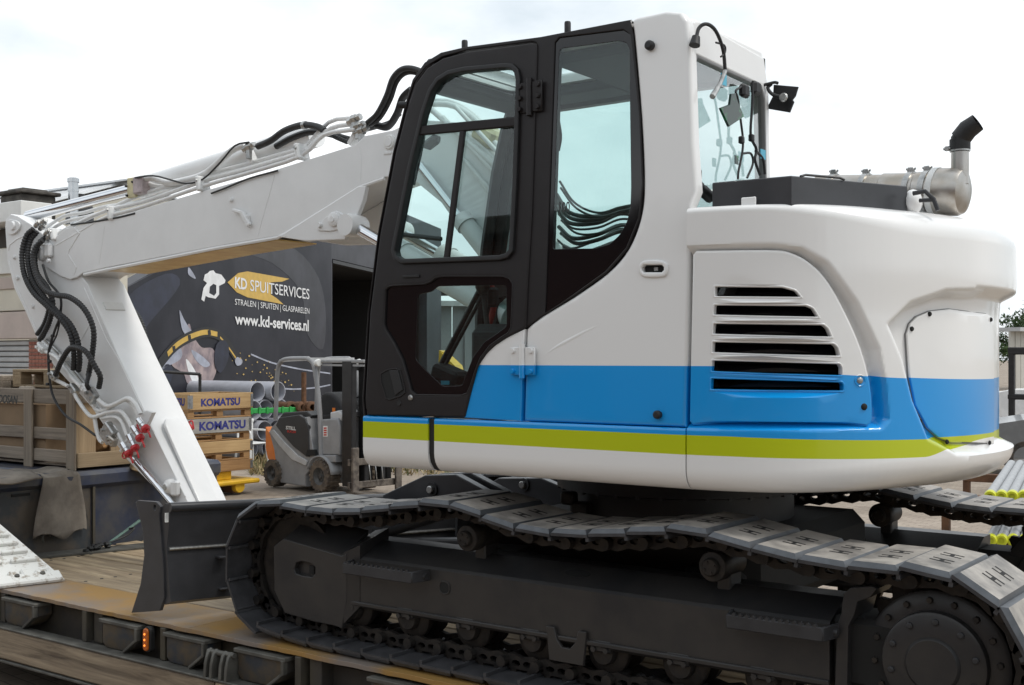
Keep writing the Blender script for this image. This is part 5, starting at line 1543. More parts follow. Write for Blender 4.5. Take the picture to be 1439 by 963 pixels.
# gooseneck: dark front wall, blue fenders with rounded tops
GX = -7.82
GP_ = Plane((GX, 0, 0), (0, 1, 0), (0, 0, 1), (1, 0, 0))
gz = lambda py, px_: on_x(px_, py, GX).z
ye = on_x(130, 700, GX).y
zt = gz(664, 100)
mb = MB(); mb.box2((GX-2.6, 4.15, .3), (GX, ye, zt-.02), ch=.02); gn = mb.obj('gooseneck', 'goose_dark', tr)
mb = MB(); mb.box2((GX-2.6, ye+.004, .3), (GX-.03, 6.5, zt-.03), ch=.02); mb.obj('gooseneck_cheek', 'goose_blue', tr)
mb = MB()
mb.box2((GX-2.5, ye-.28, zt-.13), (GX+.03, 6.5, zt), ch=.03); mb.obj('fender_top', 'goose_blue', tr)
mb = MB(); mb.box2((GX-2.5, 4.2, zt-.1), (GX+.03, ye-.32, zt+.004), ch=.03); mb.obj('fender_top', 'goose_blue', tr)
mb = MB(); mb.beam((GX+.012, ye, .66), (GX+.012, ye, zt-.12), .02, .02, up=(1, 0, 0)); mb.obj('corner_bead', 'web_olive', gn)
c = on_x(112, 729, GX)
MB().lathe([(0, .006), (.06, .006), (.066, .0)], c, (1, 0, 0), 24).obj('wall_hole', 'slot_black', gn)
c = on_x(25, 696, GX); mb = MB(); mb.box(c+Vector((.004, .02, 0)), (.01, .14, .02)); mb.obj('wall_slot', 'slot_black', gn)
# lashing ring
c = on_x(58, 752, GX+.02)
P = [c+Vector((.01, .06*math.cos(a), .07*math.sin(a)+.01)) for a in np.linspace(-.4, math.pi+.4, 14)]
MB().tube(P, .01, 8).obj('lashing_ring', 'rail_grey', tr)
P = [c+Vector((.03, .06*math.cos(a)+.05, .05*math.sin(a)-.02)) for a in np.linspace(-.2, math.pi+.6, 12)]
MB().tube(P, .009, 8).obj('lashing_ring', 'rail_grey', tr)
mb = MB(); a = on_z(60, 776, DZ); b = on_z(200, 764, DZ); mb.beam(Vector((a.x+.06, a.y-.3, DZ+.0)), Vector((b.x+.12, b.y, DZ+.0)), .2, .012); mb.obj('threshold_plate', 'rail_grey', tr)

# ---------------------------------------------------------------- things on the trailer
def mesh_thing(mb, name, m_, label, cat, group=None):
    o = mb.obj(name, m_); tag(o, label, cat, group); return o
# rubber mat hanging over the gooseneck edge
def draped():
    y0 = on_x(53, 690, GX).y; y1 = on_x(112, 690, GX).y
    mb = MB()
    def f(u, v):
        y = y0+(y1-y0)*u+.03*math.sin(v*5+u*3)*(v > .3)
        s = v*.86
        if s < .38: x, z = GX-.42+s*1.12, zt+.012+.01*math.sin(u*7+s*9)
        else:
            t = s-.38; x = GX+.045+.02*math.sin(u*6)+.05*math.sin(min(1, t/.42)*math.pi*.5)*(.4+.4*math.sin(u*4)); z = zt+.006-t*.93
        y += (.08*(v-.4) if v > .4 else 0)*(1-u)*-1
        return Vector((x, y, z+(.03*math.sin(u*9) if v > .98 else 0)))
    mb.grid(f, 18, 34)
    o = mesh_thing(mb, 'rubber_mat', 'mat_rubber', 'worn brown rubber mat draped over the dark blue gooseneck', 'mat')
    s = o.modifiers.new('thick', 'SOLIDIFY'); s.thickness = .012
draped()
mb = MB(); mb.grid(lambda u, v: Vector((GX-.5+.62*v-.1*(1-v)*u, 4.25+.55*u, zt+.016+.012*math.sin(u*8)-.05*max(0, v-.85)*4)), 10, 10)
o = mesh_thing(mb, 'rubber_mat', 'mat_rubber', 'flat rubber mat lying on the gooseneck under the crate end', 'mat'); s = o.modifiers.new('thick', 'SOLIDIFY'); s.thickness = .012
# folded plank/angle bar on the blue fender
mb = MB(); a = on_y(200, 676, 5.75); mb.beam((GX+.02, 5.62, zt+.02), (GX+.3, 6.2, zt-.2), .14, .07, ch=.006)
mesh_thing(mb, 'timber_block', 'crate_new', 'pale timber block leaning beside the arm on the blue fender', 'timber')

# crate on the gooseneck
def crate():
    x1 = -7.92; y0 = 5.2; z0 = zt+.02; z1 = on_y(103, 548, y0).z; x0 = -9.7; y1 = 5.86
    c = empty('wooden_crate', ((x0+x1)/2, (y0+y1)/2, z0), 'weathered slatted wooden crate with cardboard inside on the gooseneck', 'crate')
    H = z1-z0
    def b(nm, a, d, m_): mb = MB(); mb.box2(a, d, ch=.004); return mb.obj(nm, m_, c)
    top = b('side_board', (x0, y0, z1-.11), (x1, y0+.02, z1), 'crate_grey')
    b('side_board', (x0, y0, z0+.20), (x1, y0+.02, z0+.29), 'crate_grey')
    b('side_board', (x0, y0, z0+.03), (x1, y0+.02, z0+.125), 'crate_grey')
    for px_ in (42, 102):
        x = on_y(px_, 600, y0).x
        b('post', (x-.055, y0-.022, z0-.02), (x+.055, y0-.002, z1), 'crate_grey_z')
    x = on_y(42, 600, y0).x-1.05
    b('post', (x-.055, y0-.022, z0-.02), (x+.055, y0-.002, z1), 'crate_grey_z')
    b('liner', (x0+.03, y0+.03, z0+.06), (x1-.42, y1-.04, z1-.12), 'cardboard')
    # end frame facing the deck
    for py0 in (5.2, 5.5, 5.74): b('end_post', (x1+.002, py0, z0), (x1+.024, py0+(.17 if py0 < 5.3 else .09), z1-.02), 'crate_new_z')
    b('end_board', (x1+.026, y0, z0), (x1+.05, y1, z0+.11), 'crate_new')
    b('end_board', (x1+.026, y0, z1-.1), (x1+.05, y1, z1-.0), 'crate_grey')
    b('back_board', (x0, y1-.02, z0), (x1, y1, z1), 'crate_grey')
    for k in range(3):
        yy = y0+.2+.12*k; mb = MB(); mb.beam((x1-.3, yy, z0+.05), (x1-.04, yy+.12, z0+.18+.03*(k % 2)), .16, .1, ch=.01); mb.obj('scrap_wood', 'collar_dark', c)
    b('bottom_board', (x0, y0+.03, z0), (x1, y1-.03, z0+.02), 'crate_grey')
    lettering('stencil', 'DOOSAN', 'decal_dark', top, YP(y0), [(-8, 566), (24, 568), (25, 556), (-7, 554)], off=.002, bold=.02)
    return z1, y0, x1
cz, cy0, cx1 = crate()
# pallets on the crate
def pallet(name, loc, L_, W_, m1, label, group=None, along='Y', rows=5):
    """loc = corner; L_ along x, W_ along y"""
    p = empty(name, loc, label, 'pallet', group)
    x, y, z = loc
    for k in range(rows):
        yy = y+(W_-.1)*k/(rows-1)
        mb = MB(); mb.box2((x, yy, z+.122), (x+L_, yy+.1, z+.144), ch=.003); mb.obj('top_board', m1, p)
    for k in range(3):
        yy = y+(W_-.1)*k/2
        mb = MB(); mb.box2((x, yy, z), (x+L_, yy+.1, z+.02), ch=.003); mb.obj('bottom_board', m1, p)
        for j in range(3):
            xx = x+(L_-.12)*j/2
            mb = MB(); mb.box2((xx, yy, z+.02), (xx+.12, yy+.1, z+.1), ch=.004); mb.obj('block', m1, p)
    for j in range(3):
        xx = x+(L_-.12)*j/2
        mb = MB(); mb.box2((xx, y, z+.1), (xx+.12, y+W_, z+.122), ch=.003); mb.obj('stringer', m1, p)
    return p
pallet('pallet', (-9.02, 5.36, cz+.004), 1.0, .48, 'crate_new', 'pale wooden pallet lying on top of the slatted crate')
pallet('pallet', (-10.15, 5.3, cz-.05), 1.05, .5, 'crate_grey', 'grey weathered pallet beside the pale one on the crate')
mb = MB(); c = on_y(39, 548, 5.3)
for k in range(6): mb.sphere(c+Vector((random.uniform(-.06, .06), random.uniform(-.02, .03), .01)), .035, 8, sq=(1.3, .8, .6))
mesh_thing(mb, 'cloth_rag', 'mat_rubber', 'small crumpled beige rag on the crate top', 'rag')

# white ribbed loading ramp
def ramp():
    r = empty('loading_ramp', (-7.1, 4.5, DZ), 'chipped white ribbed loading ramp resting on the deck', 'ramp')
    a = on_z(91, 815, DZ+.01)
    t1 = Vector((a.x, a.y, DZ+.014)); t0 = Vector((a.x-.16, a.y-.62, DZ+.014))
    d = (t1-t0).normalized(); up = Vector((-.9, -.06, .40)).normalized(); n = d.cross(up).normalized(); n = n if n.z > 0 else -n
    Lr = 1.25
    def P(u, v, h=0): return t0+(t1-t0)*u+up*(v*Lr)+n*h
    mb = MB(); V = []
    for (u, v, h) in ((0, 0, 0), (1, 0, 0), (1, 1, 0), (0, 1, 0)): V.append(P(u, v, h))
    for (u, v, h) in ((0, 0, -.02), (1, 0, -.02), (1, 1, -.06), (0, 1, -.06)): V.append(P(u, v, h))
    mb.add(V, [(0, 1, 2, 3), (7, 6, 5, 4), (0, 4, 5, 1), (1, 5, 6, 2), (2, 6, 7, 3), (3, 7, 4, 0)]); mb.obj('ramp_plate', 'chipped_white', r)
    for k in range(9):
        v = .2+.085*k
        for (u0, u1) in ((.05, .3), (.38, .62), (.7, .95)):
            mb = MB(); mb.beam(P(u0, v, .012), P(u1, v, .012), .03, .026, up=n, ch=.005); mb.obj('grip_bar', 'chipped_white', r)
    mb = MB(); mb.beam(P(-.0, .03, .004), P(1.0, .03, .004), .1, .035, up=n, ch=.01)
    for k in range(8): mb.beam(P(.06+.12*k, .06, .0), P(.1+.12*k, .06, .0), .07+.03*(k % 3), .05, up=n, ch=.012)
    mb.obj('toe_edge', 'chipped_white', r)
    for k in range(4):
        mb = MB(); mb.lathe([(0, .03), (.014, .03), (.018, .02)], P(.12+.24*k, .05, .0), n, 8); mb.obj('toe_bolt', 'rail_grey', r)
ramp()
# lashing strap with hook from the gooseneck floor to the blade
p0 = on_z(126, 772, DZ+.02); p1 = on_z(150, 766, DZ+.03); p2 = on_y(196, 732, p1.y+.35)
st = empty('lashing_strap', p0, 'green lashing strap with dark ratchet stretched towards the dozer blade', 'strap')
mb = MB(); mb.tube([p1, p1.lerp(p2, .5), p2], [.012, .01, .012], 6); mb.obj('webbing', 'strap_green', st)
mb = MB()
for k in range(9):
    c = p0.lerp(p1, k/8)+Vector((0, random.uniform(-.03, .03), random.uniform(-.01, .012))); mb.sphere(c, .022, 8, sq=(1.4, 1, .8))
mb.obj('ratchet', 'dark_steel', st)
P = [p1+Vector((.0, .0, .01)), p1.lerp(p2, .5)+Vector((.03, 0, -.02)), p1.lerp(p2, .7)+Vector((.05, .0, 0)), p1.lerp(p2, .65)]
MB().tube(smooth(P, 5), .008, 6).obj('hook', 'dark_steel', st)
# ================================================================ ground
def paving_mat():
    m = bpy.data.materials.new('block_paving'); nt, b = nodes_of(m); N, K = nt.nodes.new, nt.links.new
    t = N('ShaderNodeTexCoord'); br = N('ShaderNodeTexBrick'); n = N('ShaderNodeTexNoise'); n2 = N('ShaderNodeTexNoise')
    mpn = N('ShaderNodeMapping'); mpn.inputs['Rotation'].default_value = (0, 0, .1)
    K(t.outputs['Object'], mpn.inputs['Vector'])
    br.inputs['Scale'].default_value = 1; br.inputs['Brick Width'].default_value = .21; br.inputs['Row Height'].default_value = .105; br.inputs['Mortar Size'].default_value = .005; br.inputs['Mortar Smooth'].default_value = .3
    br.inputs['Color1'].default_value = (.27, .225, .185, 1); br.inputs['Color2'].default_value = (.34, .29, .24, 1); br.inputs['Mortar'].default_value = (.12, .1, .085, 1)
    K(mpn.outputs['Vector'], br.inputs['Vector'])
    n.inputs['Scale'].default_value = .5; n.inputs['Detail'].default_value = 8; n.inputs['Roughness'].default_value = .65
    n2.inputs['Scale'].default_value = 25; n2.inputs['Detail'].default_value = 4
    K(mpn.outputs['Vector'], n.inputs['Vector']); K(mpn.outputs['Vector'], n2.inputs['Vector'])
    r = N('ShaderNodeValToRGB'); r.color_ramp.elements[0].position = .35; r.color_ramp.elements[0].color = (.7, .66, .6, 1); r.color_ramp.elements[1].position = .65; r.color_ramp.elements[1].color = (1.15, 1.12, 1.08, 1)
    K(n.outputs['Fac'], r.inputs['Fac'])
    mx_ = N('ShaderNodeMix'); mx_.data_type = 'RGBA'; mx_.blend_type = 'MULTIPLY'; mx_.inputs['Factor'].default_value = 1
    K(br.outputs['Color'], mx_.inputs['A']); K(r.outputs['Color'], mx_.inputs['B']); K(mx_.outputs['Result'], b.inputs['Base Color'])
    b.inputs['Roughness'].default_value = .85
    ad = N('ShaderNodeMath'); ad.operation = 'MULTIPLY_ADD'; ad.inputs[1].default_value = -1; K(br.outputs['Fac'], ad.inputs[0]); K(n2.outputs['Fac'], ad.inputs[2])
    bp = N('ShaderNodeBump'); bp.inputs['Strength'].default_value = .5; bp.inputs['Distance'].default_value = .006; K(ad.outputs[0], bp.inputs['Height']); K(bp.outputs['Normal'], b.inputs['Normal'])
    MATS['paving'] = m
paving_mat()
mat('paver_a', (.24, .2, .165), .85, 0, .3, 9, bump=.04, bscale=50)
mat('paver_b', (.2, .17, .145), .85, 0, .3, 9, bump=.04, bscale=50)
mb = MB(); mb.add([(-900, -900, -.03), (900, -900, -.03), (900, 900, -.03), (-900, 900, -.03)], [(0, 1, 2, 3)])
gr = mb.obj('ground', 'paving'); tag(gr, kind='structure')
PV = [MB().box((0, 0, -.02), (.204, .099, .05), ch=.006).mesh('paver', [m_]) for m_ in ('paver_a', 'paver_b')]
cnt = 0
for i in range(-43, -24):
    for j in range(26, 39):
        x = i*.21+(.105 if j % 2 else 0); y = j*.105
        o = bpy.data.objects.new('paver', PV[random.random() < .4]); COL.objects.link(o); o.parent = gr
        o.location = (x, y, -.005+random.uniform(-.003, .003)); o.rotation_euler = (random.uniform(-.01, .01), random.uniform(-.01, .01), 0); cnt += 1

# ================================================================ palette of the yard
mat('cream_wall', (.6, .56, .47), .8, 0, .12, 1.5, bump=.02, bscale=20)
mat('white_fascia', (.72, .72, .7), .6, 0, .1, 3)
mat('pink_band', (.5, .42, .38), .8, 0, .12, 2)
mat('dark_soffit', (.05, .045, .04), .8)
mat('shutter_grey', (.42, .42, .42), .45, .3, .15, 3)
mat('brick_red', (.33, .13, .09), .85, 0, .3, 20)
mat('brick_red2', (.27, .1, .07), .85, 0, .3, 20)
mat('mortar', (.38, .35, .31), .9)
mat('roof_sheet', (.7, .71, .72), .5, .1, .12, .8, stretch=(1, .3, 1))
mat('old_concrete', (.1, .09, .08), .9, 0, .5, 5, bump=.06, bscale=20)
mat('flue_steel', (.55, .56, .57), .25, 1, .1, 5)
mat('banner_dark', (.017, .0175, .024), .5, 0, .35, .7, spec=.25, col2=(.034, .034, .043), lo=.35, hi=.6)
mat('banner_yellow', (.62, .4, .08), .5)
mat('banner_white', (.78, .78, .78), .5)
mat('banner_grey', (.04, .04, .05), .5, 0, .4, 1.5)
mat('print_glove', (.42, .33, .32), .5, 0, .3, 2.2, col2=(.2, .16, .18))
mat('print_blue', (.022, .026, .05), .5, 0, .4, 3)
mat('print_steel', (.4, .42, .5), .5, 0, .3, 3)
mat('print_gold', (.55, .38, .12), .5)
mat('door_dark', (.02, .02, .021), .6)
mat('lift_grey', (.27, .27, .275), .42, 0, .15, 6)
mat('lift_dark', (.03, .03, .032), .5, 0, .2, 8)
mat('lift_orange', (.75, .2, .02), .4, 0, .1, 6)
mat('tyre', (.045, .038, .032), .85, 0, .4, 12, col2=(.12, .095, .07))
mat('tyre_dusty', (.15, .115, .08), .9, 0, .4, 12, col2=(.07, .055, .045))
mat('rim_grey', (.09, .088, .085), .6, .3, .3, 12)
mat('mast_steel', (.028, .027, .028), .45, .4, .3, 10)
mat('fork_worn', (.2, .17, .14), .55, .5, .4, 9, col2=(.09, .075, .065))
mat('letter_blue', (.03, .035, .2), .6)
mat('letter_red', (.5, .03, .02), .6)
mat('yellow_steel', (.72, .42, .02), .45, 0, .2, 6)
mat('pvc_grey', (.45, .46, .51), .4, 0, .12, 5)
mat('green_beam', (.03, .35, .07), .5, 0, .2, 8)
mat('rust_brown', (.16, .075, .035), .8, 0, .4, 9)
mat('chair_white', (.78, .78, .77), .4)
mat('straw', (.4, .31, .16), .9, 0, .5, 8)
mat('weed_green', (.12, .15, .05), .9, 0, .5, 8)
mat('gutter', (.5, .5, .5), .5, 0, .2, 3)
mat('zinc_hinge', (.4, .4, .4), .4, .8, .3, 20)
glass_mat('window_glass', (.7, .75, .75), .15)
mat('lit_pane', (.8, .8, .78), .5, emit=(1, 1, 1, .6))

# ================================================================ low brick building with cream upper wall and roller shutter
BY = 12.0
BW = YP(BY)
lb = empty('low_building', (-22, BY+2, 0), 'cream and brick yard building with grey roller shutter behind the crate', 'building')
def bw(nm, pts, m_, off=0., thick=.3, bev=.01, parent=lb): return panel(nm, m_, parent, BW, pts, off=off, thick=thick, bev=bev)
xl = -60
def wx(px_): return on_y(px_, 500, BY).x
def wz(py_, px_=40): return on_y(px_, py_, BY).z
def wall(nm, x0, x1, z0, z1, m_, off=0, thick=.3, parent=lb): mb = MB(); mb.box2((x0, BY-off, z0), (x1, BY-off+thick, z1), ch=.01); return mb.obj(nm, m_, parent)
wall('upper_wall', -40, wx(158), wz(436), wz(322), 'cream_wall')
wall('fascia', -40, wx(66), wz(316), wz(289), 'white_fascia', .5, .6)
wall('soffit', -40, wx(64), wz(345), wz(318), 'dark_soffit', .02, .2)
wall('eaves_board', -40, wx(60), wz(383), wz(347), 'white_fascia', .06, .2)
wall('eaves_shadow_board', -40, wx(60), wz(405), wz(388), 'pink_band', .03, .2)
wall('band_course', -40, wx(58), wz(476), wz(438), 'pink_band', .08, .3)
wall('inner_wall', wx(72), wx(158), 0, wz(438), 'cream_wall', -.05, .3)
sh = empty('roller_shutter', (0, 0, 0)); adopt(sh, lb); sh.matrix_parent_inverse = Matrix.Translation(-Vector(lb.location))
z = wz(478)
while z > .05:
    mb = MB(); mb.box2((-30, BY+.03, z-.095), (wx(39), BY+.07, z-.008), ch=.018); mb.obj('slat', 'shutter_grey', sh); z -= .1
mb = MB(); mb.box2((-30, BY+.08, 0), (wx(39), BY+.1, wz(478))); mb.obj('shutter_backing', 'dark_soffit', sh)
# brick pier: every brick its own piece
mb = MB(); mb.box2((wx(40)+.005, BY+.012, 0), (wx(74), BY+.3, wz(477))); pier = mb.obj('brick_pier', 'mortar', lb)
BM = {}
x0p, x1p = wx(40)+.005, wx(74)
z = wz(477)-.07; row = 0
while z > .7:
    x = x0p
    first = .105 if row % 2 else .21
    while x < x1p-.02:
        wdt = min(first, x1p-x); first = .21
        key = (round(wdt, 3), row % 3)
        if key not in BM: BM[key] = MB().box((wdt/2, 0, 0), (wdt-.01, .03, .055), ch=.003).mesh('brick', ['brick_red' if row % 3 else 'brick_red2'])
        o = bpy.data.objects.new('brick', BM[key]); COL.objects.link(o); o.parent = pier
        o.location = (x, BY+.012, z); x += wdt
    z -= .065; row += 1
# chimney stub and flues on the roofs
c = on_y(15, 285, 14)
ch_ = empty('brick_chimney', (c.x, 14, c.z-.6), 'squat blackened chimney above the white fascia', 'chimney')
mb = MB(); w_ = on_y(33, 285, 14).x; z1 = on_y(15, 264, 14).z; zz = on_y(15, 292, 14).z
mb.box2((w_-.9, 14, zz-2.4), (w_-.06, 14.8, z1-.14), ch=.03); mb.obj('stack', 'old_concrete', ch_)
mb = MB(); mb.box2((w_-.98, 13.92, z1-.14), (w_+.02, 14.88, z1-.06), ch=.02); mb.box2((w_-.8, 14.1, z1-.06), (w_-.2, 14.7, z1), ch=.02); mb.obj('cap', 'old_concrete', ch_)
c = on_y(103, 290, 15); zt1 = on_y(103, 250, 15).z
fl = empty('flue_pipe', (c.x, 15, c.z-1.), 'shiny steel flue pipe rising beside the black roof vent', 'flue')
mb = MB(); mb.tube([(c.x, 15, c.z-2.2), (c.x, 15, zt1-.1)], .105, 20); mb.obj('pipe', 'flue_steel', fl)
mb = MB(); mb.lathe([(.12, -.1), (.125, -.1), (.125, -.02), (.09, 0), (0, 0)], (c.x, 15, zt1), (0, 0, 1), 20); mb.obj('cowl', 'flue_steel', fl)
MB().lathe([(.106, -.3), (.115, -.3), (.115, -.25), (.106, -.25)], (c.x, 15, zt1), (0, 0, 1), 20).obj('joint_ring', 'flue_steel', fl)
c = on_y(112, 282, 15.6)
mb = MB(); mb.lathe([(.3, -1.6), (.3, -.18), (.25, -.06), (.12, .04), (.12, .14), (0, .14)], c, (0, 0, 1), 20)
mesh_thing(mb, 'roof_vent', 'lift_dark', 'black domed roof vent behind the steel flue', 'vent')
# long shed roof of ribbed sheets beyond
rf = empty('shed', (-24, 22, 0), 'long shed with pale ribbed sheet roof beyond the boom', 'shed')
ra, rb = on_y(30, 277, 20.), on_y(200, 254.5, 20.)
slope = Vector((0, -5.2, -1.75))
rdir = (rb-ra).normalized()
A0 = ra-rdir*16; LN = (Vector((-27.2, 0, 0))-A0).x/rdir.x
PITCH = 1.0
for k in range(int(LN/PITCH)):
    mb = MB(); p = A0+rdir*(k*PITCH); q = p+rdir*(PITCH-.02)
    up = Vector((0, -1.75, 5.2)).normalized()*.02
    mb.add([p, q, q+slope, p+slope, p-up, q-up, q+slope-up, p+slope-up], [(0, 1, 2, 3), (7, 6, 5, 4), (0, 4, 5, 1), (1, 5, 6, 2), (2, 6, 7, 3), (3, 7, 4, 0)])
    for j in range(4):
        m0 = p+rdir*(.125+.25*j)+up*1.2; mb.beam(m0, m0+slope, .05, .05, up=up)
    mb.obj('roof_sheet', 'roof_sheet', rf)
mb = MB(); mb.beam(A0+Vector((0, 0, .04)), A0+rdir*LN+Vector((0, 0, .04)), .5, .05); mb.obj('ridge_cap', 'roof_sheet', rf)
mb = MB(); e = A0+slope+Vector((0, .4, 0)); mb.box2((e.x, e.y, 0), (e.x+LN, e.y+4.6, e.z-.25)); mb.obj('shed_wall', 'cream_wall', rf)

# ================================================================ building with the banner
vp3 = (1050-CX)/FPX
wd = Vector((FW[0]+vp3*RT[0], FW[1]+vp3*RT[1], 0)).normalized()
WO = at_d(465, 503, 34.); WO.z = 0
wn = Vector((wd.y, -wd.x, 0)); wn = wn if wn.dot(-WO) > 0 else -wn
WALL = Plane(WO, wd, (0, 0, 1), wn)
hb = empty('spray_shop', WO, 'dark workshop wall with open doorway carrying the printed banner', 'building')
wl = WALL.px(158, 600)[0]
w_out = [(wl, 0), (wl, WALL.px(158, 414)[1]), WALL.px(240, 368), WALL.px(330, 316), WALL.px(450, 250), (WALL.px(620, 240)[0], WALL.px(450, 250)[1]), (WALL.px(620, 240)[0], 0)]
hd0 = WALL.px(467, 364); hd1 = WALL.px(600, 364)
mb = MB(); slab(mb, WALL, w_out, [[(hd0[0], .02), (hd1[0], .02), (hd1[0], hd0[1]), (hd0[0], hd0[1])]], off=0, thick=.3, bev=.01, smoothf=False)
mb.obj('gable_wall', 'banner_grey', hb)
# rooms behind the doorway
def wbox(nm, a0, a1, z0, z1, o0, o1, m_):
    mb = MB(); P = [WALL.at(a, z, o) for a in (a0, a1) for z in (z0, z1) for o in (o0, o1)]
    mb.add(P, [(0, 1, 3, 2), (4, 6, 7, 5), (0, 4, 5, 1), (2, 3, 7, 6), (0, 2, 6, 4), (1, 5, 7, 3)]); return mb.obj(nm, m_, hb)
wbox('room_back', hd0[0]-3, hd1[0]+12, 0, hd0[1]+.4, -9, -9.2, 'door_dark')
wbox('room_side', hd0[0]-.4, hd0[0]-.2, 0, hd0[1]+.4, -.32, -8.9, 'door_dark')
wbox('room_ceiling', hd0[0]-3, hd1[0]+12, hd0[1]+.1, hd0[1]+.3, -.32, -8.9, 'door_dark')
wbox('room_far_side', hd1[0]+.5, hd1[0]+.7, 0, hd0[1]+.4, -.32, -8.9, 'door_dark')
wbox('door_lintel', hd0[0], hd1[0], hd0[1]-.12, hd0[1]-.02, .02, -.2, 'mast_steel')
def in_room(nm, quad, depth, m_):
    RP = Plane(WALL.at(0, 0, -depth), wd, (0, 0, 1), wn)
    return panel(nm, m_, hb, RP, quad, off=0, thick=.06, bev=.0)
in_room('roof_light', [(470, 407), (500, 404), (506, 415), (472, 417)], 6, 'roof_sheet')
in_room('beam', [(466, 420), (530, 420), (530, 430), (466, 430)], 5, 'rust_brown')
in_room('window', [(470, 472), (500, 472), (500, 483), (470, 483)], 7, 'shutter_grey')
in_room('window', [(503, 471), (513, 471), (513, 483), (503, 483)], 7, 'lit_pane')
in_room('machine', [(468, 500), (530, 500), (530, 560), (468, 560)], 6, 'mast_steel')

bn = empty('banner', WALL.at(wl+2, 1, .05), 'large dark advertising banner of a spraying firm with glove and hose picture', 'banner')
b_out = [(161, 640), (161, 418), (176, 404), (240, 370), (330, 322), (440, 262), (464, 262), (464, 640)]
bs = panel('banner_sheet', 'banner_dark', bn, WALL, b_out, off=.04, thick=.03, bev=0)
# printed picture: each shape lies on the sheet, a hair in front of the one below
def pr(nm, pts, m_, k=1, sm=True): return panel(nm, m_, bn, WALL, curve2(pts, 4, True) if sm else pts, off=.04+.004*k, thick=.002, bev=0)
pr('print_swirl', [(330, 350), (400, 345), (440, 380), (455, 430), (452, 490), (430, 470), (420, 410), (380, 370)], 'banner_grey', 1)
pr('print_swirl', [(175, 420), (230, 385), (250, 400), (210, 450), (190, 470)], 'print_blue', 1)
pr('print_streak', [(262, 376), (268, 383), (272, 392), (262, 386)], 'print_steel', 2)
pr('print_cuff', [(249, 436), (255, 448), (262, 460), (266, 466), (258, 470), (252, 460)], 'print_steel', 3)
pr('print_glove', [(262, 455), (268, 470), (280, 488), (296, 490), (303, 510), (296, 535), (285, 541), (262, 540), (255, 525), (240, 515), (235, 500), (250, 485)], 'print_glove', 2)
pr('print_glove', [(240, 482), (252, 492), (250, 505), (232, 515), (222, 520), (228, 500)], 'print_steel', 3)
pr('print_sleeve', [(218, 530), (230, 512), (240, 520), (232, 545), (218, 545)], 'print_blue', 3)
def ribbon(nm, cen, w, m_, k):
    c = curve2(cen, 5); a = [Vector(WALL.px(*p)) for p in c]; L1, L2 = [], []
    for i, p in enumerate(a):
        t = (a[min(i+1, len(a)-1)]-a[max(i-1, 0)]).normalized(); n_ = Vector((-t.y, t.x)); L1.append(tuple(p+n_*w)); L2.append(tuple(p-n_*w))
    mb = MB(); slab(mb, WALL, L1+L2[::-1], [], off=.04+.004*k, thick=.002, bev=0); return mb.obj(nm, m_, bn)
hz = [(221, 512), (232, 498), (246, 484), (265, 473), (285, 467), (302, 470), (316, 482), (326, 498), (333, 508)]
ribbon('print_hose', hz, .115, 'door_dark', 4)
ribbon('print_hose_stripe', hz[1:6], .055, 'banner_yellow', 5)
for q in ((240, 490), (262, 474.5), (290, 467.5)): pr('print_band', [(q[0]-2, q[1]-3), (q[0]+2, q[1]-4), (q[0]+3, q[1]+3), (q[0]-1, q[1]+4)], 'door_dark', 6, False)
pr('print_knuckles', [(300, 486), (310, 478), (318, 488), (316, 508), (306, 524), (298, 512)], 'print_blue', 6)
pr('print_fold', [(266, 492), (280, 500), (292, 512), (284, 516), (272, 506)], 'print_steel', 3)
pr('print_fold', [(258, 505), (268, 516), (276, 534), (266, 534)], 'banner_white', 3)
ribbon('print_hose_stripe', [(306, 474), (316, 486), (328, 503)], .022, 'banner_yellow', 5)
pr('print_nozzle', [(330, 502), (337, 506), (336, 512), (330, 514), (327, 508)], 'print_steel', 5)
for k in range(46):
    t = random.random(); x = 335+t*60+random.gauss(0, 10); y = 512+t*26+random.gauss(0, 12); s = random.uniform(.4, 1.6)
    if x > 450: continue
    panel('print_spark', 'print_gold', bn, WALL, [(x-s, y), (x, y-s), (x+s, y), (x, y+s)], off=.06, thick=.002, bev=0)
ribbon('print_arc', [(350, 498), (380, 510), (420, 519), (462, 525)], .02, 'print_steel', 2)
ribbon('print_arc', [(385, 545), (410, 547), (440, 545), (462, 541)], .02, 'print_steel', 2)
# yellow tag, spray gun symbol and the lettering
pr('yellow_tag', [(317, 397), (332, 384), (345, 381.5), (404, 392), (394, 396), (378, 397), (378, 414), (386, 419), (396, 428), (345, 418), (330, 411)], 'banner_yellow', 2, False)
gun = [(280, 421), (283, 405), (288, 398), (283, 394), (285, 386), (289, 384), (292, 381), (297, 380), (300, 384), (308, 386), (314, 394), (313, 398), (305, 402), (305, 414), (300, 420), (290, 418), (286, 416), (284, 424)]
gh = [(291, 412), (292, 403), (297, 399), (301, 401), (301, 412), (298, 416)]
panel('spray_gun_symbol', 'banner_white', bn, WALL, gun, [gh], off=.05, thick=.002, bev=0)
lettering('letters', 'KD', 'banner_white', bn, WALL, [(327, 405), (344, 408), (344, 392), (327, 389)], off=.056, bold=.03)
lettering('letters', 'SPUITSERVICES', 'banner_white', bn, WALL, [(348.5, 409), (432, 421), (432, 406.5), (348.5, 393)], off=.056, bold=.004)
lettering('letters', 'STRALEN | SPUITEN | GLASPARELEN', 'banner_white', bn, WALL, [(327, 431), (432, 444), (432, 433.5), (327, 420)], off=.056)
lettering('letters', 'www.kd-services.nl', 'banner_white', bn, WALL, [(327, 456), (431, 466), (431, 450), (327, 440)], off=.056, bold=.025)
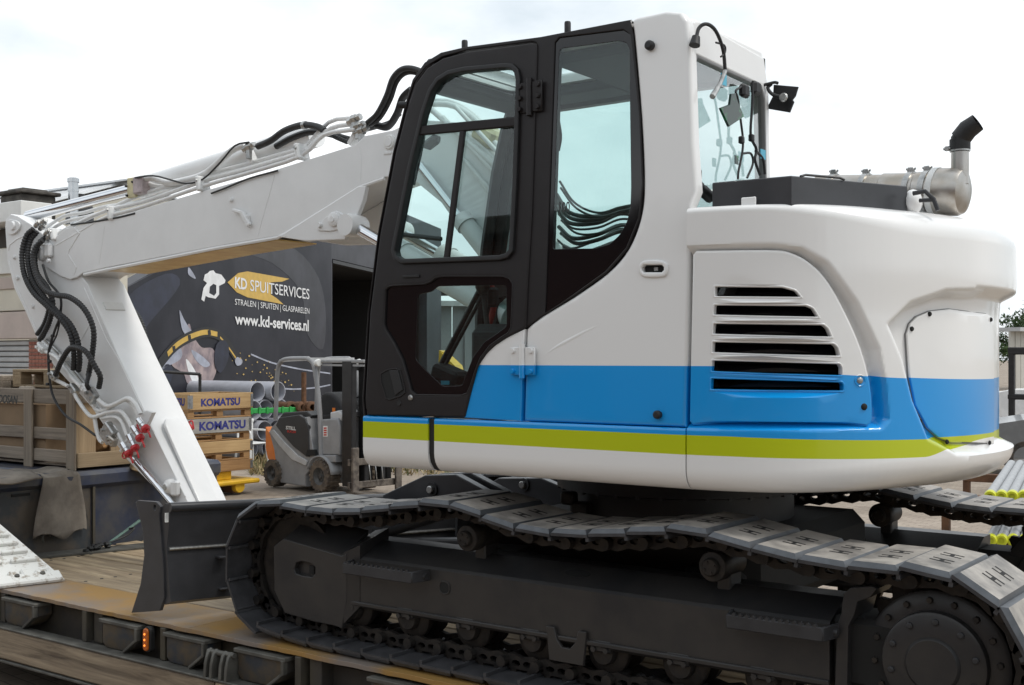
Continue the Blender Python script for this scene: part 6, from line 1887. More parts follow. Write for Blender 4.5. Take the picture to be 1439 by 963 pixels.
# ================================================================ forklift
def forklift():
    Wf = Vector(on_z(450, 692, 0)); Wr = Vector(on_z(383, 683.5, 0))
    u = (Wf-Wr).normalized(); wb = (Wf-Wr).length
    n = Vector((u.y, -u.x, 0))                     # towards the camera
    f = empty('forklift', (Wf+Wr)/2-n*.45, 'grey and orange electric forklift parked facing the excavator', 'forklift')
    S = Plane(Wr, u, (0, 0, 1), n)                 # near side plane
    def pn(nm, pts, m_, parent=f, off=0, thick=.9, bev=.02, holes=(), sm=False):
        return panel(nm, m_, parent, S, curve2(pts, 3, True) if sm else pts, holes, off=off, thick=thick, bev=bev)
    def P(px_, py_, o=0): a = S.px(px_, py_); return S.at(a[0], a[1], o)
    # chassis
    pn('chassis', [(374, 612), (380, 600), (388, 592), (430, 586), (440, 640), (470, 640), (470, 650), (440, 652), (428, 668), (428, 684), (388, 678), (386, 662), (378, 652)], 'lift_grey', off=-.02, thick=.95)
    cw_ = pn('counterweight', [(372, 600), (378, 610), (384, 632), (387, 655), (388, 668), (383, 652), (375, 645), (372, 630)], 'lift_orange', off=-.01, thick=.97)
    cov = pn('battery_cover', [(392, 587), (420, 583), (428, 588), (433, 600), (434, 642), (430, 642), (412, 628), (396, 610), (387, 598)], 'lift_dark', off=.0, thick=.05, bev=.015)
    lettering('maker_letters', 'STILL', 'label_white', cov, S, [(402, 603.5), (416, 605), (416, 600), (402, 598.5)], off=.004, bold=.03)
    lettering('model_letters', 'RX20', 'letter_red', cov, S, [(404, 608), (416, 609), (416, 605.5), (404, 604.5)], off=.004, bold=.02)
    pn('body_stripe', [(378, 606), (384, 604), (400, 622), (418, 640), (432, 648), (430, 655), (410, 646), (392, 626)], 'gutter', off=.004, thick=.03, bev=.01)
    pn('hood', [(386, 588), (392, 580), (425, 578), (432, 584), (430, 590), (390, 592)], 'lift_dark', off=-.08, thick=.8)
    pn('step_well', [(432, 632), (442, 632), (444, 640), (430, 641)], 'slot_black', off=.006, thick=.05, bev=.004)
    pn('cowl', [(446, 590), (470, 588), (473, 600), (472, 640), (444, 640)], 'lift_grey', off=-.06, thick=.8, bev=.03)
    pn('cowl_top', [(456, 580), (468, 577), (474, 584), (472, 592), (456, 592)], 'gutter', off=-.1, thick=.7, bev=.03)
    tgb = pn('warning_label', [(450, 599), (456, 599), (456, 614), (450, 614)], 'label_white', off=-.055, thick=.006, bev=0)
    for k in range(4): pn('label_figure', [(451, 601+3.2*k), (455, 601+3.2*k), (455, 603+3.2*k), (451, 603+3.2*k)], 'letter_red', tgb, off=-.052, thick=.002, bev=0)
    # wheels
    for px_, py_, r_, m_, wd_ in ((450, 692, 1, 'tyre_dusty', .24), (383, 683.5, .86, 'tyre', .2)):
        for side in (0, 1):
            base = Vector(on_z(px_, py_, 0)); rad = .245*r_ if px_ > 400 else .215
            c = base+Vector((0, 0, rad))-n*(side*.82)
            o_ = c+n*.03
            w = empty('wheel', (0, 0, 0)); adopt(w, f); w.matrix_parent_inverse = Matrix.Translation(-Vector(f.location))
            mb = MB(); mb.lathe([(rad*.56, 0), (rad*.9, 0), (rad, -.03), (rad, -wd_+.03), (rad*.9, -wd_), (rad*.56, -wd_)], o_, n, 32)
            for k in range(20):
                a = 2*math.pi*k/20; dv = u*math.cos(a)+Vector((0, 0, 1))*math.sin(a); tv = -u*math.sin(a)+Vector((0, 0, 1))*math.cos(a)
                rot = Matrix((n, tv, dv)).transposed(); mb.box(o_-n*(wd_/2+.02)+dv*(rad-.002), (wd_-.05, .035, .03), rot, ch=.004)
                mb.box(o_-n*.012+dv*(rad*.93), (.03, .035, .03), rot, ch=.004)
            mb.obj('tyre', m_, w)
            mb = MB(); mb.lathe([(0, -.02), (.03, -.02), (.04, -.04), (rad*.36, -.05), (rad*.5, -.02), (rad*.57, -.005), (rad*.57, -wd_*.8), (0, -wd_*.8)], o_, n, 24)
            for k in range(6):
                a = k*math.pi/3; mb.lathe([(0, .012), (.012, .012), (.014, 0)], o_-n*.045+(u*math.cos(a)+Vector((0, 0, 1))*math.sin(a))*rad*.27, n, 6, smooth=False)
            mb.obj('rim', 'rim_grey', w)
    mb = MB(); a = P(436, 660); mb.grid(lambda uu, vv: S.at(S.px(450, 692)[0]+.31*math.cos(math.pi*(.02+.9*uu)), .27+.29*math.sin(math.pi*(.02+.9*uu)), .03-.3*vv), 14, 1); fd = mb.obj('mudguard', 'lift_grey', f); s_ = fd.modifiers.new('t', 'SOLIDIFY'); s_.thickness = .02
    # overhead guard: two arched posts each side and bars
    z_top = P(440, 505).z
    for o in (-.06, -.86):
        pts = [P(383, 590, o), P(384, 560, o), P(385, 530, o), P(388, 512, o), P(398, 505, o), P(428, 504, o)]
        MB().tube(smooth(pts, 4), .036, 12).obj('guard_post', 'lift_grey', f)
        pts = [P(428, 504, o), P(436, 512, o), P(441, 540, o), P(445, 580, o), P(447, 640, o)]
        MB().tube(smooth(pts, 4), .038, 12).obj('guard_post', 'lift_grey', f)
    mb = MB()
    for k in range(6): a = P(396+5.5*k, 505, -.06); mb.beam(a, a-n*.8, .02, .04)
    a = P(390, 507, -.06); mb.beam(a, P(432, 505, -.06), .05, .04); mb.beam(a-n*.8, P(432, 505, -.86), .05, .04); mb.beam(P(432, 505, -.03), P(432, 505, -.9), .06, .05); mb.obj('guard_roof', 'gutter', f)
    mb = MB(); mb.beam(P(438, 508, -.1), P(505, 508, -.1), .06, .05, ch=.01); mb.beam(P(438, 513, -.1), P(505, 514, -.1), .03, .03); mb.beam(P(438, 508, -.8), P(505, 508, -.8), .06, .05, ch=.01); mb.obj('guard_brace', 'lift_grey', f)
    for o in (-.04, -.84):
        c = P(443, 510, o); MB().lathe([(0, .05), (.05, .05), (.06, .03), (.05, -.02), (0, -.03)], c, u, 16).obj('head_lamp', 'label_white', f)
    # seat, wheel
    seat_ = empty('driver_seat', (0, 0, 0)); adopt(seat_, f); seat_.matrix_parent_inverse = Matrix.Translation(-Vector(f.location))
    so_ = [(430, 585), (429, 565), (433, 554), (442, 552), (453, 558), (460, 570), (461, 585), (450, 590)]
    pn('backrest', so_, 'seat_black', seat_, off=-.25, thick=.45, bev=.06, sm=True)
    pn('cushion', [(432, 584), (462, 582), (464, 592), (434, 594)], 'seat_black', seat_, off=-.22, thick=.5, bev=.03)
    pn('belt_buckle', [(449, 574), (453, 574), (453, 581), (449, 581)], 'lift_orange', seat_, off=-.24, thick=.05, bev=.005)
    c = P(471, 566, -.4); ax_ = (u*-.5+Vector((0, 0, .85))).normalized(); o1 = ax_.orthogonal().normalized(); o2 = ax_.cross(o1)
    mb = MB(); mb.tube([c+(o1*math.cos(a)+o2*math.sin(a))*.17 for a in np.linspace(0, 2*math.pi, 25)], .016, 8); mb.tube([c, c-ax_*.35], .03, 8); mb.obj('steering_wheel', 'lift_dark', f)
    # mast: two upright channels, cross ties, chains, cylinder
    for o in (-.12, -.3, -.62, -.8):
        mb = MB(); inner = o in (-.3, -.62)
        a = P(478 if not inner else 484, 668, o); b = P(486 if not inner else 492, 507, o)
        ht = b.z-.12; x0 = S.px(482 if not inner else 489, 600)[0]
        mb.box2((0, 0, 0), (0, 0, 0)) if False else None
        A_ = S.at(x0, .12, o); B_ = S.at(x0, b.z, o); mb.beam(A_, B_, .1 if not inner else .09, .24 if not inner else .16, up=u, ch=.012)
        mb.obj('mast_rail', 'mast_steel', f)
    for zz in (.5, 1.2, 1.9):
        mb = MB(); mb.beam(S.at(S.px(486, 600)[0], zz, -.1), S.at(S.px(486, 600)[0], zz, -.84), .05, .08, ch=.01); mb.obj('mast_tie', 'mast_steel', f)
    for o in (-.38, -.5):
        MB().tube([S.at(S.px(484, 600)[0], .2, o), S.at(S.px(484, 600)[0], 1.85, o)], .03, 10).obj('lift_cylinder', 'mast_steel', f)
    pts = [P(505, 520, -.5), P(509, 560, -.5), P(507, 600, -.5), P(510, 640, -.5)]
    MB().tube(smooth(pts, 4), .018, 8).obj('hydraulic_hose', 'hose_black', f)
    pts = [P(502, 540, -.62), P(503, 570, -.62), P(500, 620, -.62)]
    MB().tube(smooth(pts, 4), .018, 8).obj('hydraulic_hose', 'hose_black', f)
    # carriage with forks
    xc = S.px(494, 690)[0]
    for zz in (.16, .5):
        mb = MB(); mb.beam(S.at(xc, zz, .06), S.at(xc, zz, -.96), .05, .1, ch=.008); mb.obj('carriage_bar', 'fork_worn', f)
    for o in (-.02, -.86):
        mb = MB(); mb.beam(S.at(xc+.06, .05, o), S.at(xc+.06, .72, o), .12, .045, up=u, ch=.008); mb.beam(S.at(xc+.04, .06, o), S.at(xc+1.05, .05, o), .12, .04, ch=.01)
        mb.obj('fork', 'fork_worn', f)
    for k in range(3):
        pts = [S.at(xc+.03, .5, -.3-.12*k), S.at(xc+.1, .4, -.26-.12*k), S.at(xc+.1, .24, -.28-.12*k), S.at(xc+.04, .18, -.34-.12*k)]
        MB().tube(smooth(pts, 4), .008, 6).obj('carriage_hose', 'zinc', f)
forklift()

# ================================================================ stack of pallet collars on pallets
def collars():
    C = on_z(264, 700, 0)
    yx = (C.x, C.y)
    Lc, Wc = 1.2, .8                  # along y, along -x
    scale = (C-Vector((0, 0, CAMZ))).dot(Vector((FW[0], FW[1], 0)))/FPX
    Z = lambda py_: CAMZ-(py_-CY)*scale
    specs = [('collar', 560, 583, 'collar_wood', 'KOMATSU'), ('pallet', 583, 596, None, None), ('collar', 596, 617, 'collar_grey', 'KOMATSU'), ('pallet', 617, 629, None, None),
             ('collar', 629, 644, 'collar_wood', None), ('pallet', 644, 656, None, None), ('collar', 655.5, 672, 'collar_dark', None)]
    descr = {0: 'new pallet collar with blue lettering topmost on the stack', 2: 'greyed pallet collar with blue lettering in the middle of the stack', 4: 'plain yellowish pallet collar under the greyed lettered collar', 6: 'plain brown pallet collar at the bottom on the yellow turntable'}
    pdesc = {1: 'brown pallet directly under the topmost lettered collar', 3: 'brown pallet directly under the greyed lettered collar', 5: 'brown pallet under the plain yellowish collar'}
    # the picture rows above belong to the near corner; the stack is 1:1 there
    rows = [540, 563, 576, 597, 609, 626, 638, 654]
    for k, (kind, _, _, m_, txt) in enumerate(specs):
        z1, z0 = Z(rows[k]+14)+.0, Z(rows[k+1]+14)
        dx = random.uniform(-.03, .03); dy = random.uniform(-.03, .03)
        x1 = C.x+dx; x0 = x1-Wc; y0 = C.y+dy; y1 = y0+Lc
        if kind == 'collar':
            t = empty('pallet_collar', ((x0+x1)/2, (y0+y1)/2, z0), descr[k], 'pallet collar', None)
            z0 += .003; z1 -= .003
            mb = MB(); mb.box2((x1-.022, y0, z0), (x1, y1, z1), ch=.004); fr = mb.obj('long_board', m_, t)
            mb = MB(); mb.box2((x0, y0, z0), (x0+.022, y1, z1), ch=.004); mb.obj('long_board', m_, t)
            mb = MB(); mb.box2((x0+.024, y0+.001, z0), (x1-.024, y0+.022, z1), ch=.004); sd_ = mb.obj('short_board', m_, t)
            mb = MB(); mb.box2((x0+.024, y1-.022, z0), (x1-.024, y1, z1), ch=.004); mb.obj('short_board', m_, t)
            for (xx, yy) in ((x1, y0), (x1, y1), (x0, y0)):
                mb = MB(); mb.box2((xx-.002, yy+(.0 if yy == y0 else -.05), z0+.02), (xx+.004, yy+(.05 if yy == y0 else 0), z1-.02)); mb.box2((xx-.05, yy-.004, z0+.02), (xx, yy+.002, z1-.02)); mb.obj('corner_hinge', 'zinc_hinge', t)
            if txt:
                XP = Plane((x1, 0, 0), (0, 1, 0), (0, 0, 1), (1, 0, 0))
                h = z1-z0; big = .62 if k else .5
                lettering('letters', txt, 'letter_blue', fr, XP, [(y0+.2, z0+h*.2), (y1-.12 if k else y1-.26, z0+h*.2), (y1-.12 if k else y1-.26, z0+h*(.2+big)), (y0+.2, z0+h*(.2+big))], pix=False, off=.003, bold=.04)
                if k == 0: lettering('letters', txt, 'letter_blue', sd_, YP(y0), [(x0+.1, z0+h*.25), (x1-.12, z0+h*.25), (x1-.12, z0+h*.75), (x0+.1, z0+h*.75)], pix=False, off=.004, bold=.04)
        else:
            t = empty('pallet', ((x0+x1)/2, (y0+y1)/2, z0), pdesc[k], 'pallet', None)
            z0 += .002; z1 -= .002; h = z1-z0
            for j in range(4): mb = MB(); xx = x0+(Wc-.09)*j/3; mb.box2((xx, y0, z1-h*.2), (xx+.09, y1, z1), ch=.002); mb.obj('top_board', 'collar_dark', t)
            for j in range(3):
                yy = y0+(Lc-.12)*j/2
                for i in range(2): mb = MB(); xx = x0+(Wc-.1)*i; mb.box2((xx, yy, z0+h*.18), (xx+.1, yy+.12, z1-h*.22), ch=.003); mb.obj('block', 'collar_dark', t)
            for i in range(2): mb = MB(); xx = x0+(Wc-.1)*i; mb.box2((xx, y0, z0), (xx+.1, y1, z0+h*.17), ch=.002); mb.obj('bottom_board', 'collar_dark', t)
    zb_ = Z(rows[-1]+14)
    # yellow turntable under the stack
    y = empty('turntable_base', (C.x-.4, C.y+.5, 0), 'yellow steel turntable base carrying the pallet collar stack', 'machine base')
    mb = MB(); mb.box2((C.x-.6, C.y+.1, zb_-.13), (C.x-.05, C.y+.86, zb_-.004), ch=.01); mb.obj('upper_box', 'yellow_steel', y)
    mb = MB(); mb.box2((C.x-.9, C.y-.05, zb_-.2), (C.x+.16, C.y+1.25, zb_-.132), ch=.02); mb.obj('flange_plate', 'yellow_steel', y)
    for yy in (C.y+.15, C.y+.8):
        mb = MB(); mb.box2((C.x-.7, yy, 0), (C.x+.05, yy+.16, zb_-.202), ch=.01); mb.obj('bearer', 'rust_brown', y)
        mb = MB(); mb.lathe([(0, .0), (.09, 0), (.1, -.03), (.1, -.08), (0, -.08)], (C.x+.12, yy+.08, .1), (1, 0, 0), 16); mb.obj('caster', 'yellow_steel', y)
collars()
# iron bar trestle behind the stack
mb = MB(); a, b = at_d(222, 522, 19.), at_d(281, 526, 19.4); mb.tube([a, b], .025, 8); mb.tube([a, Vector((a.x, a.y, 0))], .025, 8); mb.tube([b, Vector((b.x, b.y, 0))], .025, 8)
mesh_thing(mb, 'trestle', 'dark_steel', 'thin dark steel trestle bar behind the pallet collars', 'trestle')

# ================================================================ grey pipes, green rack, chair, weeds
base = at_d(362, 503, 24.); base.z = 0
pipes = []
k = 0
for row_ in range(4):
    for col in range(3 if row_ < 3 else 2):
        r_ = .2
        y = base.y-.12+col*.41+(.205 if row_ % 2 else 0); z = .22+row_*.365+(.0 if row_ < 2 else .05)
        x1 = base.x+random.uniform(-.15, .15)
        mb = MB(); mb.lathe([(r_-.016, 0), (r_, 0), (r_, -3.2), (r_-.016, -3.2), (r_-.016, 0)], (x1, y, z), (1, 0, 0), 28)
        o = mb.obj('plastic_pipe', 'pvc_grey'); tag(o, 'large grey plastic pipe in the '+('bottom row on the ground', 'second row up', 'third row by the green beam', 'topmost row')[row_]+' of the stack', 'pipe', 'grey plastic pipes in the yard')
gb = empty('roller_rack', (base.x+.6, base.y+1, 0), 'green steel rack beam with brown rollers behind the forklift', 'rack')
zr_ = CAMZ-(577-CY)*23.5/FPX
a = at_d(346, 577, 23.2); b = at_d(512, 577, 25.)
a.z = b.z = zr_
mb = MB(); mb.beam(a, b, .1, .1, ch=.01); mb.obj('beam', 'green_beam', gb)
dv = (b-a).normalized(); nv = Vector((dv.y, -dv.x, 0)); nv = nv if nv.dot(-a) > 0 else -nv
for k in range(16):
    c = a.lerp(b, (k+.5)/16); mb = MB(); mb.beam(c+nv*.06+Vector((0, 0, -.06)), c+nv*.06+Vector((0, 0, .07)), .04, .03, up=nv); mb.obj('tooth', 'green_beam', gb)
for q in (404, 419, 432, 446, 460, 475, 490, 505):
    c = at_d(q, 572, 24.); mb = MB(); mb.lathe([(.06, .0), (.09, 0), (.12, -.02), (.12, -.1), (.1, -.12), (.1, -.6), (0, -.6)], c+nv*.2, nv, 16); mb.obj('roller', 'rust_brown', gb)
for q in (350, 427, 505):
    c = at_d(q, 577, 23.9); mb = MB(); mb.tube([(c.x, c.y, 0), (c.x, c.y, zr_+(.75 if q == 427 else .0))], .05, 8); mb.obj('upright', 'rust_brown', gb)
# chair
def chair():
    o = on_z(352, 655, 0); ch = empty('garden_chair', o, 'white plastic garden chair beside the grey pipes', 'chair')
    X0, Y0_ = o.x, o.y
    for dx in (0, -.42):
        for dy in (0, .42):
            mb = MB(); mb.tube([(X0+dx*1.05, Y0_+dy*1.05, 0), (X0+dx*.9-.02, Y0_+dy*.9+.02, .42)], .022, 8); mb.obj('leg', 'chair_white', ch)
    mb = MB(); mb.box2((X0-.42, Y0_, .4), (X0, Y0_+.44, .43), ch=.012); mb.obj('seat', 'chair_white', ch)
    for k in range(5):
        mb = MB(); mb.box2((X0-.42, Y0_+.02+.088*k, .44), (X0-.4, Y0_+.07+.088*k, .84), ch=.008); mb.obj('back_slat', 'chair_white', ch)
    mb = MB(); mb.box2((X0-.43, Y0_, .8), (X0-.39, Y0_+.44, .87), ch=.015); mb.obj('back_rail', 'chair_white', ch)
    for dy in (0, .42):
        mb = MB(); mb.tube(smooth([(X0-.41, Y0_+dy, .66), (X0-.1, Y0_+dy, .66), (X0, Y0_+dy, .62), (X0, Y0_+dy, .42)], 4), .02, 8); mb.obj('armrest', 'chair_white', ch)
chair()
# dry weeds along the back of the yard
mb = MB()
for k in range(2600):
    t = random.random(); q = random.choice(((350, 400), (500, 640), (380, 540)))
    px_ = random.uniform(*q); D = random.uniform(21, 26)
    c = at_d(px_, 503, D); h = random.uniform(.04, .22); a = random.uniform(0, 6.28); w = .02
    c.z = -.03; tip_ = c+Vector((random.gauss(0, .08), random.gauss(0, .08), h)); s_ = Vector((math.cos(a), math.sin(a), 0))*w
    mb.add([c-s_, c+s_, tip_], [(0, 1, 2)], 0 if random.random() < .75 else 1)
o = mb.obj('grass', ['straw', 'weed_green']); tag(o, 'dry straw coloured weeds along the back of the yard', 'grass', kind='stuff')

# ================================================================ beyond the tail of the machine
mat('warehouse', (.55, .53, .48), .7, .1, .15, .5)
mat('foliage', (.055, .1, .03), .7, 0, .6, 1.5, col2=(.025, .05, .015))
mat('foliage2', (.08, .13, .04), .7, 0, .5, 1.5, col2=(.04, .07, .02))
mat('bark', (.09, .07, .05), .9, 0, .4, 8)
mat('van_white', (.75, .75, .75), .3, coat=.4)
mat('car_silver', (.2, .21, .22), .3, .5, coat=.4)
mat('pipe_wrap', (.35, .36, .37), .45, 0, .2, 20)
mat('cap_yellow', (.6, .62, .03), .4)
mat('tarp_dark', (.05, .052, .055), .5, 0, .4, 5, bump=.06, bscale=8)
# capped pipes in two layers
k = 0
for (layer, xs_) in ((0, (1392, 1407, 1423, 1440, 1456)), (1, (1391, 1407, 1422, 1438))):
    for q in xs_:
        D = 9.4
        c = at_d(q, 698, D) if layer else at_d(q, 760, D)
        r_ = .042
        d = Vector((-.19, .98, 0)).normalized()
        e = empty('capped_pipe', (c.x, c.y, max(.0, c.z-r_)), 'wrapped grey pipe with lime end cap, upper layer beside the far track' if layer else 'wrapped grey pipe with lime end cap, lower layer beside the far track', 'pipe', 'capped pipes upper layer' if layer else 'capped pipes lower layer')
        mb = MB(); mb.tube([c+d*.02, c+d*3.2], r_, 18); mb.obj('pipe', 'pipe_wrap', e)
        mb = MB(); mb.lathe([(r_*.55, -.0), (r_*.95, -.0), (r_*1.12, .015), (r_*1.12, .09), (r_, .095)], c, d, 20); mb.lathe([(0, .012), (r_*.6, .012)], c, d, 20); mb.obj('end_cap', 'cap_yellow', e)
for dd_ in (.5, 2.5):
    c = at_d(1392, 730, 9.4); d = Vector((-.19, .98, 0)).normalized(); s_ = Vector((.98, .19, 0)); p = c+d*dd_; zt_ = at_d(1392, 698, 9.4).z
    mb = MB(); mb.beam(Vector((p.x, p.y, zt_-.09))-s_*.4, Vector((p.x, p.y, zt_-.09))+s_*.6, .08, .08, ch=.006)
    zl = at_d(1392, 760, 9.4).z-.042
    mb.box2((p.x-.05, p.y-.05, 0), (p.x+.05, p.y+.05, zl-.08), ch=.006); mb.beam(Vector((p.x, p.y, zl-.04))-s_*.4, Vector((p.x, p.y, zl-.04))+s_*.6, .08, .08, ch=.006)
    mb.beam(Vector((p.x, p.y, zl))-s_*.38, Vector((p.x, p.y, zt_-.05))-s_*.38, .06, .06, up=(1, 0, 0))
    mesh_thing(mb, 'pipe_bearer', 'rust_brown', 'brown trestle bearer close to the lime end caps of the pipes' if dd_ < 1 else 'brown trestle bearer under the far ends of the capped pipes', 'bearer', 'pipe bearers')
# dark tarpaulin-covered car bonnet and white van behind it
def vehicle(name, o, heading, L_, W_, prof, glass, m_, label, cat):
    """prof: side outline (along, height); glass: list of side window outlines"""
    u = Vector((math.cos(heading), math.sin(heading), 0)); nn_ = Vector((u.y, -u.x, 0))
    e = empty(name, o, label, cat)
    S = Plane(o, u, (0, 0, 1), nn_)
    panel('body', m_, e, S, prof, pix=False, off=W_/2, thick=W_, bev=.08)
    for g in glass:
        for sd in (1, -1):
            Sx = Plane(o, u*sd, (0, 0, 1), nn_*sd); gg = g if sd == 1 else [(-a, b) for a, b in g]
            panel('window', 'ceramic_black', e, Sx, gg, pix=False, off=W_/2+.004, thick=.01, bev=.003)
    for a in (-L_*.31, L_*.31):
        for sd in (1, -1):
            c = o+u*a+nn_*(sd*(W_/2-.02)); c = Vector((c.x, c.y, .32))
            w = empty('wheel', (0, 0, 0)); adopt(w, e); w.matrix_parent_inverse = Matrix.Translation(-Vector(e.location))
            MB().lathe([(.2, .02), (.29, .02), (.32, -.02), (.32, -.18), (.2, -.2)], c, nn_*sd, 24).obj('tyre', 'tyre', w)
            MB().lathe([(0, .0), (.06, .01), (.18, -.01), (.21, .01)], c, nn_*sd, 20).obj('rim', 'gutter', w)
    for sd in (-.7, .7):
        c = o+u*(L_/2-.02)+nn_*(sd*W_/2*.9); c.z = .72
        MB().sphere(c, .1, 10, sq=(1, 1, .6)).obj('headlight', 'label_white', e)
    return e
o = at_d(1545, 503, 21); o.z = 0
vehicle('parked_car', o, R(200), 4.2, 1.75, [(-2.1, .35), (-2.1, .9), (-1.6, 1.05), (-1.0, 1.42), (.5, 1.45), (1.1, 1.02), (1.9, .88), (2.1, .7), (2.1, .3)], [[(-1.25, 1.05), (-.85, 1.36), (-.1, 1.38), (-.1, 1.02)], [(0, 1.02), (0, 1.38), (.45, 1.38), (.85, 1.02)]], 'car_silver', 'dark silver car parked behind the capped pipes', 'car')
o = at_d(1500, 503, 30); o.z = 0
vn = vehicle('white_van', o, R(190), 5.0, 1.9, [(-2.5, .35), (-2.5, 1.1), (-2.45, 1.25), (1.2, 1.25), (2.2, 1.05), (2.5, .8), (2.5, .3)], [], 'van_white', 'low white vehicle with green stripe beyond the silver car', 'van')
# warehouse and mast lift far off
WH = empty('warehouse', at_d(1500, 503, 60)-Vector((0, 0, CAMZ)), 'far pale ribbed warehouse seen past the counterweight', 'warehouse')
a = at_d(1418, 503, 60); b = at_d(1720, 503, 75); a.z = b.z = 0
zt_ = CAMZ+(503-463)*60/FPX
dv = (b-a).normalized(); nv = Vector((dv.y, -dv.x, 0)); nv = nv if nv.dot(-a) > 0 else -nv
for k in range(30):
    p = a+dv*(k*1.0); mb = MB(); mb.beam(p+Vector((0, 0, zt_/2))+dv*.02, p+Vector((0, 0, zt_/2))+dv*.98, .1, zt_); mb.beam(p+nv*.06+dv*.5, p+nv*.06+dv*.5+Vector((0, 0, zt_-.1)), .1, .12, up=nv); mb.obj('wall_sheet', 'warehouse', WH)
mb = MB(); mb.beam(a+Vector((0, 0, zt_)), a+dv*30+Vector((0, 0, zt_)), 1.2, .2); mb.obj('roof_edge', 'gutter', WH)
o = at_d(1436, 503, 26); o.z = 0
ml = empty('mast_lift', o, 'dark lift mast standing by the far warehouse', 'lift')
for k in (-1, 1):
    mb = MB(); mb.box((o.x+k*.22*RT[0], o.y+k*.22*RT[1], 1.12), (.12, .12, 2.24), ch=.01); mb.obj('mast_rail', 'mast_steel', ml)
for zz, sz_ in ((2.2, (.5, .4, .16)), (1.2, (.5, .4, .12))): MB().box((o.x, o.y, zz), sz_, ch=.02).obj('mast_tie', 'mast_steel', ml)
MB().box((o.x, o.y, .3), (.8, .9, .6), ch=.05).obj('lift_base', 'mast_steel', ml)
# yellow boom of another machine, seen past the tail and one through the cab glass
def yellow_digger(o, s, label, heading):
    e = empty('yellow_digger', o, label, 'excavator'); u = Vector((math.cos(heading), math.sin(heading), 0)); n_ = Vector((u.y, -u.x, 0))
    S = Plane(o, u, (0, 0, 1), n_)
    def pn(nm, pts, w, m_): return panel(nm, m_, e, S, [(x*s, z*s) for x, z in pts], pix=False, off=w*s/2, thick=w*s, bev=.02*s)
    pn('house', [(-1.2, .9), (.6, .9), (.6, 1.5), (-1.0, 1.6), (-1.3, 1.3)], 1.6, 'yellow_steel')
    c = pn('cab', [(.1, 1.5), (.7, 1.0), (.75, 1.7), (.55, 2.4), (-.3, 2.4), (-.3, 1.5)], .8, 'lift_dark')
    pn('boom', [(.5, 1.2), (.8, 1.2), (1.5, 2.4), (2.6, 2.9), (2.5, 3.05), (1.3, 2.65)], .25, 'yellow_steel')
    pn('arm', [(2.4, 3.05), (2.7, 3.1), (2.75, 2.5), (2.45, 1.2), (2.3, 1.2)], .2, 'yellow_steel')
    pn('bucket', [(2.1, 1.2), (2.6, 1.25), (2.7, .8), (2.4, .55), (2.0, .7)], .6, 'mast_steel')
    for sd in (-1, 1):
        Sx = Plane(o+n_*(sd*.7*s), u, (0, 0, 1), n_)
        panel('crawler', 'mast_steel', e, Sx, round_poly([(-1.4*s, 0), (1.3*s, 0), (1.5*s, .35*s), (1.3*s, .7*s), (-1.4*s, .7*s), (-1.6*s, .35*s)], .15*s), pix=False, off=.2*s, thick=.4*s, bev=.03*s)
o = at_d(668, 503, 24); o.z = -.02
yellow_digger(o, .72, 'small yellow excavator parked beyond the cab with its arm folded', R(150))
# trees behind the warehouse
def tree(o, h, r_, label, seed):
    rnd = random.Random(seed); e = empty('tree', o, label, 'tree', None)
    mb = MB(); mb.tube([o, o+Vector((.1, 0, h*.35)), o+Vector((0, .1, h*.7))], [.28, .2, .1], 10)
    limbs = []
    for k in range(9):
        a = rnd.uniform(0, 6.28); z = h*rnd.uniform(.3, .65); p0 = o+Vector((0, 0, z)); p1 = p0+Vector((math.cos(a)*r_*.6, math.sin(a)*r_*.6, h*.18)); mb.tube([p0, p1], [.1, .03], 6); limbs.append(p1)
    mb.obj('trunk', 'bark', e)
    mb = MB()
    cl = [(o+Vector((rnd.gauss(0, r_*.45), rnd.gauss(0, r_*.45), h*rnd.uniform(.45, .95))), rnd.uniform(.5, 1.0)) for _ in range(26)]
    for k in range(5200):
        c, s_ = rnd.choice(cl); d = Vector((rnd.gauss(0, 1), rnd.gauss(0, 1), rnd.gauss(0, .8))); p = c+d*(.42*s_); q = .13*rnd.uniform(.6, 1.4)
        a = Vector((rnd.gauss(0, 1), rnd.gauss(0, 1), rnd.gauss(0, 1))).normalized()*q; b = Vector((rnd.gauss(0, 1), rnd.gauss(0, 1), rnd.gauss(0, 1))).normalized()*q
        mb.add([p-a, p+b, p+a], [(0, 1, 2)], 0 if s_ > .75 else 1)
    mb.obj('crown', ['foliage', 'foliage2'], e)
for k, (q, D, h) in enumerate(((1437, 78, 4.7), (1475, 80, 5.4), (1520, 82, 5.0))):
    o = at_d(q, 503, D); o.z = 0
    tree(o, h, 2.2, ('round leafy tree showing over the far warehouse roof', 'taller leafy tree behind the far warehouse', 'leafy tree at the end of the far warehouse')[k], 11+k)

# ================================================================ brick building across the yard, mirrored in the cab glass and the paint
def brick_wall_mat():
    m = bpy.data.materials.new('brickwork'); nt, b = nodes_of(m); N, K = nt.nodes.new, nt.links.new
    t = N('ShaderNodeTexCoord'); sp = N('ShaderNodeSeparateXYZ'); cb = N('ShaderNodeCombineXYZ'); br = N('ShaderNodeTexBrick')
    K(t.outputs['Object'], sp.inputs[0]); K(sp.outputs['X'], cb.inputs['X']); K(sp.outputs['Z'], cb.inputs['Y']); K(cb.outputs[0], br.inputs['Vector'])
    br.inputs['Scale'].default_value = 1; br.inputs['Brick Width'].default_value = .22; br.inputs['Row Height'].default_value = .065; br.inputs['Mortar Size'].default_value = .006
    br.inputs['Color1'].default_value = (.16, .06, .045, 1); br.inputs['Color2'].default_value = (.11, .045, .035, 1); br.inputs['Mortar'].default_value = (.2, .18, .16, 1)
    K(br.outputs['Color'], b.inputs['Base Color']); b.inputs['Roughness'].default_value = .9
    MATS['brickwork'] = m
brick_wall_mat()
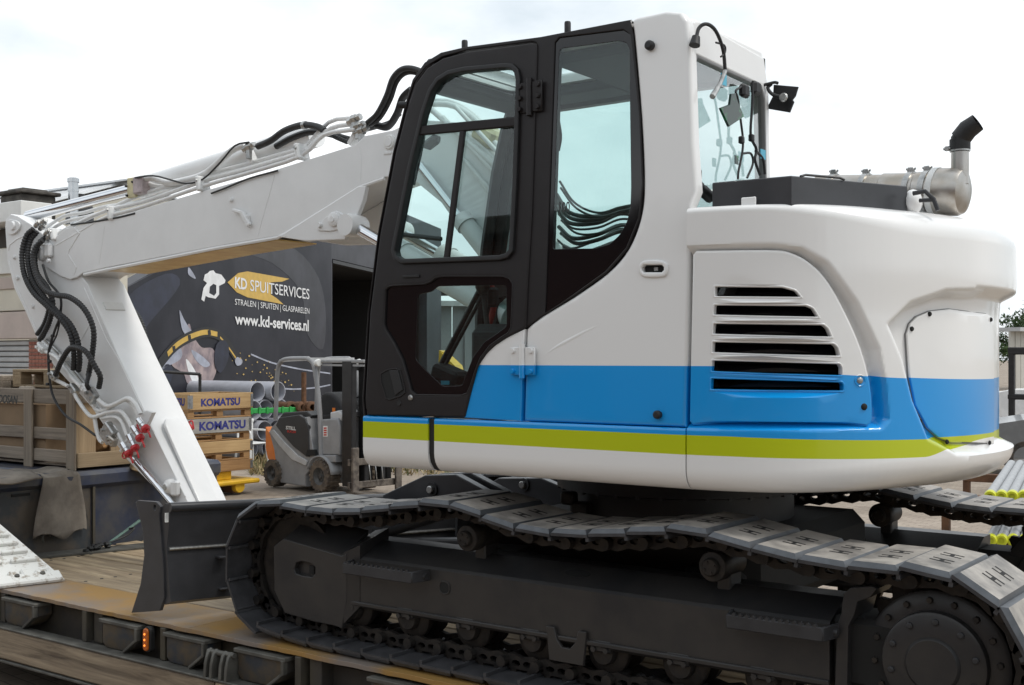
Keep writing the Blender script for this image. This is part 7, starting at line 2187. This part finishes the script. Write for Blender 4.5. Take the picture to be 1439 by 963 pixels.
bb = empty('brick_building', (-4, -9, 0), 'dark red brick building across the yard mirrored in the black cab glass', 'building')
mb = MB(); mb.box2((-34, -17, 0), (16, -9, 5.4)); mb.obj('wall', 'brickwork', bb)
mb = MB(); mb.box2((-34.4, -17.4, 5.4), (16.4, -8.6, 5.75), ch=.04); mb.obj('roof_edge', 'rail_grey', bb)
for k in range(8):
    x = -31+6*k
    mb = MB(); mb.box2((x, -9.0, 1.2), (x+2.4, -8.96, 3.0), ch=.01); f_ = mb.obj('window', 'ceramic_black', bb)
    mb = MB(); mb.box2((x-.08, -8.99, 1.12), (x+2.48, -8.94, 1.2)); mb.box2((x+1.16, -8.99, 1.2), (x+1.24, -8.93, 3.0)); mb.obj('window_frame', 'white_fascia', f_)
# long grey hall that closes the yard behind the machine, and the wood beyond it
mat('hall_grey', (.3, .31, .32), .6, .1, .15, .4)
hl = empty('industrial_hall', at_d(900, 503, 62)-Vector((0, 0, CAMZ)), 'long grey ribbed industrial hall closing the yard beyond the cab', 'building')
a = at_d(560, 503, 58); b = at_d(1385, 503, 64); a.z = b.z = 0
dv = (b-a).normalized(); nv = Vector((dv.y, -dv.x, 0)); nv = nv if nv.dot(-a) > 0 else -nv
npan = 24; wp = (b-a).length/npan
for k in range(npan):
    p = a+dv*(wp*k); mb = MB(); mb.beam(p+dv*.03+Vector((0, 0, 2.3)), p+dv*(wp-.03)+Vector((0, 0, 2.3)), .2, 4.6); mb.beam(p+dv*wp*.5+nv*.12, p+dv*wp*.5+nv*.12+Vector((0, 0, 4.5)), .12, .1, up=nv); mb.obj('wall_panel', 'hall_grey', hl)
mb = MB(); mb.beam(a+Vector((0, 0, 4.7)), b+Vector((0, 0, 4.7)), 1.0, .25); mb.obj('roof_edge', 'gutter', hl)
for k in (3, 9, 15, 20):
    p = a+dv*(wp*(k+.1))+nv*.2; mb = MB(); mb.beam(p+Vector((0, 0, 1.7)), p+dv*(wp*1.6)+Vector((0, 0, 1.7)), .1, 3.4); mb.obj('sectional_door', 'shutter_grey', hl)
rnd = random.Random(5); mb = MB()
for k in range(14000):
    q = rnd.uniform(1560, 4200); D = rnd.uniform(70, 84); c = at_d(q, 503, D) if q < 2600 else Vector((rnd.uniform(60, 130), rnd.uniform(-60, 60), 0))
    hh = 4.2+2.2*math.sin(q*.013)+1.2*math.sin(q*.047); c.z = rnd.uniform(.1, 1)**.6*hh
    s_ = .3; u_ = Vector((rnd.gauss(0, 1), rnd.gauss(0, 1), rnd.gauss(0, 1))).normalized()*s_; w_ = Vector((rnd.gauss(0, 1), rnd.gauss(0, 1), rnd.gauss(0, 1))).normalized()*s_
    mb.add([c-u_, c+w_, c+u_], [(0, 1, 2)], k % 2)
o = mb.obj('treeline', ['foliage', 'foliage2']); tag(o, 'distant wood on the horizon beyond the warehouse', 'trees', kind='stuff')
# rear slope and gable of the shed beyond the boom
mb = MB(); s2 = Vector((0, 5.2, -1.75)); e1 = A0+rdir*LN
mb.add([A0, e1, e1+s2, A0+s2, A0-Vector((0, 0, .04)), e1-Vector((0, 0, .04)), e1+s2-Vector((0, 0, .04)), A0+s2-Vector((0, 0, .04))], [(0, 1, 2, 3), (7, 6, 5, 4), (0, 4, 5, 1), (1, 5, 6, 2), (2, 6, 7, 3), (3, 7, 4, 0)]); mb.obj('rear_slope', 'roof_sheet', rf)
g0 = e1+slope; g1 = e1+s2; off_ = Vector((-.3, 0, -.06))
mb = MB(); mb.add([e1+off_, g1+off_, Vector((g1.x-.3, g1.y, 0)), Vector((g0.x-.3, g0.y+.3, 0)), g0+off_+Vector((0, .3, 0))], [(0, 1, 2, 3, 4)]); gq = mb.obj('gable', 'cream_wall', rf); sm_ = gq.modifiers.new('t', 'SOLIDIFY'); sm_.thickness = .2
